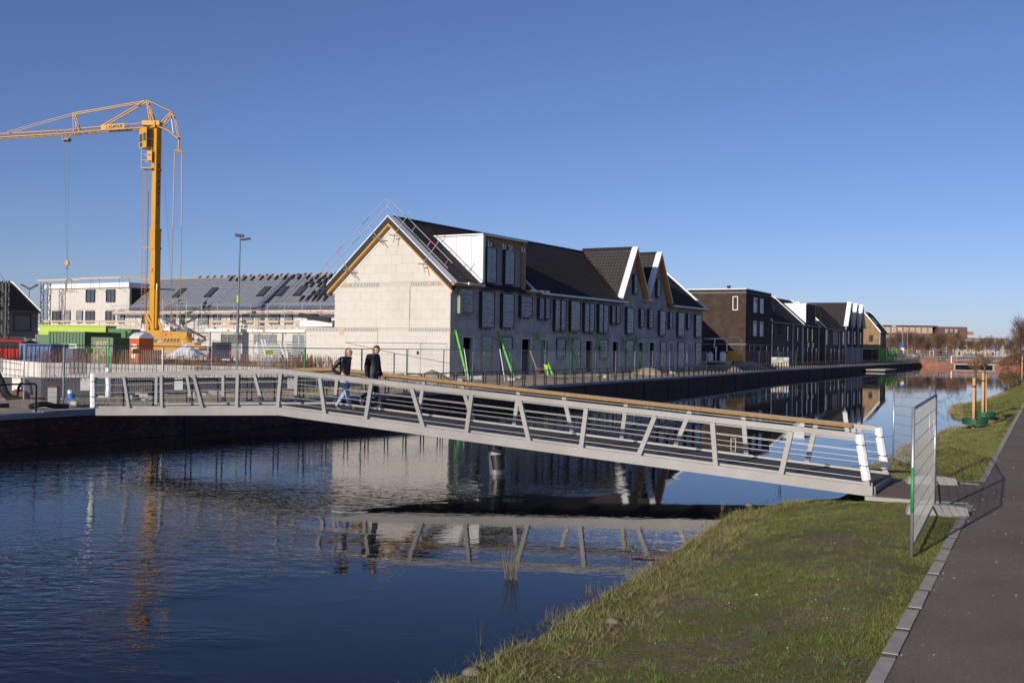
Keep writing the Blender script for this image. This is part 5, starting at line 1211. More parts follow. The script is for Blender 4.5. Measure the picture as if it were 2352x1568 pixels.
def onface(x, u, z, w_, out=.012):                       # point on the shaded right-hand face of the mast
    return (x + u * (-s_) * 0 + w_ / 2 * c_ + out * c_ - u * s_, w_ / 2 * s_ + out * s_ + u * c_, z)
for i, ch in enumerate('KUIPHUIS'):
    lettering('lettering', ch, cr, onface(-.07, 0, 21.1 - i * .56, .62), (R(90), 0, MR + R(90)), .62, M['black_print'], .75, shear=.25, bold=.012)
lettering('lettering', 'K', cr, onface(-.07, 0, 22.55, .62), (R(90), 0, MR + R(90)), .6, M['red_mark'], .8, shear=.3, bold=.02)
def onleft(x, u, z, w_, out=.012): return (x + (w_ / 2 + out) * s_ + u * c_, -(w_ / 2 + out) * c_ + u * s_, z)
lettering('lettering', 'K', cr, onleft(-.03, 0, 10.35, .72), (R(90), 0, MR), .6, M['red_mark'], .9, shear=.3, bold=.02)
q = MB(); q.tube([(.30, -.42, 4.4), (.30, -.40, 8.4)], .13, 8); q.build('hydraulic_cylinder', M['crane_yellow'], cr)
q = MB(); q.tube([(.30, -.40, 8.4), (.30, -.38, 9.0)], .08, 8); q.build('cylinder_rod', M['galv'], cr)
for a, b in (((-.8, 5.9), (.1, 4.25)), ((-.8, 5.6), (-.55, 4.0)), ((.42, 5.4), (.85, 4.25))): q = MB(); q.beam((a[0], -.3, a[1]), (b[0], -.3, b[1]), .16, .22); q.build('mast_strut', M['crane_yellow'], cr)
# operator cab
cab = MB(); ca, sa = math.cos(MR), math.sin(MR)
def mpt(a, b, z, x=-.9): return (x + a * ca - b * sa, a * sa + b * ca, z)
prof = [(-.62, 22.88), (.55, 22.88), (.55, 24.98), (-.35, 24.98), (-.62, 24.6)]
cab._add([mpt(a, -.75, z) for a, z in prof] + [mpt(a, .75, z) for a, z in prof], [tuple(range(5)), tuple(range(9, 4, -1))] + [(i, i + 5, (i + 1) % 5 + 5, (i + 1) % 5) for i in range(5)])
cabo = cab.build('cab', M['crane_yellow'], cr)
def cpan(a0, a1, z0, z1, face):
    q = MB()
    if face == 'f': q._add([mpt(a0, -.765, z0), mpt(a1, -.765, z0), mpt(a1, -.765, z1), mpt(a0, -.765, z1)], [(0, 1, 2, 3)])
    else: q._add([mpt(.565 if face == 'r' else -.635, a0, z0), mpt(.565 if face == 'r' else -.635, a1, z0), mpt(.565 if face == 'r' else -.635, a1, z1), mpt(.565 if face == 'r' else -.635, a0, z1)], [(0, 1, 2, 3)])
    q.build('cab_window', M['glass_blue'], cabo)
cpan(-.55, -.08, 23.5, 24.3, 'f'); cpan(-.5, -.08, 22.98, 23.42, 'f'); cpan(.05, .45, 23.6, 24.4, 'f'); cpan(-.65, .65, 23.9, 24.75, 'r'); cpan(-.65, .65, 23.05, 23.8, 'r')
mbox('slewing_block', -.25, 25.02, 25.6, .85); q = MB(); q.box(-1.5, .3, -.5, .5, 25.25, 25.7); q.build('jib_foot', M['crane_yellow'], cr)
q = MB()
for z in (22.2, 21.6, 20.85): q.tube([(-1.45, -.6, z), (-.4, -.6, z), (-.4, .3, z), (-1.45, .3, z)], .035, 4, closed=True)
for x in (-1.45, -.4): q.tube([(x, -.6, 20.8), (x, -.6, 22.85)], .035, 4)
q.box(-1.45, -.4, -.6, .3, 20.76, 20.82); q.box(-.9, -.4, -.5, .2, 21.6, 22.6); q.build('access_platform', M['crane_yellow'], cr)
# jib: chords and lacing
def jz_t(x): return float(np.interp(x, [-34, -16.25, -9.46, -7.52, -4.12, -1.45], [22.95, 24.2, 24.69, 24.94, 25.32, 25.54]))
def jz_b(x): return float(np.interp(x, [-34, -16.25, -9.45, -8.48, -5.81, -1.2], [22.5, 23.76, 24.27, 24.22, 24.63, 25.0]))
for y in (-.42, .42): cb('jib_chord', [(-34, jz_b(-34)), (-16.25, jz_b(-16.25)), (-9.45, jz_b(-9.45)), (-5.81, jz_b(-5.81)), (-1.2, jz_b(-1.2))], .065, y=y)
cb('jib_chord', [(-34, jz_t(-34)), (-16.25, jz_t(-16.25)), (-9.46, jz_t(-9.46)), (-7.5, jz_t(-7.5)), (-1.45, jz_t(-1.45))], .06)
q = MB(); x = -34.0; k = 0
while x < -1.6:
    x2 = x + .42
    for y in (-.42, .42): q.beam((x, y if k % 2 else 0, jz_b(x) if k % 2 else jz_t(x)), (x2, 0 if k % 2 else y, jz_t(x2) if k % 2 else jz_b(x2)), .035, .035)
    q.beam((x, -.42, jz_b(x)), (x2, .42, jz_b(x2)), .03, .03); x = x2; k += 1
q.build('jib_lacing', M['crane_yellow'], cr, kind='stuff')
q = MB(); q.prism([(-5.7, -.46, jz_b(-5.7) + .05), (-3.3, -.46, jz_b(-3.3) + .05), (-3.3, -.46, jz_t(-3.3) + .02), (-5.7, -.46, jz_t(-5.7) + .02)], (0, .03, 0)); bn = q.build('name_board', M['crane_yellow'], cr)
lettering('lettering', 'KUIPHUIS', bn, (-4.2, -.475, 25.02), (R(90), R(-6), 0), .46, M['black_print'], .72, shear=.25, bold=.01); lettering('lettering', 'K', bn, (-5.1, -.475, 24.93), (R(90), R(-6), 0), .46, M['red_mark'], .8, shear=.3, bold=.02)
for y in (-.3, .3):
    cb('pendant_rod', [(-15.4, 24.36), (-8.7, 26.37)], .035, n=5, y=y); cb('pendant_rod', [(-8.7, 26.37), (-1.3, 27.76)], .06, n=5, y=y)
    cb('pendant_rod', [(-5.82, 25.05), (-1.3, 27.76)], .075, n=6, y=y); cb('a_frame_leg', [(-1.12, 27.8), (-.78, 25.68)], .07, y=y); cb('a_frame_leg', [(-1.12, 27.8), (-.3, 25.6)], .06, y=y)
    cb('tail_tie', [(-1.12, 27.84), (.29, 27.21), (1.33, 26.74)], .05, n=5, y=y); cb('tail_frame', [(1.45, 26.68), (.13, 25.3)], .07, y=y); cb('tail_frame', [(1.45, 26.68), (.7, 25.3)], .055, y=y); cb('tail_frame', [(-.1, 25.26), (1.2, 24.7), (2.16, 23.96)], .08, y=y)
    cb('jib_post', [(-8.66, 26.41), (-8.54, 24.46)], .055, y=y); cb('jib_post', [(-8.66, 26.41), (-8.0, 24.5)], .05, y=y); cb('tail_tie', [(1.51, 26.62), (1.77, 25.84), (2.16, 24.02)], .05, n=5, y=y)
cb('tail_strut', [(1.33, 26.32), (1.61, 24.37)], .04, 'galv'); cb('tail_hanger', [(2.16, 23.96), (2.18, 22.9)], .09); q = MB(); q.prism([(1.72, -.1, 22.62), (2.6, -.1, 22.5), (2.6, -.1, 22.65), (2.2, -.1, 22.98), (2.1, -.1, 22.98), (1.72, -.1, 22.78)], (0, .2, 0)); q.build('yoke', M['crane_dark'], cr)
for x0, x1, x2 in ((1.76, 1.72, 1.62), (2.52, 2.60, 2.62)):
    cb('tail_rod', [(x0, 22.65), (x1, 14.87)], .055, n=5); cb('tail_rod', [(x1, 14.86), (x2, 3.6)], .035, 'crane_dark', n=5)
cb('hoist_rope', [(.33, 24.35), (1.61, 9.9), (1.75, 4.2)], .012, 'black_steel', 4); cb('trolley_rope', [(-34, 22.6), (-16.2, 23.5), (-9.6, 23.95)], .012, 'black_steel', 4); cb('trolley_rope', [(-8.9, 24.0), (-2, 24.75)], .012, 'black_steel', 4)
q = MB(); q.beam((-9.85, -.35, 24.2), (-9.5, -.35, 23.75), .1, .1); q.beam((-8.75, -.35, 24.2), (-9.1, -.35, 23.75), .1, .1); q.box(-9.65, -9.05, -.4, .4, 23.6, 23.85); q.build('trolley', M['crane_dark'], cr); q = MB(); q.lathe((-9.5, 0, 23.5), [(.12, 0), (.16, .1), (.12, .2)], 8); q.box(-9.2, -9.05, -.1, .1, 23.45, 23.6); q.build('trolley_sheave', M['black_steel'], cr)
for x, x2 in ((-9.62, -9.16), (-9.13, -9.08)): cb('hoist_rope', [(x, 23.55), (x2, 11.2)], .012, 'black_steel', 4)
q = MB(); q.box(-9.25, -8.99, -.12, .12, 10.75, 11.3); q.box(-9.32, -8.92, -.16, .16, 10.85, 11.1); q.build('hook_block', M['crane_yellow'], cr)
q = MB(); q.tube([(-9.12, 0, 10.75), (-9.12, 0, 10.6), (-9.0, 0, 10.5), (-9.05, 0, 10.38), (-9.2, 0, 10.4), (-9.22, 0, 10.5)], .045, 6); q.build('hook', M['black_steel'], cr)
cb('chain', [(-9.1, 10.4), (-9.08, 9.35)], .02, 'black_steel', 4)
# ladder beside the mast
for x in (-1.42, -1.06): cb('ladder_rail', [(x, 20.75), (x + .06, 3.6)], .028, 'crane_dark', 4, y=-.1)
q = MB(); z = 3.8
while z < 20.7: q.box(-1.42, -1.04, -.12, -.09, z, z + .035); z += .3
q.build('ladder_rung', M['crane_dark'], cr, kind='stuff')
cb('guide_rail', [(-.82, 18.5), (-.85, 3.5)], .04, 'rust', 4, y=-.1)
for z in (12.7, 9.4): q = MB(); q.box(-1.45, -.5, -.15, -.10, z, z + .06); q.build('ladder_bracket', M['crane_yellow'], cr)
# carrier
q = MB(); q.box(-.55, 1.13, -.9, .9, 3.25, 4.22); b_ = q.build('carrier_body', M['crane_yellow'], cr); q = MB(); q.box(-.40, .95, -.92, -.905, 3.4, 4.05); q.build('body_panel', M['crane_yellow'], b_)
q = MB(); q.prism([(1.16, -.9, 3.05), (3.6, -.9, 3.05), (3.6, -.9, 4.1), (1.3, -.9, 4.14), (1.16, -.9, 4.0)], (0, 1.8, 0)); b2 = q.build('counterweight', M['crane_yellow'], cr)
lettering('lettering', 'K', b2, (1.42, -.915, 3.78), (R(90), 0, 0), .45, M['red_mark'], .9, shear=.3, bold=.02); lettering('lettering', '3', b2, (1.95, -.915, 3.8), (R(90), 0, 0), .4, M['crane_dark'], 1)
q = MB()
for k in range(5): x = 1.2 + k * .34; q._add([(x, -.906, 3.08), (x + .16, -.906, 3.08), (x + .34, -.906, 3.4), (x + .18, -.906, 3.4)], [(0, 1, 2, 3)])
q.build('hazard_stripe', M['black_print'], b2)
q = MB(); q.box(-1.5, 4.5, -1.2, 1.2, 2.2, 3.0); q.build('chassis', M['crane_yellow'], cr); q = MB(); q.box(3.3, 5.6, -1.3, -.9, 2.35, 2.75); q.box(-3.2, -1.4, -1.3, -.9, 2.0, 2.3); q.build('outrigger', M['crane_yellow'], cr)
q = MB(); q.lathe((3.6, -.4, 2.7), [(.25, 0), (.6, .8), (.62, .85)], 10); q.build('funnel', M['crane_yellow'], cr)
for x in (-1.0, .5, 2.0, 3.5): q = MB(); q.tube([(x, -1.25, 1.6), (x, -.8, 1.6)], .55, 14); q.build('wheel', M['black_steel'], cr)
# load hook frame hanging under the hook
t = thing('lifting_fork', 'yellow lifting fork hanging from the crane hook above the white block', 'lifting gear', (-45.9, 112, 8.06)); q = MB(); q.beam((-.05, 0, 1.2), (-.12, 0, .05), .14, .14); q.tube([(-.05, 0, 1.15), (.15, 0, 1.3), (.5, 0, 1.2), (.5, 0, 1.1)], .06, 6); q.build('fork_frame', M['crane_dark'], t); q = MB(); q.box(-.15, .85, -.05, .05, 0, .05); q.build('fork_tine', M['rust'], t)

# ---------------------------------------------------------------- cabins, containers, toilet, cars
def bx(name, label, cat, p, rot=0): return thing(name, label, cat, p, rot)
M['lime'] = mat('lime_green_paint', (.42, .56, .035), .45, 0, .04, 2); M['cab_green'] = mat('dark_green_paint', (.06, .17, .025), .5, 0, .06, 2); M['purple'] = mat('purple_paint', (.16, .045, .24), .5, 0, 0)
M['cont_green'] = mat('container_green', (.055, .15, .055), .5, 0, .1, 2, dirt=.2); M['graf_green'] = mat('faded_container_green', (.13, .18, .075), .6, 0, .15, 2, dirt=.25); M['cont_blue'] = mat('container_blue', (.03, .115, .30), .5, 0, .1, 2, dirt=.2)
M['toilet'] = mat('orange_plastic', (.50, .10, .02), .45, 0, .05, 3); M['graf'] = mat('pale_graffiti', (.42, .36, .24), .7, 0, .2, 6)
t = bx('site_cabin', 'long lime green site cabin with purple corner and dark green end', 'site cabin', (-43.44, 100, 1.1), R(0)); q = MB(); q.box(0, 6.1, 0, 2.6, .15, 3.25); q.build('cabin_front', M['lime'], t)
q = MB(); q.box(6.103, 8.4, .2, 2.6, .15, 3.1); e = q.build('cabin_end', M['cab_green'], t); q = MB(); q.box(6.4, 8.1, .19, .198, 1.3, 2.3); q.build('shutter', M['grey_wall_b'], e)
q = MB(); q.poly([(4.9, -.004, 2.75), (6.1, -.004, 2.75), (6.1, -.004, 1.9), (5.75, -.004, 1.9)]); q.build('purple_corner', M['purple'], t); q = MB(); q.box(2.7, 3.2, -.01, -.004, 2.6, 2.8); q.build('name_plate', M['white_paint'], t); q = MB(); q.box(-.05, 6.15, -.06, 2.65, 3.253, 3.36); q.build('cabin_roof', M['lime'], t)
def container(label, p, w_, h_, d, m_, rot=0, ribs=True):
    t = bx('container', label, 'container', p, rot); q = MB(); n = int(w_ / .27)
    if ribs:
        prof = []
        for k in range(n): x = w_ * k / n; dx = w_ / n; prof += [(x, 0), (x + dx * .35, 0), (x + dx * .5, .05), (x + dx * .85, .05)]
        prof.append((w_, 0))
        for (a, b), (c, e) in zip(prof[:-1], prof[1:]): q.poly([(a, b, .12), (c, e, .12), (c, e, h_ - .1), (a, b, h_ - .1)])
    else: q.poly([(0, 0, .1), (w_, 0, .1), (w_, 0, h_ - .1), (0, 0, h_ - .1)])
    m2 = int(d / .27); pr = []
    for k in range(m2): y = d * k / m2; dy = d / m2; pr += [(y, 0), (y + dy * .35, 0), (y + dy * .5, -.05), (y + dy * .85, -.05)]
    pr.append((d, 0))
    for (a, b), (c, e) in zip(pr[:-1], pr[1:]): q.poly([(w_ + b, a, .12), (w_ + e, c, .12), (w_ + e, c, h_ - .1), (w_ + b, a, h_ - .1)]); q.poly([(0, a, .12), (0, c, .12), (0, c, h_ - .1), (0, a, h_ - .1)])
    q.poly([(0, d, .1), (w_, d, .1), (w_, d, h_), (0, d, h_)]); q.build('container_wall', M[m_], t)
    q = MB(); q.box(-.03, w_ + .03, -.03, d + .03, h_ - .12, h_); q.box(-.03, w_ + .03, -.03, d + .03, 0, .13)
    for x in (-.03, w_ - .05):
        for y in (-.03, d - .05): q.box(x, x + .08, y, y + .08, .13, h_ - .12)
    q.build('container_frame', M[m_], t); return t
t = container('ribbed dark green steel container in front of the lime cabin', (-38.3, 90, 1.1), 3.15, 2.68, 6, 'cont_green', R(-8)); 
t2 = bx('sign_board', 'white and green safety sign board on the fence before the green container', 'sign', tuple(XP(158, 72, 2.05))); q = MB(); q.box(-.55, .55, -.02, .02, 0, .75); q.build('sign_panel', M['white_paint'], t2); q = MB(); q.box(-.4, .4, -.03, -.021, .1, .45); q.box(-.45, .45, -.03, -.021, .52, .66); q.build('green_print', M['green_paint'], t2)
container('low green extension box left of the ribbed green container', (-39.6, 90.5, 1.1), 1.2, 2.4, 2.4, 'cont_green', R(-8), False)
t = container('faded green container sprayed with pale graffiti', (-30.88, 80, 1.0), 1.62, 2.3, 5, 'graf_green', R(-6), False); lettering('graffiti', '8502', t, (.85, -.012, 1.75), (R(90), 0, 0), .62, M['graf'], .85, bold=.02); lettering('graffiti', 'OR', t, (1.1, -.012, 1.15), (R(90), 0, 0), .6, M['graf'], .9, bold=.02); lettering('graffiti', 'ES', t, (.4, -.012, .85), (R(90), 0, 0), .45, M['graf'], .8, bold=.02)
container('blue steel tool container behind the rusty reinforcing bars', (-29.8, 66, .95), 1.9, 1.85, 2.2, 'cont_blue', R(-4)); container('dark blue skip beside the blue tool container', (-27.7, 66.5, .95), .9, 1.6, 2.2, 'car_blue', R(-4), False)
t = bx('portable_toilet', 'orange portable toilet with white domed roof and white notices', 'portable toilet', (-26.2, 77, 1.1), R(-38)); q = MB(); q.box(-.58, .58, -.58, .58, .1, 2.15); q.build('toilet_cabin', M['toilet'], t)
q = MB(); 
for k in range(5): x = -.58 + k * .25; q.prism([(x, -.6, 2.152)] + [(x, -.6 + 1.2 * i / 6, 2.25 + .34 * math.sin(math.pi * i / 6)) for i in range(7)] + [(x, .6, 2.152)], (.17, 0, 0))
q.prism([(-.6, -.58, 2.152)] + [(-.6, -.58 + 1.16 * i / 6, 2.22 + .32 * math.sin(math.pi * i / 6)) for i in range(7)] + [(-.6, .58, 2.152)], (1.2, 0, 0)); q.build('toilet_roof', M['white_panel'], t)
q = MB(); q.box(-.62, -.582, -.5, .5, .2, 2.05); q.build('toilet_door', M['toilet'], t)
for z0, z1, f in ((1.3, 1.75, 0), (.75, 1.05, 0)):
    q = MB(); q.box(-.30, .30 if z1 > 1.5 else .2, -.595, -.583, z0, z1); n_ = q.build('notice', M['white_print'], t)
    q = MB(); q.box(-.634, -.622, -.3, .3 if z1 > 1.5 else .1, z0, z1); q.build('notice', M['white_print'], t)
lettering('lettering', 'Boels', t, (0, -.60, 1.58), (R(90), 0, 0), .24, M['black_print'], .95, bold=.008); lettering('lettering', 'Boels', t, (-.64, 0, 1.58), (R(90), 0, R(-90)), .24, M['black_print'], .95, bold=.008)
# red car and dark van seen from behind
t = car('red car seen from behind among the reinforcing bars', 'car_red', (-31.1, 111.5, 1.1), R(95))
q = MB(); q.box(-2.17, -2.15, -.26, .26, .55, .68); q.build('number_plate', M['crane_yellow'], t); q = MB(); q.box(-2.08, -1.96, -.8, -.5, .78, .95); q.box(-2.08, -1.96, .5, .8, .78, .95); q.build('tail_light', M['red_mark'], t)
def van(label, m_, loc, rot):
    t = thing('parked_van', label, 'van', loc, rot); q = MB(); q.prism([(x, -.95, z) for x, z in ((-2.4, .4), (-2.4, 1.9), (-2.2, 2.0), (1.2, 2.0), (1.9, 1.2), (2.5, 1.0), (2.55, .4))], (0, 1.9, 0)); q.build('body', M[m_], t)
    q = MB(); q.box(-2.41, -2.402, -.75, .75, 1.2, 1.8); q.build('rear_window', M['glass_dark'], t); q = MB(); q.box(-2.43, -2.403, -.93, -.8, .8, 1.15); q.box(-2.43, -2.403, .8, .93, .8, 1.15); q.build('tail_light', M['red_mark'], t)
    for x in (-1.5, 1.6):
        for y in (-.97, .75): q = MB(); q.tube([(x, y, .34), (x, y + .22, .34)], .34, 12); q.build('wheel', M['black_steel'], t)
    return t
p = XP(520, 108); van('dark blue van parked right of the red car', 'car_blue', (p.x, p.y, 1.1), R(95)); p = XP(40, 90); van('red van with white notice behind the left fence', 'car_red', (p.x, p.y, 1.1), R(100)); p = XP(80, 93); van('white van parked left of the lime cabin', 'white_panel', (p.x, p.y, 1.1), R(100))
# stacked dark frames, white bars and pallets
p = XP(600, 78); t = thing('frame_stack', 'stack of long dark grey panels on bearers behind the lamp post', 'material stack', (p.x, p.y, 1.0), R(-6))
for k in range(10): q = MB(); q.box(-.2 + rnd.uniform(-.1, .1), 4.6 + rnd.uniform(-.1, .1), 0, 1.4, .1 + k * .2, .23 + k * .2); q.build('dark_panel', M['galv_dark'], t)
for k in range(9): q = MB(); q.box(4.3, 5.2, .1, .2, .24 + k * .2, .29 + k * .2); q.build('bearer', M['white_print'], t)
wl_ = ['leftmost of the white bars', 'second white bar from the left', 'third white bar from the left', 'fourth white bar from the left', 'fifth white bar from the left', 'rightmost short white bar']
for k, (a, b) in enumerate((((590, 786), (588, 812)), ((600, 780), (613, 822)), ((607, 780), (620, 820)), ((612, 786), (628, 822)), ((643, 786), (655, 822)), ((652, 782), (662, 822)))):
    P_, Q_ = XP(a[0], 76, 3 + (790 - a[1]) / 2500 * 76), XP(b[0], 75.2, 3 + (790 - b[1]) / 2500 * 75.2); o = thing('white_bar', wl_[k] + ' leaning on the dark panel stack', 'bar', tuple(Q_)); q = MB(); q.beam((0, 0, 0), P_ - Q_, .09, .06); q.build('bar', M['white_paint'], o)
p = XP(370, 92); t = thing('pallet_stack', 'stack of flat wooden pallets below the crane carrier', 'pallets', (p.x, p.y, 1.6), R(-4))
for k in range(5):
    q = MB(); z = k * .15; x = k * .05
    for j in range(3): q.box(x, x + 4, j * .5, j * .5 + .1, z, z + .1)
    q.box(x, x + 4, 0, 1.1, z + .102, z + .125); q.build('pallet', M['wood_pale'], t)
p = XP(470, 84); t = thing('sheet_heap', 'crumpled white tarpaulin heap beside the red car', 'tarpaulin', (p.x - 1.3, p.y, 1.9)); q = MB(); n = 9
for i in range(n):
    for j in range(n): q.v.append((-1.6 + i * .4, -1.6 + j * .4, max(0, 1.0 - math.hypot(i - 4, j - 4) * .24) + rnd.uniform(-.08, .08)))
for i in range(n - 1):
    for j in range(n - 1): a = i * n + j; q.f.append((a, a + n, a + n + 1, a + 1)); q.mi.append(0)
q.build('tarpaulin', M['white_panel'], t)
# lamp post
t = thing('lamp_post', 'tall slim grey lamp post with two lamp heads behind the bridge', 'street lamp', (-20.2, 80, 1.0)); q = MB(); q.tube([(0, 0, 0), (.03, 0, 4.5)], .10, 8, r2=.085); q.tube([(.03, 0, 4.5), (.1, 0, 9.85)], .07, 8, r2=.05); q.build('pole', M['galv_dark'], t)
q = MB(); q.beam((-.25, 0, 9.95), (.35, 0, 9.9), .3, .2); q.beam((.2, 0, 9.62), (.85, 0, 9.72), .26, .14); q.tube([(.1, 0, 9.6), (.4, 0, 9.62)], .04, 5); q.build('lamp_head', M['black_steel'], t); q = MB(); q.lathe((.02, 0, 5.0), [(.1, 0), (.1, .5)], 8); q.build('yellow_band', M['lime'], t)
# ---------------------------------------------------------------- insulated foundation wall with starter bars
def seg_thing(name, label, cat, a, b, z=0.0):
    a, b = Vector((a[0], a[1], 0)), Vector((b[0], b[1], 0)); d = b - a
    return thing(name, label, cat, (a.x, a.y, z), math.atan2(d.y, d.x)), d.length
FP = [(-60, 43.3), (99, 43.3), (379, 45.8), (600, 47.8), (722, 49.5), (790, 58.0)]
FP = [XP(a, b).to_2d() for a, b in FP]
ZT = [2.30, 2.12, 2.05, 1.98, 1.93, 1.85]
rbm = []
for i in range(3): q = MB(); q.tube([(0, 0, 0), (rnd.uniform(-.02, .02), rnd.uniform(-.02, .02), 1.0)], .008, 4); rbm.append(q.mesh('rebar', M['rust']))
nreb = 0; wlab = ['leftmost stretch of the dark foundation wall with white insulation and rusty bars', 'foundation wall stretch behind the start of the bridge with white insulation and bars', 'foundation wall stretch behind the middle bridge posts with white insulation', 'foundation wall stretch with dark face behind the bridge kink', 'foundation wall return running towards the pale gable with dense rusty bars']
for i in range(5):
    t, L_ = seg_thing('foundation_wall', wlab[i], 'foundation', FP[i], FP[i + 1]); z0, z1 = ZT[i], ZT[i + 1]
    q = MB(); q.box(0, L_, 0, .35, .4, 1.52); q.build('foundation_core', M['navy_wall'], t)
    n = max(2, int(L_ / 1.6))
    for k in range(n):
        a, b = L_ * k / n, L_ * (k + 1) / n; za, zb = z0 + (z1 - z0) * k / n, z0 + (z1 - z0) * (k + 1) / n
        q = MB(); q.prism([(a + .008, -.045, 1.523), (b - .008, -.045, 1.523), (b - .008, -.045, zb), (a + .008, -.045, za)], (0, .38, 0)); q.build('insulation_panel', M['eps'], t)
    for k in range(max(1, n // 5)):
        a = rnd.uniform(.2, L_ - 1.2); w_ = rnd.uniform(.5, 1.2); zc = z0 + (z1 - z0) * a / L_; q = MB(); q.box(a, a + w_, -.07, -.048, 1.5 + rnd.uniform(.05, .2), zc + rnd.uniform(-.05, .05)); q.build('grey_board', M['grey_wall'], t)
        a = rnd.uniform(.2, L_ - .6); q = MB(); q.box(a, a + .35, -.02, -.004, 1.0, 1.5); q.build('white_patch', M['eps'], t)
        a = rnd.uniform(.2, L_ - .8); q = MB(); q.box(a, a + .5, -.25, -.01, .75, .98); q.box(a + .15, a + .3, -.3, -.01, .98, 1.05); q.build('rust_box', M['rust'], t)
    st2 = MB()
    def rod(x, y, zb, zt):
        global nreb
        if nreb < 300 and y < 0:
            o = link('rebar', rbm[nreb % 3], t, (x, y, zb), (rnd.uniform(-.03, .03), rnd.uniform(-.035, .035), 0)); o.scale = (1, 1, zt - zb); nreb += 1
        else: st2.tube([(x, y, zb), (x + rnd.uniform(-.04, .04), y + rnd.uniform(-.04, .04), zt)], .010, 3, caps=False)
    x = .05
    while x < L_:
        zc = z0 + (z1 - z0) * x / L_; rod(x, -.09, 1.45, zc + .45 + rnd.uniform(-.06, .2)); x += rnd.uniform(.15, .25)
    x = .03
    while x < L_:
        zc = z0 + (z1 - z0) * x / L_
        for y in (.45, 1.1, 1.8):
            if rnd.random() < .85: rod(x + rnd.uniform(-.05, .05), y + rnd.uniform(-.25, .25), zc - .25, zc + .38 + rnd.uniform(-.15, .25))
        x += .085
    for zz in (1.68, 1.95, 2.2): st2.tube([(rnd.uniform(0, 1), -.11, zz), (L_ - rnd.uniform(0, 1), -.11, zz - (z0 - z1) * .8)], .008, 3)
    for k in range(int(L_ * 2)): a = rnd.uniform(0, L_ - .5); st2.tube([(a, rnd.uniform(.3, 2), z0 - .05), (a + rnd.uniform(.5, 1.5), rnd.uniform(.3, 2), z0 + rnd.uniform(0, .2))], .012, 3)
    st2.build('rebar', M['rust'], t, kind='stuff')
    q = MB(); q.box(0, L_, .36, 3.5, 1.2, min(z0, z1) - .1); q.build('floor_slab', M['slab'], t)

# ---------------------------------------------------------------- mobile site fences
def fence_meshes(L_=3.42, H=2.0, step=.11, n_h=8, wr=.0021):
    q = MB(); q.tube([(0, 0, 0), (0, 0, H)], .021, 6); q.tube([(L_, 0, 0), (L_, 0, H)], .021, 6); fr = q.mesh('fence_post', M['galv'])
    q = MB(); q.tube([(0, 0, H - .02), (L_, 0, H - .02)], .019, 6); q.tube([(0, 0, .14), (L_, 0, .14)], .016, 6); tb = q.mesh('fence_rail', M['galv_dark'])
    q = MB(); x = step
    while x < L_: q.tube([(x, 0, .15), (x, 0, H - .03)], wr, 3, caps=False); x += step
    for k in range(1, n_h): z = .15 + (H - .2) * k / n_h; q.tube([(0, 0, z), (L_, 0, z)], wr, 3, caps=False)
    me = q.mesh('fence_mesh', M['galv']); return fr, tb, me
FM = fence_meshes(); q = MB(); q.prism([(-.34, -.11, 0), (.34, -.11, 0), (.28, -.11, .13), (-.28, -.11, .13)], (0, .22, 0)); FOOT = q.mesh('fence_foot', M['concrete'])
fgreen = FM[0].copy(); fgreen.materials.clear(); fgreen.materials.append(M['green_paint']); fgreen.name = 'fence_post'
def site_fence(pts, label, group, z=.86, green=()):
    for i in range(len(pts) - 1):
        a, b = pts[i], pts[i + 1]; d = b - a; t = thing('fence_panel', label, 'fence', (a.x, a.y, z), math.atan2(d.y, d.x), group); sx = (d.length - .05) / 3.42
        for k, me in enumerate(FM):
            o = link(me.name.split('.')[0], fgreen if k == 0 and i in green else me, t); o.scale = (sx, 1, 1); o.rotation_euler = (rnd.uniform(-.02, .02), 0, 0)
        link('fence_foot', FOOT, t, (0, 0, -.02), R(90))
        if rnd.random() < .35: q = MB(); q.box(1.2, 1.55, -.02, -.012, 1.7, 1.88); q.build('yellow_tag', M['lime'], t)
fpx = [(60, 36), (151.6, 38.7), (248, 41), (379, 43.4), (549, 45.0), (705, 46.8), (835, 50), (938, 55), (1021, 60), (1089, 63.5), (1178, 67.5), (1254, 71.5), (1314, 75), (1370, 79), (1417, 82.5), (1460, 86.5), (1500, 90.5), (1540, 95), (1580, 100), (1625, 106)]
site_fence([XP(*p).to_2d() for p in fpx], 'wire mesh site fence panel with steel posts standing behind the quay railing', 'wire site fence behind the quay', green=(1, 4, 5, 6, 8, 9, 11, 12))
bpx = [(-30, 97), (60, 97), (130, 98), (203, 99), (272, 100), (345, 101), (420, 98), (480, 93)]
site_fence([XP(*p).to_2d() for p in bpx], 'grey mesh fence panel in front of the containers and crane base', 'wire site fence before the crane', z=1.25)
bpx = [(488, 80), (585, 80), (690, 80), (768, 76), (860, 70.5), (968, 66), (1030, 66.5)]
site_fence([XP(*p).to_2d() for p in bpx], 'grey mesh fence panel standing close to the pale gable', 'wire site fence by the gable', z=1.2)
bpx = [(1690, 118), (1745, 128), (1790, 137), (1830, 146)]
site_fence([XP(*p).to_2d() for p in bpx], 'grey mesh fence panel in front of the dark brown house', 'wire site fence by the brown house', z=1.0)
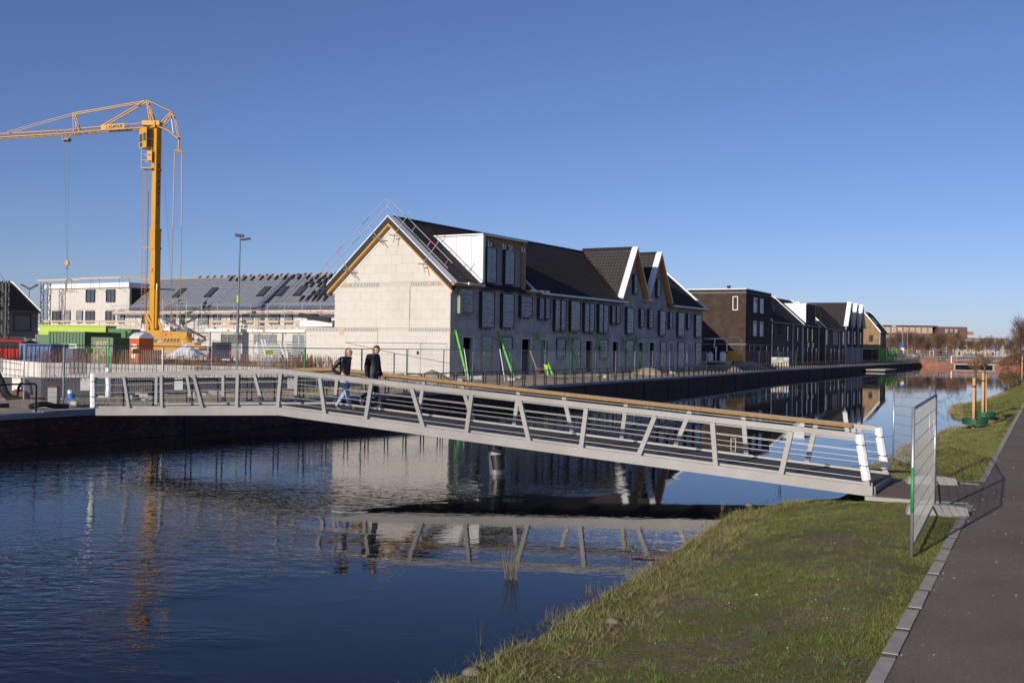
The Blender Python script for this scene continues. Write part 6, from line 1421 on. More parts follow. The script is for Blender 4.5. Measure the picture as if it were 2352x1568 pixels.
# three fine-meshed panels on the right bank
FN = lambda L_: fence_meshes(L_, 2.0, .021, 9, .0011)
def near_panel(label, a, b, za, zb, green=False):
    a, b = Vector((*a, za)), Vector((*b, zb)); d = b - a; L_ = d.to_2d().length; t = thing('mesh_fence_panel', label, 'fence', a, math.atan2(d.y, d.x))
    q = MB(); q.tube([(0, 0, 0), (0, 0, 2.02)], .024, 8); q.build('fence_post', M['galv'], t, smooth=True)
    if green: q = MB(); q.tube([(0, 0, .62), (0, 0, 1.22)], .0255, 8); q.build('green_band', M['green_paint'], t, smooth=True)
    dz = zb - za; q = MB(); q.tube([(L_, 0, dz), (L_, 0, 2.02 + dz)], .024, 8); q.build('fence_post', M['galv'], t, smooth=True)
    for z in (2.0, .15): q = MB(); q.tube([(0, 0, z), (L_, 0, z + dz)], .017, 6); q.build('fence_rail', M['galv_dark'], t)
    n = int(L_ / .045); X = np.linspace(.02, L_ - .02, n); w_ = .00115; Z0 = .15 + dz * X / L_; Z1 = 1.99 + dz * X / L_; O = np.zeros(n)
    V_ = np.stack([np.stack([X - w_, O, Z0], 1), np.stack([X + w_, O, Z0], 1), np.stack([X + w_, O, Z1], 1), np.stack([X - w_, O, Z1], 1), np.stack([X, O - w_, Z0], 1), np.stack([X, O + w_, Z0], 1), np.stack([X, O + w_, Z1], 1), np.stack([X, O - w_, Z1], 1)], 1).reshape(-1, 3)
    Fq = (np.arange(n)[:, None, None] * 8 + np.array([[0, 1, 2, 3], [4, 5, 6, 7]])[None]).reshape(-1, 4); np_mesh('fence_mesh', V_, Fq, M['fine_mesh'], t, kind='stuff')
    for k in range(1, 8): z = .15 + 1.84 * k / 8; q = MB(); q.tube([(0, 0, z), (L_, 0, z + dz)], .004, 4); q.build('horizontal_wire', M['galv_dark'], t)
near_panel('galvanised mesh fence panel with green band on its post beside the path', (5.36, 14.5), (7.25, 18.6), .27, .30, True)
near_panel('mesh fence panel seen almost edge-on behind the green banded one', (7.28, 18.66), (9.05, 23.3), .30, .30)
near_panel('rear mesh fence panel at the water edge by the footbridge end', (9.0, 23.4), (9.95, 28.3), .28, .12)
for (x, y, r_, lb) in ((7.2, 18.35, -12, 'pale concrete fence block at the kerb under the nearest mesh panels'), (8.75, 22.6, -10, 'rounded pale concrete fence block on the asphalt apron')):
    o = thing('concrete_block', lb, 'concrete block', (x, y, .275), R(r_)); q = MB()
    q.prism([(-.5, -.12, 0), (.5, -.12, 0), (.45, -.12, .17), (.16, -.12, .2), (-.16, -.12, .2), (-.45, -.12, .17)], (0, .24, 0)); b_ = q.build('block', M['concrete'], o)
    q = MB(); q.lathe((.0, 0, .191), [(.03, 0), (.03, .004)], 8); q.build('post_hole', M['hole'], o)

# ---------------------------------------------------------------- things lying between quay and fence
def ground_thing(name, label, cat, px, y, z=.97, rot=0): p = XP(px, y); return thing(name, label, cat, (p.x, p.y, z), rot)
t = ground_thing('block_stack', 'stack of four pale concrete blocks with a rusty top', 'concrete blocks', 130, 33.9)
for k in range(4): q = MB(); q.box(-.14, .14, -.14, .14, k * .145, k * .145 + .138); q.build('block', M['concrete'], t)
q = MB(); q.tube([(-.1, 0, .58), (-.08, 0, .95), (.0, 0, .98), (.2, .05, .65)], .012, 5); q.box(-.1, .12, -.1, .1, .58, .61); q.build('wire_loop', M['rust'], t)
t = ground_thing('pipe_valve', 'blue valve on a pale pump pipe behind the quay', 'valve', 169, 33.7, 1.0, R(-50))
q = MB(); q.tube([(-.55, 0, .1), (.5, 0, .08)], .075, 10); q.build('pipe', M['slab'], t, smooth=True)
q = MB(); q.tube([(-.12, 0, .1), (.12, 0, .1)], .10, 10); q.lathe((0, 0, .12), [(.07, 0), (.07, .1), (.12, .12), (.12, .24)], 12); q.build('valve_body', M['sign_blue'], t)
for x in (-.15, .15): q = MB(); q.tube([(x, 0, .1), (x + .03, 0, .1)], .15, 12); q.build('flange', M['galv'], t)
q = MB(); q.tube([(-.1, 0, .36), (-.12, 0, .42), (-.11, 0, .48)], .07, 8); q.build('valve_cap', M['white_panel'], t)
def hose(label, pts, r, m_, ribs=True):
    P_ = [Vector(p) for p in pts]; c = P_[0]; t = thing('hose', label, 'hose', c); out = []
    for i in range(len(P_) - 1):
        p0, p1, p2, p3 = P_[max(0, i - 1)], P_[i], P_[i + 1], P_[min(len(P_) - 1, i + 2)]
        for k in range(8): f = k / 8; out.append(.5 * ((2 * p1) + (p2 - p0) * f + (2 * p0 - 5 * p1 + 4 * p2 - p3) * f * f + (3 * p1 - p0 - 3 * p2 + p3) * f ** 3) - c)
    out.append(P_[-1] - c); q = MB(); q.tube(out, r, 8); q.build('hose', M[m_], t, smooth=True)
    if ribs:
        q = MB()
        for a, b in zip(out[:-1], out[1:]):
            for k in (0, .5): m_p = a.lerp(b, k); q.tube([m_p, m_p + (b - a).normalized() * .02], r * 1.12, 8)
        q.build('hose_rib', M['black_steel'], t, kind='stuff')
def H3(px, y, z): p = XP(px, y, z); return (p.x, p.y, z)
hose('ribbed grey hose snaking along the ground behind the quay edge', [H3(76, 32.6, 1.02), H3(90, 32.4, 1.08), H3(108, 32.6, 1.1), H3(130, 32.9, 1.03), H3(160, 33.3, 1.0)], .075, 'galv_dark')
hose('thick brown hose dropping over the foundation at the left edge', [H3(-18, 40, 2.1), H3(2, 39, 1.6), H3(20, 37.5, 1.1), H3(50, 36.5, .98), H3(100, 35.8, 1.0), H3(118, 35.4, 1.0)], .12, 'soil')
hose('short dark pipe end lying near the left railing hoop', [H3(2, 32.3, 1.03), H3(24, 32.5, 1.03)], .09, 'black_steel', False)
hose('black rubber arch of hose standing against the dark foundation', [H3(43, 39.2, .95), H3(48, 39.2, 1.35), H3(60, 39.2, 1.55), H3(72, 39.2, 1.4), H3(77, 39.2, 1.05)], .05, 'black_steel', False)
t = thing('wrapped_post', 'post wrapped in white plastic behind the first bridge posts', 'post', H3(252, 39, .9)); q = MB(); q.tube([(0, 0, 0), (.02, 0, .5), (-.02, 0, 1.0), (0, 0, 1.15)], .09, 8); q.build('plastic_wrap', M['wrap'], t); q = MB(); q.tube([(0, 0, 1.1), (0, 0, 2.2)], .03, 6); q.build('post', M['green_paint'], t)
rr = np.random.RandomState(11)
def scatter_things(n, pxr, yr, mk, name, label, cat, group, z=.97):
    for k in range(n):
        px = rnd.uniform(*pxr); y = np.interp(px, [a for a, _ in fpx], [b for _, b in fpx]) - rnd.uniform(*yr); p = XP(px, y); o = link(name, mk[k % len(mk)]); o.location = (p.x, p.y, z); o.rotation_euler = (rnd.uniform(-.15, .15), rnd.uniform(-.15, .15), rnd.uniform(0, 6)); s = rnd.uniform(.6, 1.4); o.scale = (s, s, s); tag(o, label, cat, group)
def box_mesh(name, a, b, c, m_): q = MB(); q.box(-a / 2, a / 2, -b / 2, b / 2, 0, c); return q.mesh(name, m_)
scatter_things(26, (900, 1600), (-2, 5), [box_mesh('rubble_block', .5, .25, .2, M['slab']), box_mesh('rubble_block', .35, .2, .12, M['render_white']), box_mesh('rubble_block', .7, .15, .08, M['wood_pale'])], 'rubble_block', 'pale block of rubble on the sandy strip below the grey houses', 'rubble', 'rubble on the sandy strip')
scatter_things(9, (300, 560), (2, 5), [box_mesh('rubble_block', .45, .2, .18, M['concrete'])], 'rubble_block', 'pale concrete piece on the weedy ground behind the bridge posts', 'rubble', 'rubble behind the bridge', .92)
def mound(label, px, y, r_, h_, m_):
    p = XP(px, y); q = MB(); n = 11
    for i in range(n):
        for j in range(n): a, b = (i - 5) / 5, (j - 5) / 5; d = math.hypot(a, b); q.v.append((a * r_, b * r_, max(-.05, h_ * (1 - d ** 1.5)) + rnd.uniform(-.05, .05) * h_))
    for i in range(n - 1):
        for j in range(n - 1): a = i * n + j; q.f.append((a, a + n, a + n + 1, a + 1)); q.mi.append(0)
    o = q.build('soil_mound', M[m_], smooth=True); o.location = (p.x, p.y, .95); tag(o, label, 'soil mound')
mound('low brown soil mound at the foot of the pale gable corner', 995, 62, 1.3, .7, 'earth'); mound('brown sand heap on the site strip by the far fence', 1490, 86, 1.6, .7, 'earth'); mound('sand heap below the dark brown house', 1660, 112, 2.2, .8, 'earth'); mound('sand heap beside the compactor', 1725, 126, 2.5, .9, 'earth')
# dry weeds along the site strip
n = 9000; S_ = rr.uniform(3, 34, n); T_ = np.interp(S_, [a for a, _ in TQ], [b for _, b in TQ]) - .5 - rr.uniform(0, 1, n) ** 1.6 * 4; X_, Y_ = WA(S_, T_); keep = fnoise(X_ * .9, Y_ * .9, 31) > .5; X_, Y_ = X_[keep], Y_[keep]; n = len(X_); a = rr.uniform(0, 6.28, n); hh = rr.uniform(.06, .34, n); ln = rr.normal(0, .12, (n, 2)); wv = .006
V_ = np.stack([np.stack([X_ - wv * np.cos(a), Y_ - wv * np.sin(a), np.full(n, .92)], 1), np.stack([X_ + wv * np.cos(a), Y_ + wv * np.sin(a), np.full(n, .92)], 1), np.stack([X_ + ln[:, 0], Y_ + ln[:, 1], .95 + hh], 1)], 1).reshape(-1, 3)
tag(np_mesh('dry_weeds', V_, np.arange(3 * n).reshape(n, 3), M['weed']), 'dry straw coloured weeds growing behind the quay edge', kind='stuff')
# machines before the brown house
t = ground_thing('mortar_pump', 'grey mortar pump with raised roller bar before the dark brown house', 'machine', 1646, 112, 1.2, R(-20))
q = MB(); q.box(-1.6, 1.6, -.5, .5, .55, .75); q.build('machine_bed', M['slab'], t); q = MB(); q.lathe((-.6, 0, .75), [(.3, 0), (.3, .7), (.1, .9)], 10); q.build('tank', M['white_panel'], t); q = MB(); q.lathe((.7, 0, .75), [(.32, 0), (.32, .8), (.2, .95)], 10); q.build('tank', M['white_panel'], t)
q = MB(); q.tube([(0, 0, .75), (0, 0, 2.2)], .09, 8); q.build('mast', M['galv'], t); q = MB(); q.tube([(-1.3, 0, 3.0), (1.0, 0, 3.05)], .10, 8); q.tube([(-.2, 0, 2.1), (-.1, 0, 3.0)], .06, 6); q.build('roller_bar', M['galv'], t); q = MB(); q.box(-1.5, -1.1, -.4, .4, 0, .54); q.box(1.1, 1.5, -.4, .4, 0, .54); q.build('support', M['wood_pale'], t)
t = ground_thing('compactor', 'yellow site roller with tall roll bar beside the mortar pump', 'machine', 1686, 117, 1.0, R(-15))
q = MB(); q.box(-1.1, 1.1, -.5, .5, .9, 1.7); q.box(-.6, .5, -.45, .45, 1.7, 2.0); q.build('machine_body', M['crane_yellow'], t); q = MB(); q.tube([(-.7, 0, 1.9), (-.7, 0, 3.2), (-.4, 0, 3.5), (.5, 0, 3.5), (.8, 0, 3.2), (.8, 0, 1.9)], .06, 6); q.build('roll_bar', M['galv'], t)
for x in (-.8, .8): q = MB(); q.tube([(x, -.55, .5), (x, .55, .5)], .5, 14); q.build('drum', M['galv_dark'], t)
t = ground_thing('brick_pallet', 'pallet of pale wrapped bricks by the grey brick row', 'bricks', 1794, 142, 1.05, R(-20))
for k in range(3):
    for j in range(3): q = MB(); q.box(-1.1 + j * .75, -.4 + j * .75, -.5, .5, .15 + k * .36, .49 + k * .36); q.build('brick_bundle', M['slab' if (k + j) % 2 else 'render_white'], t)
q = MB(); q.box(-1.2, 1.2, -.55, .55, 0, .14); q.build('pallet', M['wood_pale'], t)
for px, y, lb in ((1760, 131, 'reddish brick heap before the dark brown house'), (1778, 136, 'second reddish brick heap before the dark brown house')):
    t = ground_thing('brick_heap', lb, 'bricks', px, y, 1.0); q = MB()
    for k in range(60): x, yy = rnd.gauss(0, .6), rnd.gauss(0, .4); z = max(0, .5 - abs(x) * .4) * rnd.random(); q.box(x - .1, x + .1, yy - .05, yy + .05, z, z + .06)
    q.build('brick', M['far_brick'], t, kind='stuff')
t = ground_thing('saw_bench', 'rusty saw bench with a yellow cloth hanging beside it', 'work bench', 1244, 71, .95)
q = MB(); q.box(-.35, .35, -.3, .3, .6, .75); q.box(-.3, -.22, -.25, .25, 0, .6); q.box(.22, .3, -.25, .25, 0, .6); q.build('bench', M['rust'], t); q = MB(); q.prism([(.2, -.34, 1.0), (.45, -.34, .95), (.5, -.34, .35), (.35, -.34, .1), (.25, -.34, .5)], (0, .06, 0)); q.build('yellow_cloth', M['lime'], t); q = MB(); q.beam((-.25, 0, .7), (-.7, .1, 1.9), .14, .04); q.build('leaning_plank', M['wood'], t)
for k, (px, z, y) in enumerate(((1068, 2.1, 64), (1150, 2.1, 66))):
    t = ground_thing('white_strut', ('left' if k == 0 else 'right') + ' of two thin white struts propping the site fence', 'strut', px, y, .95); q = MB(); q.tube([(0, 0, 1.95), (.35, -.9, 0)], .025, 6); q.build('strut', M['white_paint'], t)

# ---------------------------------------------------------------- staked saplings on the bank
for k, (x, y, zt, lb) in enumerate(((18.41, 43.19, 1.82, 'pollard sapling tied to a pale stake nearest the mesh fence'), (21.02, 48.38, 1.95, 'second staked pollard sapling just beyond the nearest one'), (56.1, 119.5, 2.6, 'staked sapling at the right edge further along the bank'))):
    t = thing('sapling', lb, 'tree', (x, y, .25)); r = random.Random(k + 3)
    q = MB(); q.tube([(.05, .10, 0), (.04, .10, zt * .6), (.05, .10, zt + .38)], .05, 8, r2=.036); q.build('trunk', M['bark'], t, smooth=True)
    q = MB()
    for b in range(80):
        a = r.uniform(0, 6.283); e = r.uniform(.35, 1.35); L_ = r.uniform(.3, .62); p = Vector((.05, .10, zt + .30 + r.uniform(-.06, .1))); d = Vector((math.cos(a) * math.cos(e), math.sin(a) * math.cos(e), math.sin(e)))
        q.tube([p, p + d * L_ * .5, p + d * L_ + Vector((0, 0, .06))], .013, 4, r2=.005)
    q.build('crown', M['twig_b' if k == 0 else 'twig'], t)
    s2 = thing('tree_stake', 'peeled wooden stake beside ' + lb.replace('tied to a pale stake ', '').replace('staked ', ''), 'stake', (x - .06, y, .25)); q = MB(); q.tube([(0, 0, -.2), (.0, .0, zt)], .066, 10, r2=.060); q.build('stake', M['stake'], s2, smooth=True); q = MB(); q.tube([(0, 0, zt * .80), (0, 0, zt * .83)], .071, 10); q.build('rubber_strap', M['black_steel'], s2)
    if k == 1: q = MB(); q.tube([(.2, .1, -.2), (.18, .1, zt * .95)], .03, 8); q.build('thin_stake', M['stake'], s2)
    c = thing('water_collar', 'dark green plastic watering ring around ' + ('the nearest sapling', 'the second sapling', 'the far sapling')[k], 'planter ring', (x, y, .24)); q = MB(); N_ = 20
    q.lathe((0, 0, 0), [(.47, 0), (.48, .22)], N_); q.f = q.f[:-2]; q.mi = q.mi[:-2]; q.lathe((0, 0, 0), [(.455, .22), (.445, .02)], N_); q.f = q.f[:-2]; q.mi = q.mi[:-2]; q.lathe((0, 0, 0), [(.48, .22), (.455, .221)], N_); q.f = q.f[:-2]; q.mi = q.mi[:-2]; q.build('ring', M['collar'], c)
    q = MB(); q.lathe((0, 0, 0), [(.44, .06), (.05, .12)], 14); q.build('soil_fill', M['soil'], c)

# ---------------------------------------------------------------- grass blades, edge growth, reeds and pebbles
M['blade'] = mat('grass_blade', (.125, .140, .034), .6, 0, .35, .7, spec=.3); M['blade_b'] = mat('yellow_grass_blade', (.215, .205, .07), .6, 0, .3, .7, spec=.3); M['blade_c'] = mat('fresh_grass_blade', (.13, .21, .035), .55, 0, .3, .7, spec=.3); M['leaf_dead'] = mat('dead_leaf', (.17, .095, .045), .8, 0, .4, 3); M['straw'] = mat('dry_straw', (.26, .19, .095), .8, 0, .3, 3)
def blades(name, label, S_, T_, h0, h1, wd, m_, lean=.5, seed=0, mask=None, zoff=0.0, kind='stuff'):
    r = np.random.RandomState(seed); X_, Y_ = WA(S_, T_); Z_ = np.empty(len(S_))
    o = np.argsort(S_); S_, T_, X_, Y_ = S_[o], T_[o], X_[o], Y_[o]
    tshv = np.interp(S_, [a for a, _ in TSH], [b for _, b in TSH]); d = T_ - tshv; up = np.clip(d / 2.9, 0, 1); up = up * up * (3 - 2 * up); nn = (fnoise(X_ * 1.3, Y_ * 1.3, 21) - .5) * .10 + (fnoise(X_ * 5, Y_ * 5, 23) - .5) * .05
    Z_ = np.where(d < 0, np.minimum(.02, .02 + d * .45) + nn * .5, .02 + .27 * up + nn * np.clip((TK(S_) - .35 - T_) / .8, 0, 1) * np.clip(d + .6, .3, 1)) - .008 + zoff
    n = len(S_); a = r.uniform(0, 6.283, n); hh = r.uniform(h0, h1, n) * (.6 + .8 * r.rand(n)); l = r.normal(0, lean, (n, 2)) * hh[:, None]; ca, sa = np.cos(a) * wd, np.sin(a) * wd
    V_ = np.stack([np.stack([X_ - ca, Y_ - sa, Z_], 1), np.stack([X_ + ca, Y_ + sa, Z_], 1), np.stack([X_ + l[:, 0], Y_ + l[:, 1], Z_ + hh], 1)], 1).reshape(-1, 3)
    return tag(np_mesh(name, V_, np.arange(3 * n).reshape(n, 3), m_, kind=kind), label)
def lawn(n, s0, s1, seed, thr=.47, edge=0.0):
    r = np.random.RandomState(seed); S_ = r.uniform(s0, s1, n); ts = np.interp(S_, [a for a, _ in TSH], [b for _, b in TSH]); T_ = ts + .05 + r.rand(n) * (TK(S_) - .1 - ts); X_, Y_ = WA(S_, T_)
    f = fnoise(X_ * .8, Y_ * .8, 61, 5) * .6 + fnoise(X_ * 4, Y_ * 4, 67, 3) * .4; k = (f > thr - .06 + .12 * r.rand(n)) & ~((T_ > 22.6) & (S_ > .9) & (S_ < 4.6))
    k &= ~((np.hypot(X_ - 18.6, Y_ - 43.6) < 1.25) | (np.hypot(X_ - 21, Y_ - 48.4) < 1.1)); return S_[k], T_[k]
blades('grass', 'short green grass on the near bank', *lawn(300000, -15.5, 3, 1, .44), .012, .034, .0021, M['blade'], .55, 1)
blades('grass', 'yellow green grass tips among the near grass', *lawn(70000, -15.5, 3, 2, .47), .014, .040, .0024, M['blade_b'], .5, 2)
blades('grass', 'short green grass on the bank beyond the footbridge', *lawn(110000, 3, 34, 3, .44), .03, .065, .005, M['blade'], .5, 3)
blades('grass', 'yellow green grass beyond the footbridge', *lawn(40000, 3, 34, 4, .46), .03, .07, .005, M['blade_b'], .5, 4)
blades('grass', 'short grass on the far stretch of the bank', *lawn(60000, 34, 130, 5, .42), .05, .10, .012, M['blade'], .5, 5)
def clumps(n, s0, s1, seed, per=9):
    S_, T_ = lawn(n, s0, s1, seed, .38); r = np.random.RandomState(seed); S_ = np.repeat(S_, per) + r.normal(0, .022, len(S_) * per); T_ = np.repeat(T_, per) + r.normal(0, .022, len(T_) * per); return S_, np.minimum(T_, TK(S_) - .09)
blades('grass_tuft', 'taller fresh green tufts dotted over the near bank', *clumps(1500, -15.5, 6, 21), .03, .085, .0028, M['blade_c'], .6, 21)
blades('grass_tuft', 'taller tufts dotted over the bank beyond the bridge', *clumps(700, 6, 40, 22), .05, .12, .006, M['blade_b'], .6, 22)
blades('dead_leaves', 'small brown dead leaves lying on the bank', *lawn(2600, -15.5, 8, 23, .30), .006, .016, .011, M['leaf_dead'], 1.6, 23)
r9 = np.random.RandomState(44); n9 = 2200; S9 = r9.uniform(-14, 20, n9); T9 = TK(S9) - .10 + np.abs(r9.normal(0, .07, n9)) * np.where(r9.rand(n9) < .75, -1, 1)
blades('kerb_grass', 'grass and moss creeping over the kerb edge', S9, T9, .012, .04, .003, M['blade'], .9, 24, zoff=.012)
blades('straw_litter', 'loose dry straw lying on the bank soil', *lawn(22000, -15.5, 12, 6, .36), .004, .012, .0022, M['straw'], 4.0, 6)
def edge(n, s0, s1, seed, w0, w1, thr=.45):
    r = np.random.RandomState(seed); S_ = r.uniform(s0, s1, n); ts = np.interp(S_, [a for a, _ in TSH], [b for _, b in TSH]); T_ = ts + w0 + r.rand(n) ** 1.3 * (w1 - w0); X_, Y_ = WA(S_, T_); k = fnoise(X_ * 2.2, Y_ * 2.2, 71 + seed, 3) > thr; k &= ~((S_ > 1.2) & (S_ < 4.4) & (T_ > 21.5)); return S_[k], T_[k]
blades('shore_grass', 'longer green grass tufts along the waterline', *edge(15000, -15.5, 10, 7, -.05, .6, .5), .05, .13, .004, M['blade_b'], .55, 7)
blades('shore_straw', 'trampled dry straw along the waterline', *edge(24000, -15.5, 12, 8, -.25, .9, .42), .03, .10, .0035, M['straw'], 1.1, 8)
blades('shore_grass', 'longer grass along the far waterline', *edge(9000, 10, 75, 9, -.2, .5, .48), .08, .2, .010, M['weed'], .5, 9)
blades('water_weed', 'dark dead stalks standing in the shallow water near the shore', *edge(2600, -14, 4, 10, -.8, .0, .56), .03, .11, .005, M['soil'], .6, 10, zoff=.10)
blades('water_weed', 'thin dead stalks in the shallow bay', *edge(900, 36, 60, 12, -2.8, -.1, .52), .1, .35, .012, M['bark'], .5, 12, zoff=.6)
def tuft(label, s, t, n, h_, m_, sp=.05, z=0.0):
    o = thing('reed_tuft', label, 'reeds', W(s, t, z)); r = random.Random(int(abs(s * 100) + t * 10)); q = MB()
    for k in range(n): a = r.uniform(0, 6.28); p = Vector((r.gauss(0, sp), r.gauss(0, sp), -.1)); L_ = h_ * r.uniform(.5, 1.1); e = p + Vector((r.gauss(0, .2) * L_, r.gauss(0, .2) * L_, L_ + .1)); q.tube([p, p.lerp(e, .5) + Vector((0, 0, .03)), e], .004, 3, r2=.001)
    q.build('reed_stem', M[m_], o, kind='stuff')
def at0(px, py): # point of the water surface seen at a pixel of the 2352 px wide picture, used for the small reeds
    v = _f + _rt * ((px - 1176) / 2500) - _up * ((py - 784) / 2500); k = -3.0 / v.z; return v.x * k, v.y * k
def inv(x, y): dx, dy = x - OX, y - OY; return dx * math.sin(CA) + dy * math.cos(CA), dx * math.cos(CA) - dy * math.sin(CA)
for lb, px, py, n_, h_, m_ in (('tall green yellow reed tuft standing alone in the water', 1174, 1330, 26, .5, 'straw'), ('green reed tuft in the bridge reflection', 1440, 1262, 14, .36, 'blade_b'), ('thin brown reed beside the submerged branch', 1505, 1262, 5, .34, 'straw'), ('brown stub tuft nearest the lower left shore', 1272, 1425, 16, .16, 'straw'), ('brown stub tuft below the stone on the shore', 1312, 1420, 18, .14, 'straw'), ('stub tuft left of the grassy point', 1362, 1365, 16, .15, 'straw'), ('dark stub tuft low in the water', 1180, 1477, 9, .08, 'soil'), ('sparse stalks near the bridge underside', 1660, 1170, 8, .22, 'weed'), ('leafy stalks below the bridge end', 1790, 1128, 9, .22, 'blade'), ('leaning twig standing in dark water at lower left', 1105, 1480, 4, .3, 'twig')):
    tuft(lb, *inv(*at0(px, py)), n_, h_, m_, .03 if n_ < 10 else .05)
t = thing('driftwood', 'thin brown branch lying on the water by the shore', 'branch', W(*inv(*at0(1500, 1282)), .01)); q = MB(); q.tube([(-.3, 0, 0), (0, .03, .02), (.45, .0, .01)], .016, 6, r2=.008); q.build('branch', M['bark'], t)
n = 90; r_ = np.random.RandomState(3); S_ = r_.uniform(-15, 9, n); T_ = np.array([tsh(s) for s in S_]) + .3 + r_.rand(n) * 2.6; q = MB()
for s, t_ in zip(S_, T_):
    z = float(zbank(float(s), np.array([t_]))[0]); p = W(s, t_, z + .004); a = rnd.uniform(.005, .013); q.lathe(p, [(a * .6, -a * .4), (a, 0), (a * .8, a * .5), (a * .2, a * .75)], 6)
tag(q.build('pebbles', M['stone'], smooth=True), 'pale pebbles scattered in the bank grass', kind='stuff')
for lb, px, py, a in (('rounded pale stone on the grass in the middle of the bank', 1738, 1402, .03), ('mossy rubble lump at the shore below the stubs', 1408, 1440, .09), ('rubble lump at the bottom edge of the shore', 1085, 1555, .10), ('small white stone on the shore near the stubs', 1345, 1400, .035), ('pale brick piece on the shore under the bridge', 1720, 1160, .08)):
    x, y = at0(px, py); s, t_ = inv(x, y); d = t_ - tsh(s); z = float(zbank(float(s), np.array([t_]))[0]); o = thing('stone', lb, 'stone', (x, y, max(z, 0))); q = MB(); q.lathe((0, 0, 0), [(a * .7, -a * .3), (a, a * .05), (a * .85, a * .4), (a * .3, a * .62)], 7)
    q.v = [(v[0] * (1 + rnd.uniform(-.2, .2)), v[1] * (1 + rnd.uniform(-.2, .2)), v[2] * (1 + rnd.uniform(-.15, .15))) for v in q.v]; q.build('stone', M['rubble' if a > .07 else 'stone'], o, smooth=True)

n = 420; r_ = np.random.RandomState(8); S_ = r_.uniform(-16, 12, n); T_ = TK(S_) + .1 + r_.rand(n) ** 1.7 * 4.0; X_, Y_ = WA(S_, T_); a = r_.uniform(0, 6.28, n); L9 = r_.uniform(.006, .028, n); w9 = r_.uniform(.003, .008, n)
V_ = np.stack([np.stack([X_ - L9 * np.cos(a), Y_ - L9 * np.sin(a), np.full(n, .309)], 1), np.stack([X_ + w9 * np.sin(a), Y_ - w9 * np.cos(a), np.full(n, .304)], 1), np.stack([X_ + L9 * np.cos(a), Y_ + L9 * np.sin(a), np.full(n, .311)], 1), np.stack([X_ - w9 * np.sin(a), Y_ + w9 * np.cos(a), np.full(n, .318)], 1)], 1).reshape(-1, 3)
tag(np_mesh('path_litter', V_, np.arange(4 * n).reshape(n, 4), [M['straw'], M['leaf_dead'], M['stone']], mi=r_.randint(0, 3, n)), 'bits of straw, leaves and grit lying on the asphalt path', kind='stuff')
# ---------------------------------------------------------------- people
M['skin'] = mat('skin', (.48, .27, .19), .5, 0, .05, 20); M['hair_brown'] = mat('brown_hair', (.055, .03, .018), .6, 0, .2, 40); M['jacket_black'] = mat('black_quilted_jacket', (.012, .012, .014), .38, 0, .3, 30, .012, 26)
M['jacket_grey'] = mat('grey_jacket', (.060, .060, .066), .8, 0, .2, 20, .004, 60); M['sleeve_dark'] = mat('dark_knit_sleeve', (.010, .013, .018), .85, 0, .2, 40, .003, 90); M['jeans_pale'] = mat('pale_blue_jeans', (.30, .43, .56), .8, 0, .25, 9, .004, 30); M['jeans_dark'] = mat('dark_blue_jeans', (.025, .045, .09), .8, 0, .2, 9, .004, 30)
M['shoe_brown'] = mat('brown_shoes', (.13, .075, .035), .45, 0, .3, 12); M['shoe_white'] = mat('white_shoes', (.62, .58, .50), .6, 0, .05, 12); M['helmet'] = mat('orange_helmet', (.62, .20, .02), .35, 0, 0); M['work_dark'] = mat('dark_workwear', (.012, .014, .022), .8, 0, .2, 20)
def skin_mesh(chains, radii):
    """one continuous surface grown over chains of joints"""
    vs, es, rd, key = [], [], [], {}
    for ch, rr_ in zip(chains, radii):
        prev = None
        for p, r in zip(ch, rr_):
            k = tuple(round(c, 4) for c in p)
            if k not in key: key[k] = len(vs); vs.append(p); rd.append(r)
            i = key[k]
            if prev is not None: es.append((prev, i))
            prev = i
    me = bpy.data.meshes.new('tmp'); me.from_pydata(vs, es, []); o = bpy.data.objects.new('tmp', me); COL.objects.link(o)
    md = o.modifiers.new('s', 'SKIN'); md.use_smooth_shade = True
    sv = me.skin_vertices[0].data
    for i, r in enumerate(rd): sv[i].radius = r if isinstance(r, tuple) else (r, r); sv[i].use_root = (i == 0)
    sb = o.modifiers.new('d', 'SUBSURF'); sb.levels = 2; sb.render_levels = 2
    bpy.context.view_layer.update(); dg = bpy.context.evaluated_depsgraph_get(); out = bpy.data.meshes.new_from_object(o.evaluated_get(dg)); bpy.data.objects.remove(o); return out
def head_mesh(c, pitch=0, s=1.0):
    vs, fs = [], []; nu, nv = 14, 12
    for j in range(nv + 1):
        f = math.pi * j / nv; z = math.cos(f); rr_ = math.sin(f)
        for i in range(nu):
            a = 2 * math.pi * i / nu; x, y = math.cos(a), math.sin(a); w_ = .078 if z > -.1 else .078 - .024 * min(1, (-z - .1) / .7); l_ = .098 + (.006 if z < -.3 and x > .3 else 0)
            px, py, pz = x * rr_ * l_, y * rr_ * w_, z * .122
            if x > .85 and -.35 < z < .15: px += .016 * (1 - abs(z + .12) / .3 if abs(z + .12) < .3 else 0) if abs(y) < .3 else 0       # nose
            if x > .6 and z > .02 and z < .3 and abs(y) > .25: px -= .007                                                                   # eye sockets
            vs.append((px * s, py * s, pz * s))
    for j in range(nv):
        for i in range(nu): fs.append((j * nu + i, (j + 1) * nu + i, (j + 1) * nu + (i + 1) % nu, j * nu + (i + 1) % nu))
    cp, sp = math.cos(pitch), math.sin(pitch)
    return [(c[0] + x * cp + z * sp, c[1] + y, c[2] - x * sp + z * cp) for x, y, z in vs], fs
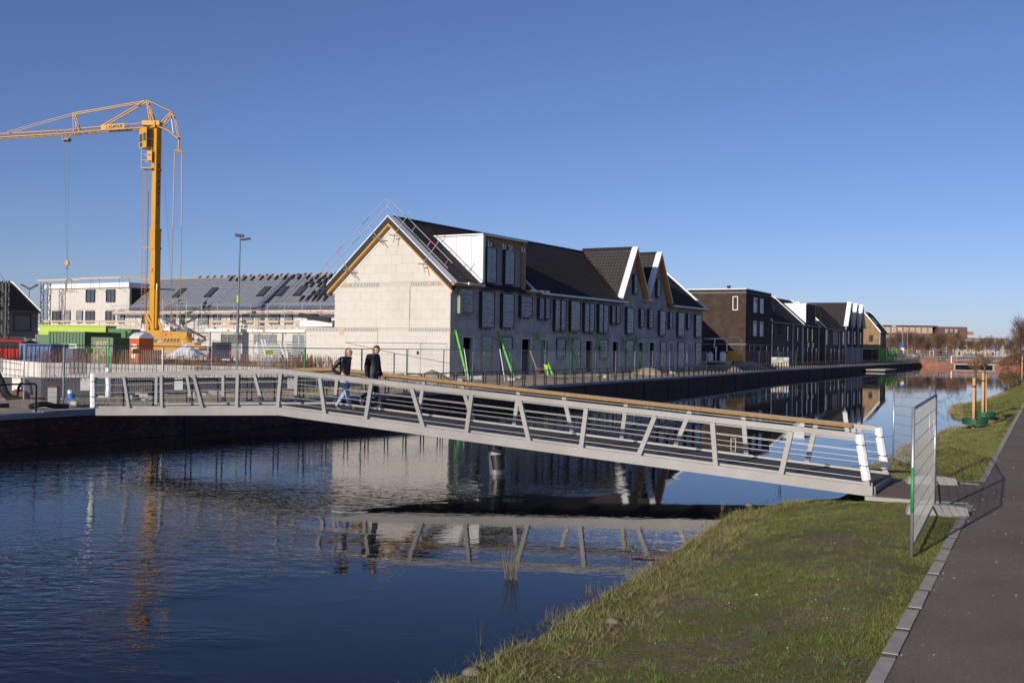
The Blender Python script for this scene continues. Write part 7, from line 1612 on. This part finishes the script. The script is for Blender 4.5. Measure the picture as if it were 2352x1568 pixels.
def person(label, loc, rotz, J, mats, bald=False, glasses=True, helmet=False, pitch=0, hands=True):
    """J: joints in metres, x forward, y to the left, z up"""
    t = thing('person', label, 'person', loc, rotz)
    P_ = J['pelvis']; ch, rd = [], []
    ch.append([P_, J['waist'], J['chest'], J['neck'], J['headb']]); rd.append([.128, .125, .142, .06, .058])
    for s in 'rl':
        ch.append([P_, J['hip' + s], J['knee' + s], J['ankle' + s], J['ball' + s], J['toe' + s]]); rd.append([.128, .095, .066, .046, (.040, .045), (.022, .034)])
        ch.append([J['chest'], J['sh' + s], J['elb' + s], J['wr' + s], J['palm' + s]]); rd.append([.142, .080, .054, .036, (.020, .036)])
    me = skin_mesh(ch, rd); vs = [tuple(v.co) for v in me.vertices]; fs = [tuple(p.vertices) for p in me.polygons]; bpy.data.meshes.remove(me); nb = len(fs)
    if hands:
        for s in 'rl':
            w_, p_ = Vector(J['wr' + s]), Vector(J['palm' + s]); d = (p_ - w_).normalized(); side = Vector((1, 0, 0)); side = (side - d * side.dot(d)).normalized()
            for k, (o_, L_) in enumerate(((-.03, .065), (-.01, .078), (.01, .074), (.03, .06), (.045, .055))):
                b_ = p_ + side * o_ * (1 if k < 4 else 1.0) - (d * .05 if k == 4 else d * .01); dd = (d + side * (.9 if k == 4 else o_ * 3)).normalized(); curl = d.cross(side).normalized() * (.35 if s == 'r' else -.35)
                m2 = skin_mesh([[tuple(b_), tuple(b_ + dd * L_ * .5), tuple(b_ + dd * L_ + curl * L_ * .4)]], [[.010, .009, .007]]); o0 = len(vs); vs += [tuple(v.co) for v in m2.vertices]; fs += [tuple(i + o0 for i in p.vertices) for p in m2.polygons]; bpy.data.meshes.remove(m2)
    hv, hf = head_mesh(J['head'], pitch); o0 = len(vs); vs += hv; fs += [tuple(i + o0 for i in f) for f in hf]; nh = len(fs) - len(hf)
    me = bpy.data.meshes.new('body'); me.from_pydata(vs, [], fs)
    for m_ in mats: me.materials.append(m_)                     # skin, jacket, sleeve, trousers, shoes
    segs = []
    for s in 'rl': segs += [(J['hip' + s], J['knee' + s], 3), (J['knee' + s], J['ankle' + s], 3), (J['ankle' + s], J['ball' + s], 4), (J['ball' + s], J['toe' + s], 4), (J['sh' + s], J['elb' + s], 2), (J['elb' + s], J['wr' + s], 2), (J['wr' + s], J['palm' + s], 0)]
    hem = J['pelvis'][2] + .02
    segs += [(J['pelvis'], J['waist'], 1), (J['waist'], J['chest'], 1), (J['chest'], J['neck'], 1), (J['neck'], J['headb'], 0)]
    segs = [(Vector(a), Vector(b), i) for a, b, i in segs]
    for k, p in enumerate(me.polygons):
        p.use_smooth = True
        if k >= nb: p.material_index = 0; continue
        c = p.center; best = 9; bi = 0
        for a, b, i in segs:
            ab = b - a; f = max(0, min(1, (c - a).dot(ab) / ab.length_squared)); d = (c - a - ab * f).length - (.05 if i == 1 else 0)
            if d < best: best = d; bi = i
        if bi == 1 and c.z < hem: bi = 3
        p.material_index = bi
    me.update(); link('body', me, t)
    hx, hy, hz = J['head']; cp, sp = math.cos(pitch), math.sin(pitch); rot = lambda x, y, z: (hx + x * cp + z * sp, hy + y, hz - x * sp + z * cp)
    hv2, hf2 = head_mesh((0, 0, 0), 0, 1.075); lim = lambda v: (v[2] > (.065 if bald else .035) + max(0, v[0]) * (.35 if not bald else 1.0)) or (v[0] < (-.02 if not bald else -.015) and v[2] > -.075)
    kf = [f for f in hf2 if all(lim(hv2[i]) for i in f)]; me = bpy.data.meshes.new('hair'); me.from_pydata([rot(*v) for v in hv2], [], kf); me.materials.append(M['helmet'] if helmet else M['hair_brown']); [setattr(p, 'use_smooth', True) for p in me.polygons]; me.update(); link('helmet' if helmet else 'hair', me, t)
    q = MB()
    for s in (-1, 1): q.tube([rot(-.01, s * .082, .03), rot(-.015, s * .092, .0), rot(.0, s * .084, -.03)], .014, 5)
    q.build('ear', M['skin'], t)
    if glasses:
        q = MB()
        for s in (-1, 1): q.tube([rot(.097 + .012 * math.cos(a) * 0, s * .034 + .024 * math.cos(a), .02 + .018 * math.sin(a)) for a in [i * math.pi / 4 for i in range(8)]], .0035, 4, closed=True); q.tube([rot(.092, s * .058, .025), rot(0, s * .085, .025)], .0035, 4)
        q.tube([rot(.104, -.012, .02), rot(.104, .012, .02)], .0035, 4); q.build('glasses', M['black_steel'], t)
    q = MB(); q.tube([rot(.093, -.022, -.052), rot(.099, 0, -.055), rot(.093, .022, -.052)], .006, 5); q.build('mouth', M['mouth'], t)
    q = MB(); q.tube([(J['neck'][0] + .068 * math.cos(a), .072 * math.sin(a), J['neck'][2] - .01 + .012 * math.cos(a)) for a in [i * math.pi / 6 for i in range(12)]], .024, 6, closed=True); q.build('collar', mats[1], t, smooth=True)
    return t
M['mouth'] = mat('lips', (.30, .11, .09), .5, 0, 0)
zdk = lambda t: zd(t) - .012
J1 = dict(pelvis=(-.02, 0, .86), waist=(.0, 0, 1.0), chest=(.02, 0, 1.22), neck=(.045, 0, 1.37), headb=(.085, 0, 1.44), head=(.105, 0, 1.485),
          hipr=(-.02, -.09, .83), kneer=(.14, -.09, .46), ankler=(.26, -.09, .10), ballr=(.37, -.09, .085), toer=(.44, -.09, .11),
          hipl=(-.02, .09, .83), kneel=(-.06, .09, .45), anklel=(-.32, .09, .12), balll=(-.24, .09, .035), toel=(-.16, .09, .03),
          shr=(.0, -.185, 1.31), elbr=(-.20, -.26, 1.07), wrr=(-.03, -.17, .91), palmr=(.04, -.09, .87), shl=(.0, .185, 1.31), elbl=(-.14, .26, 1.07), wrl=(.0, .17, .91), palml=(.05, .09, .87))
person('man in black quilted jacket and pale jeans walking with hands in his pockets', W(2.7, 9.55, zdk(9.55)), -CA, J1, [M['skin'], M['jacket_black'], M['jacket_black'], M['jeans_pale'], M['shoe_brown']], bald=True, hands=True)
J2 = dict(pelvis=(.0, 0, .93), waist=(.0, 0, 1.08), chest=(.01, 0, 1.32), neck=(.03, 0, 1.47), headb=(.06, 0, 1.54), head=(.09, 0, 1.58),
          hipr=(0, -.09, .89), kneer=(.04, -.09, .50), ankler=(-.30, -.09, .34), ballr=(-.30, -.09, .21), toer=(-.26, -.09, .14),
          hipl=(0, .09, .89), kneel=(.05, .09, .49), anklel=(.05, .09, .09), balll=(.14, .09, .035), toel=(.21, .09, .03),
          shr=(-.01, -.20, 1.41), elbr=(-.06, -.24, 1.12), wrr=(-.02, -.24, .87), palmr=(.0, -.235, .79), shl=(.0, .20, 1.41), elbl=(.03, .24, 1.12), wrl=(.12, .23, .89), palml=(.15, .22, .82))
person('man in grey jacket with dark sleeves and dark jeans looking down while walking', W(3.6, 9.8, zdk(9.8)), -CA, J2, [M['skin'], M['jacket_grey'], M['sleeve_dark'], M['jeans_dark'], M['shoe_white']], pitch=.35)
JW = {k: (v[0] * .3, v[1], v[2]) for k, v in J2.items()}; JW.update(ankler=(0, -.09, .09), ballr=(.09, -.09, .035), toer=(.16, -.09, .03), kneer=(.03, -.09, .5))
p = lr_m @ Vector((-8.6, -3.9, 3.3)); person('builder in dark workwear and orange helmet on the scaffold stair tower', p, R(60), JW, [M['skin'], M['work_dark'], M['work_dark'], M['work_dark'], M['black_steel']], glasses=False, helmet=True)
p = lr_m @ Vector((-6.8, -.75, 6.47)); person('builder in black crouching over the gutter of the battened roof', p, R(60), {k: (v[0] + max(0, v[2] - .9) * .5, v[1], v[2] * .93) for k, v in JW.items()}, [M['skin'], M['work_dark'], M['work_dark'], M['work_dark'], M['black_steel']], glasses=False)
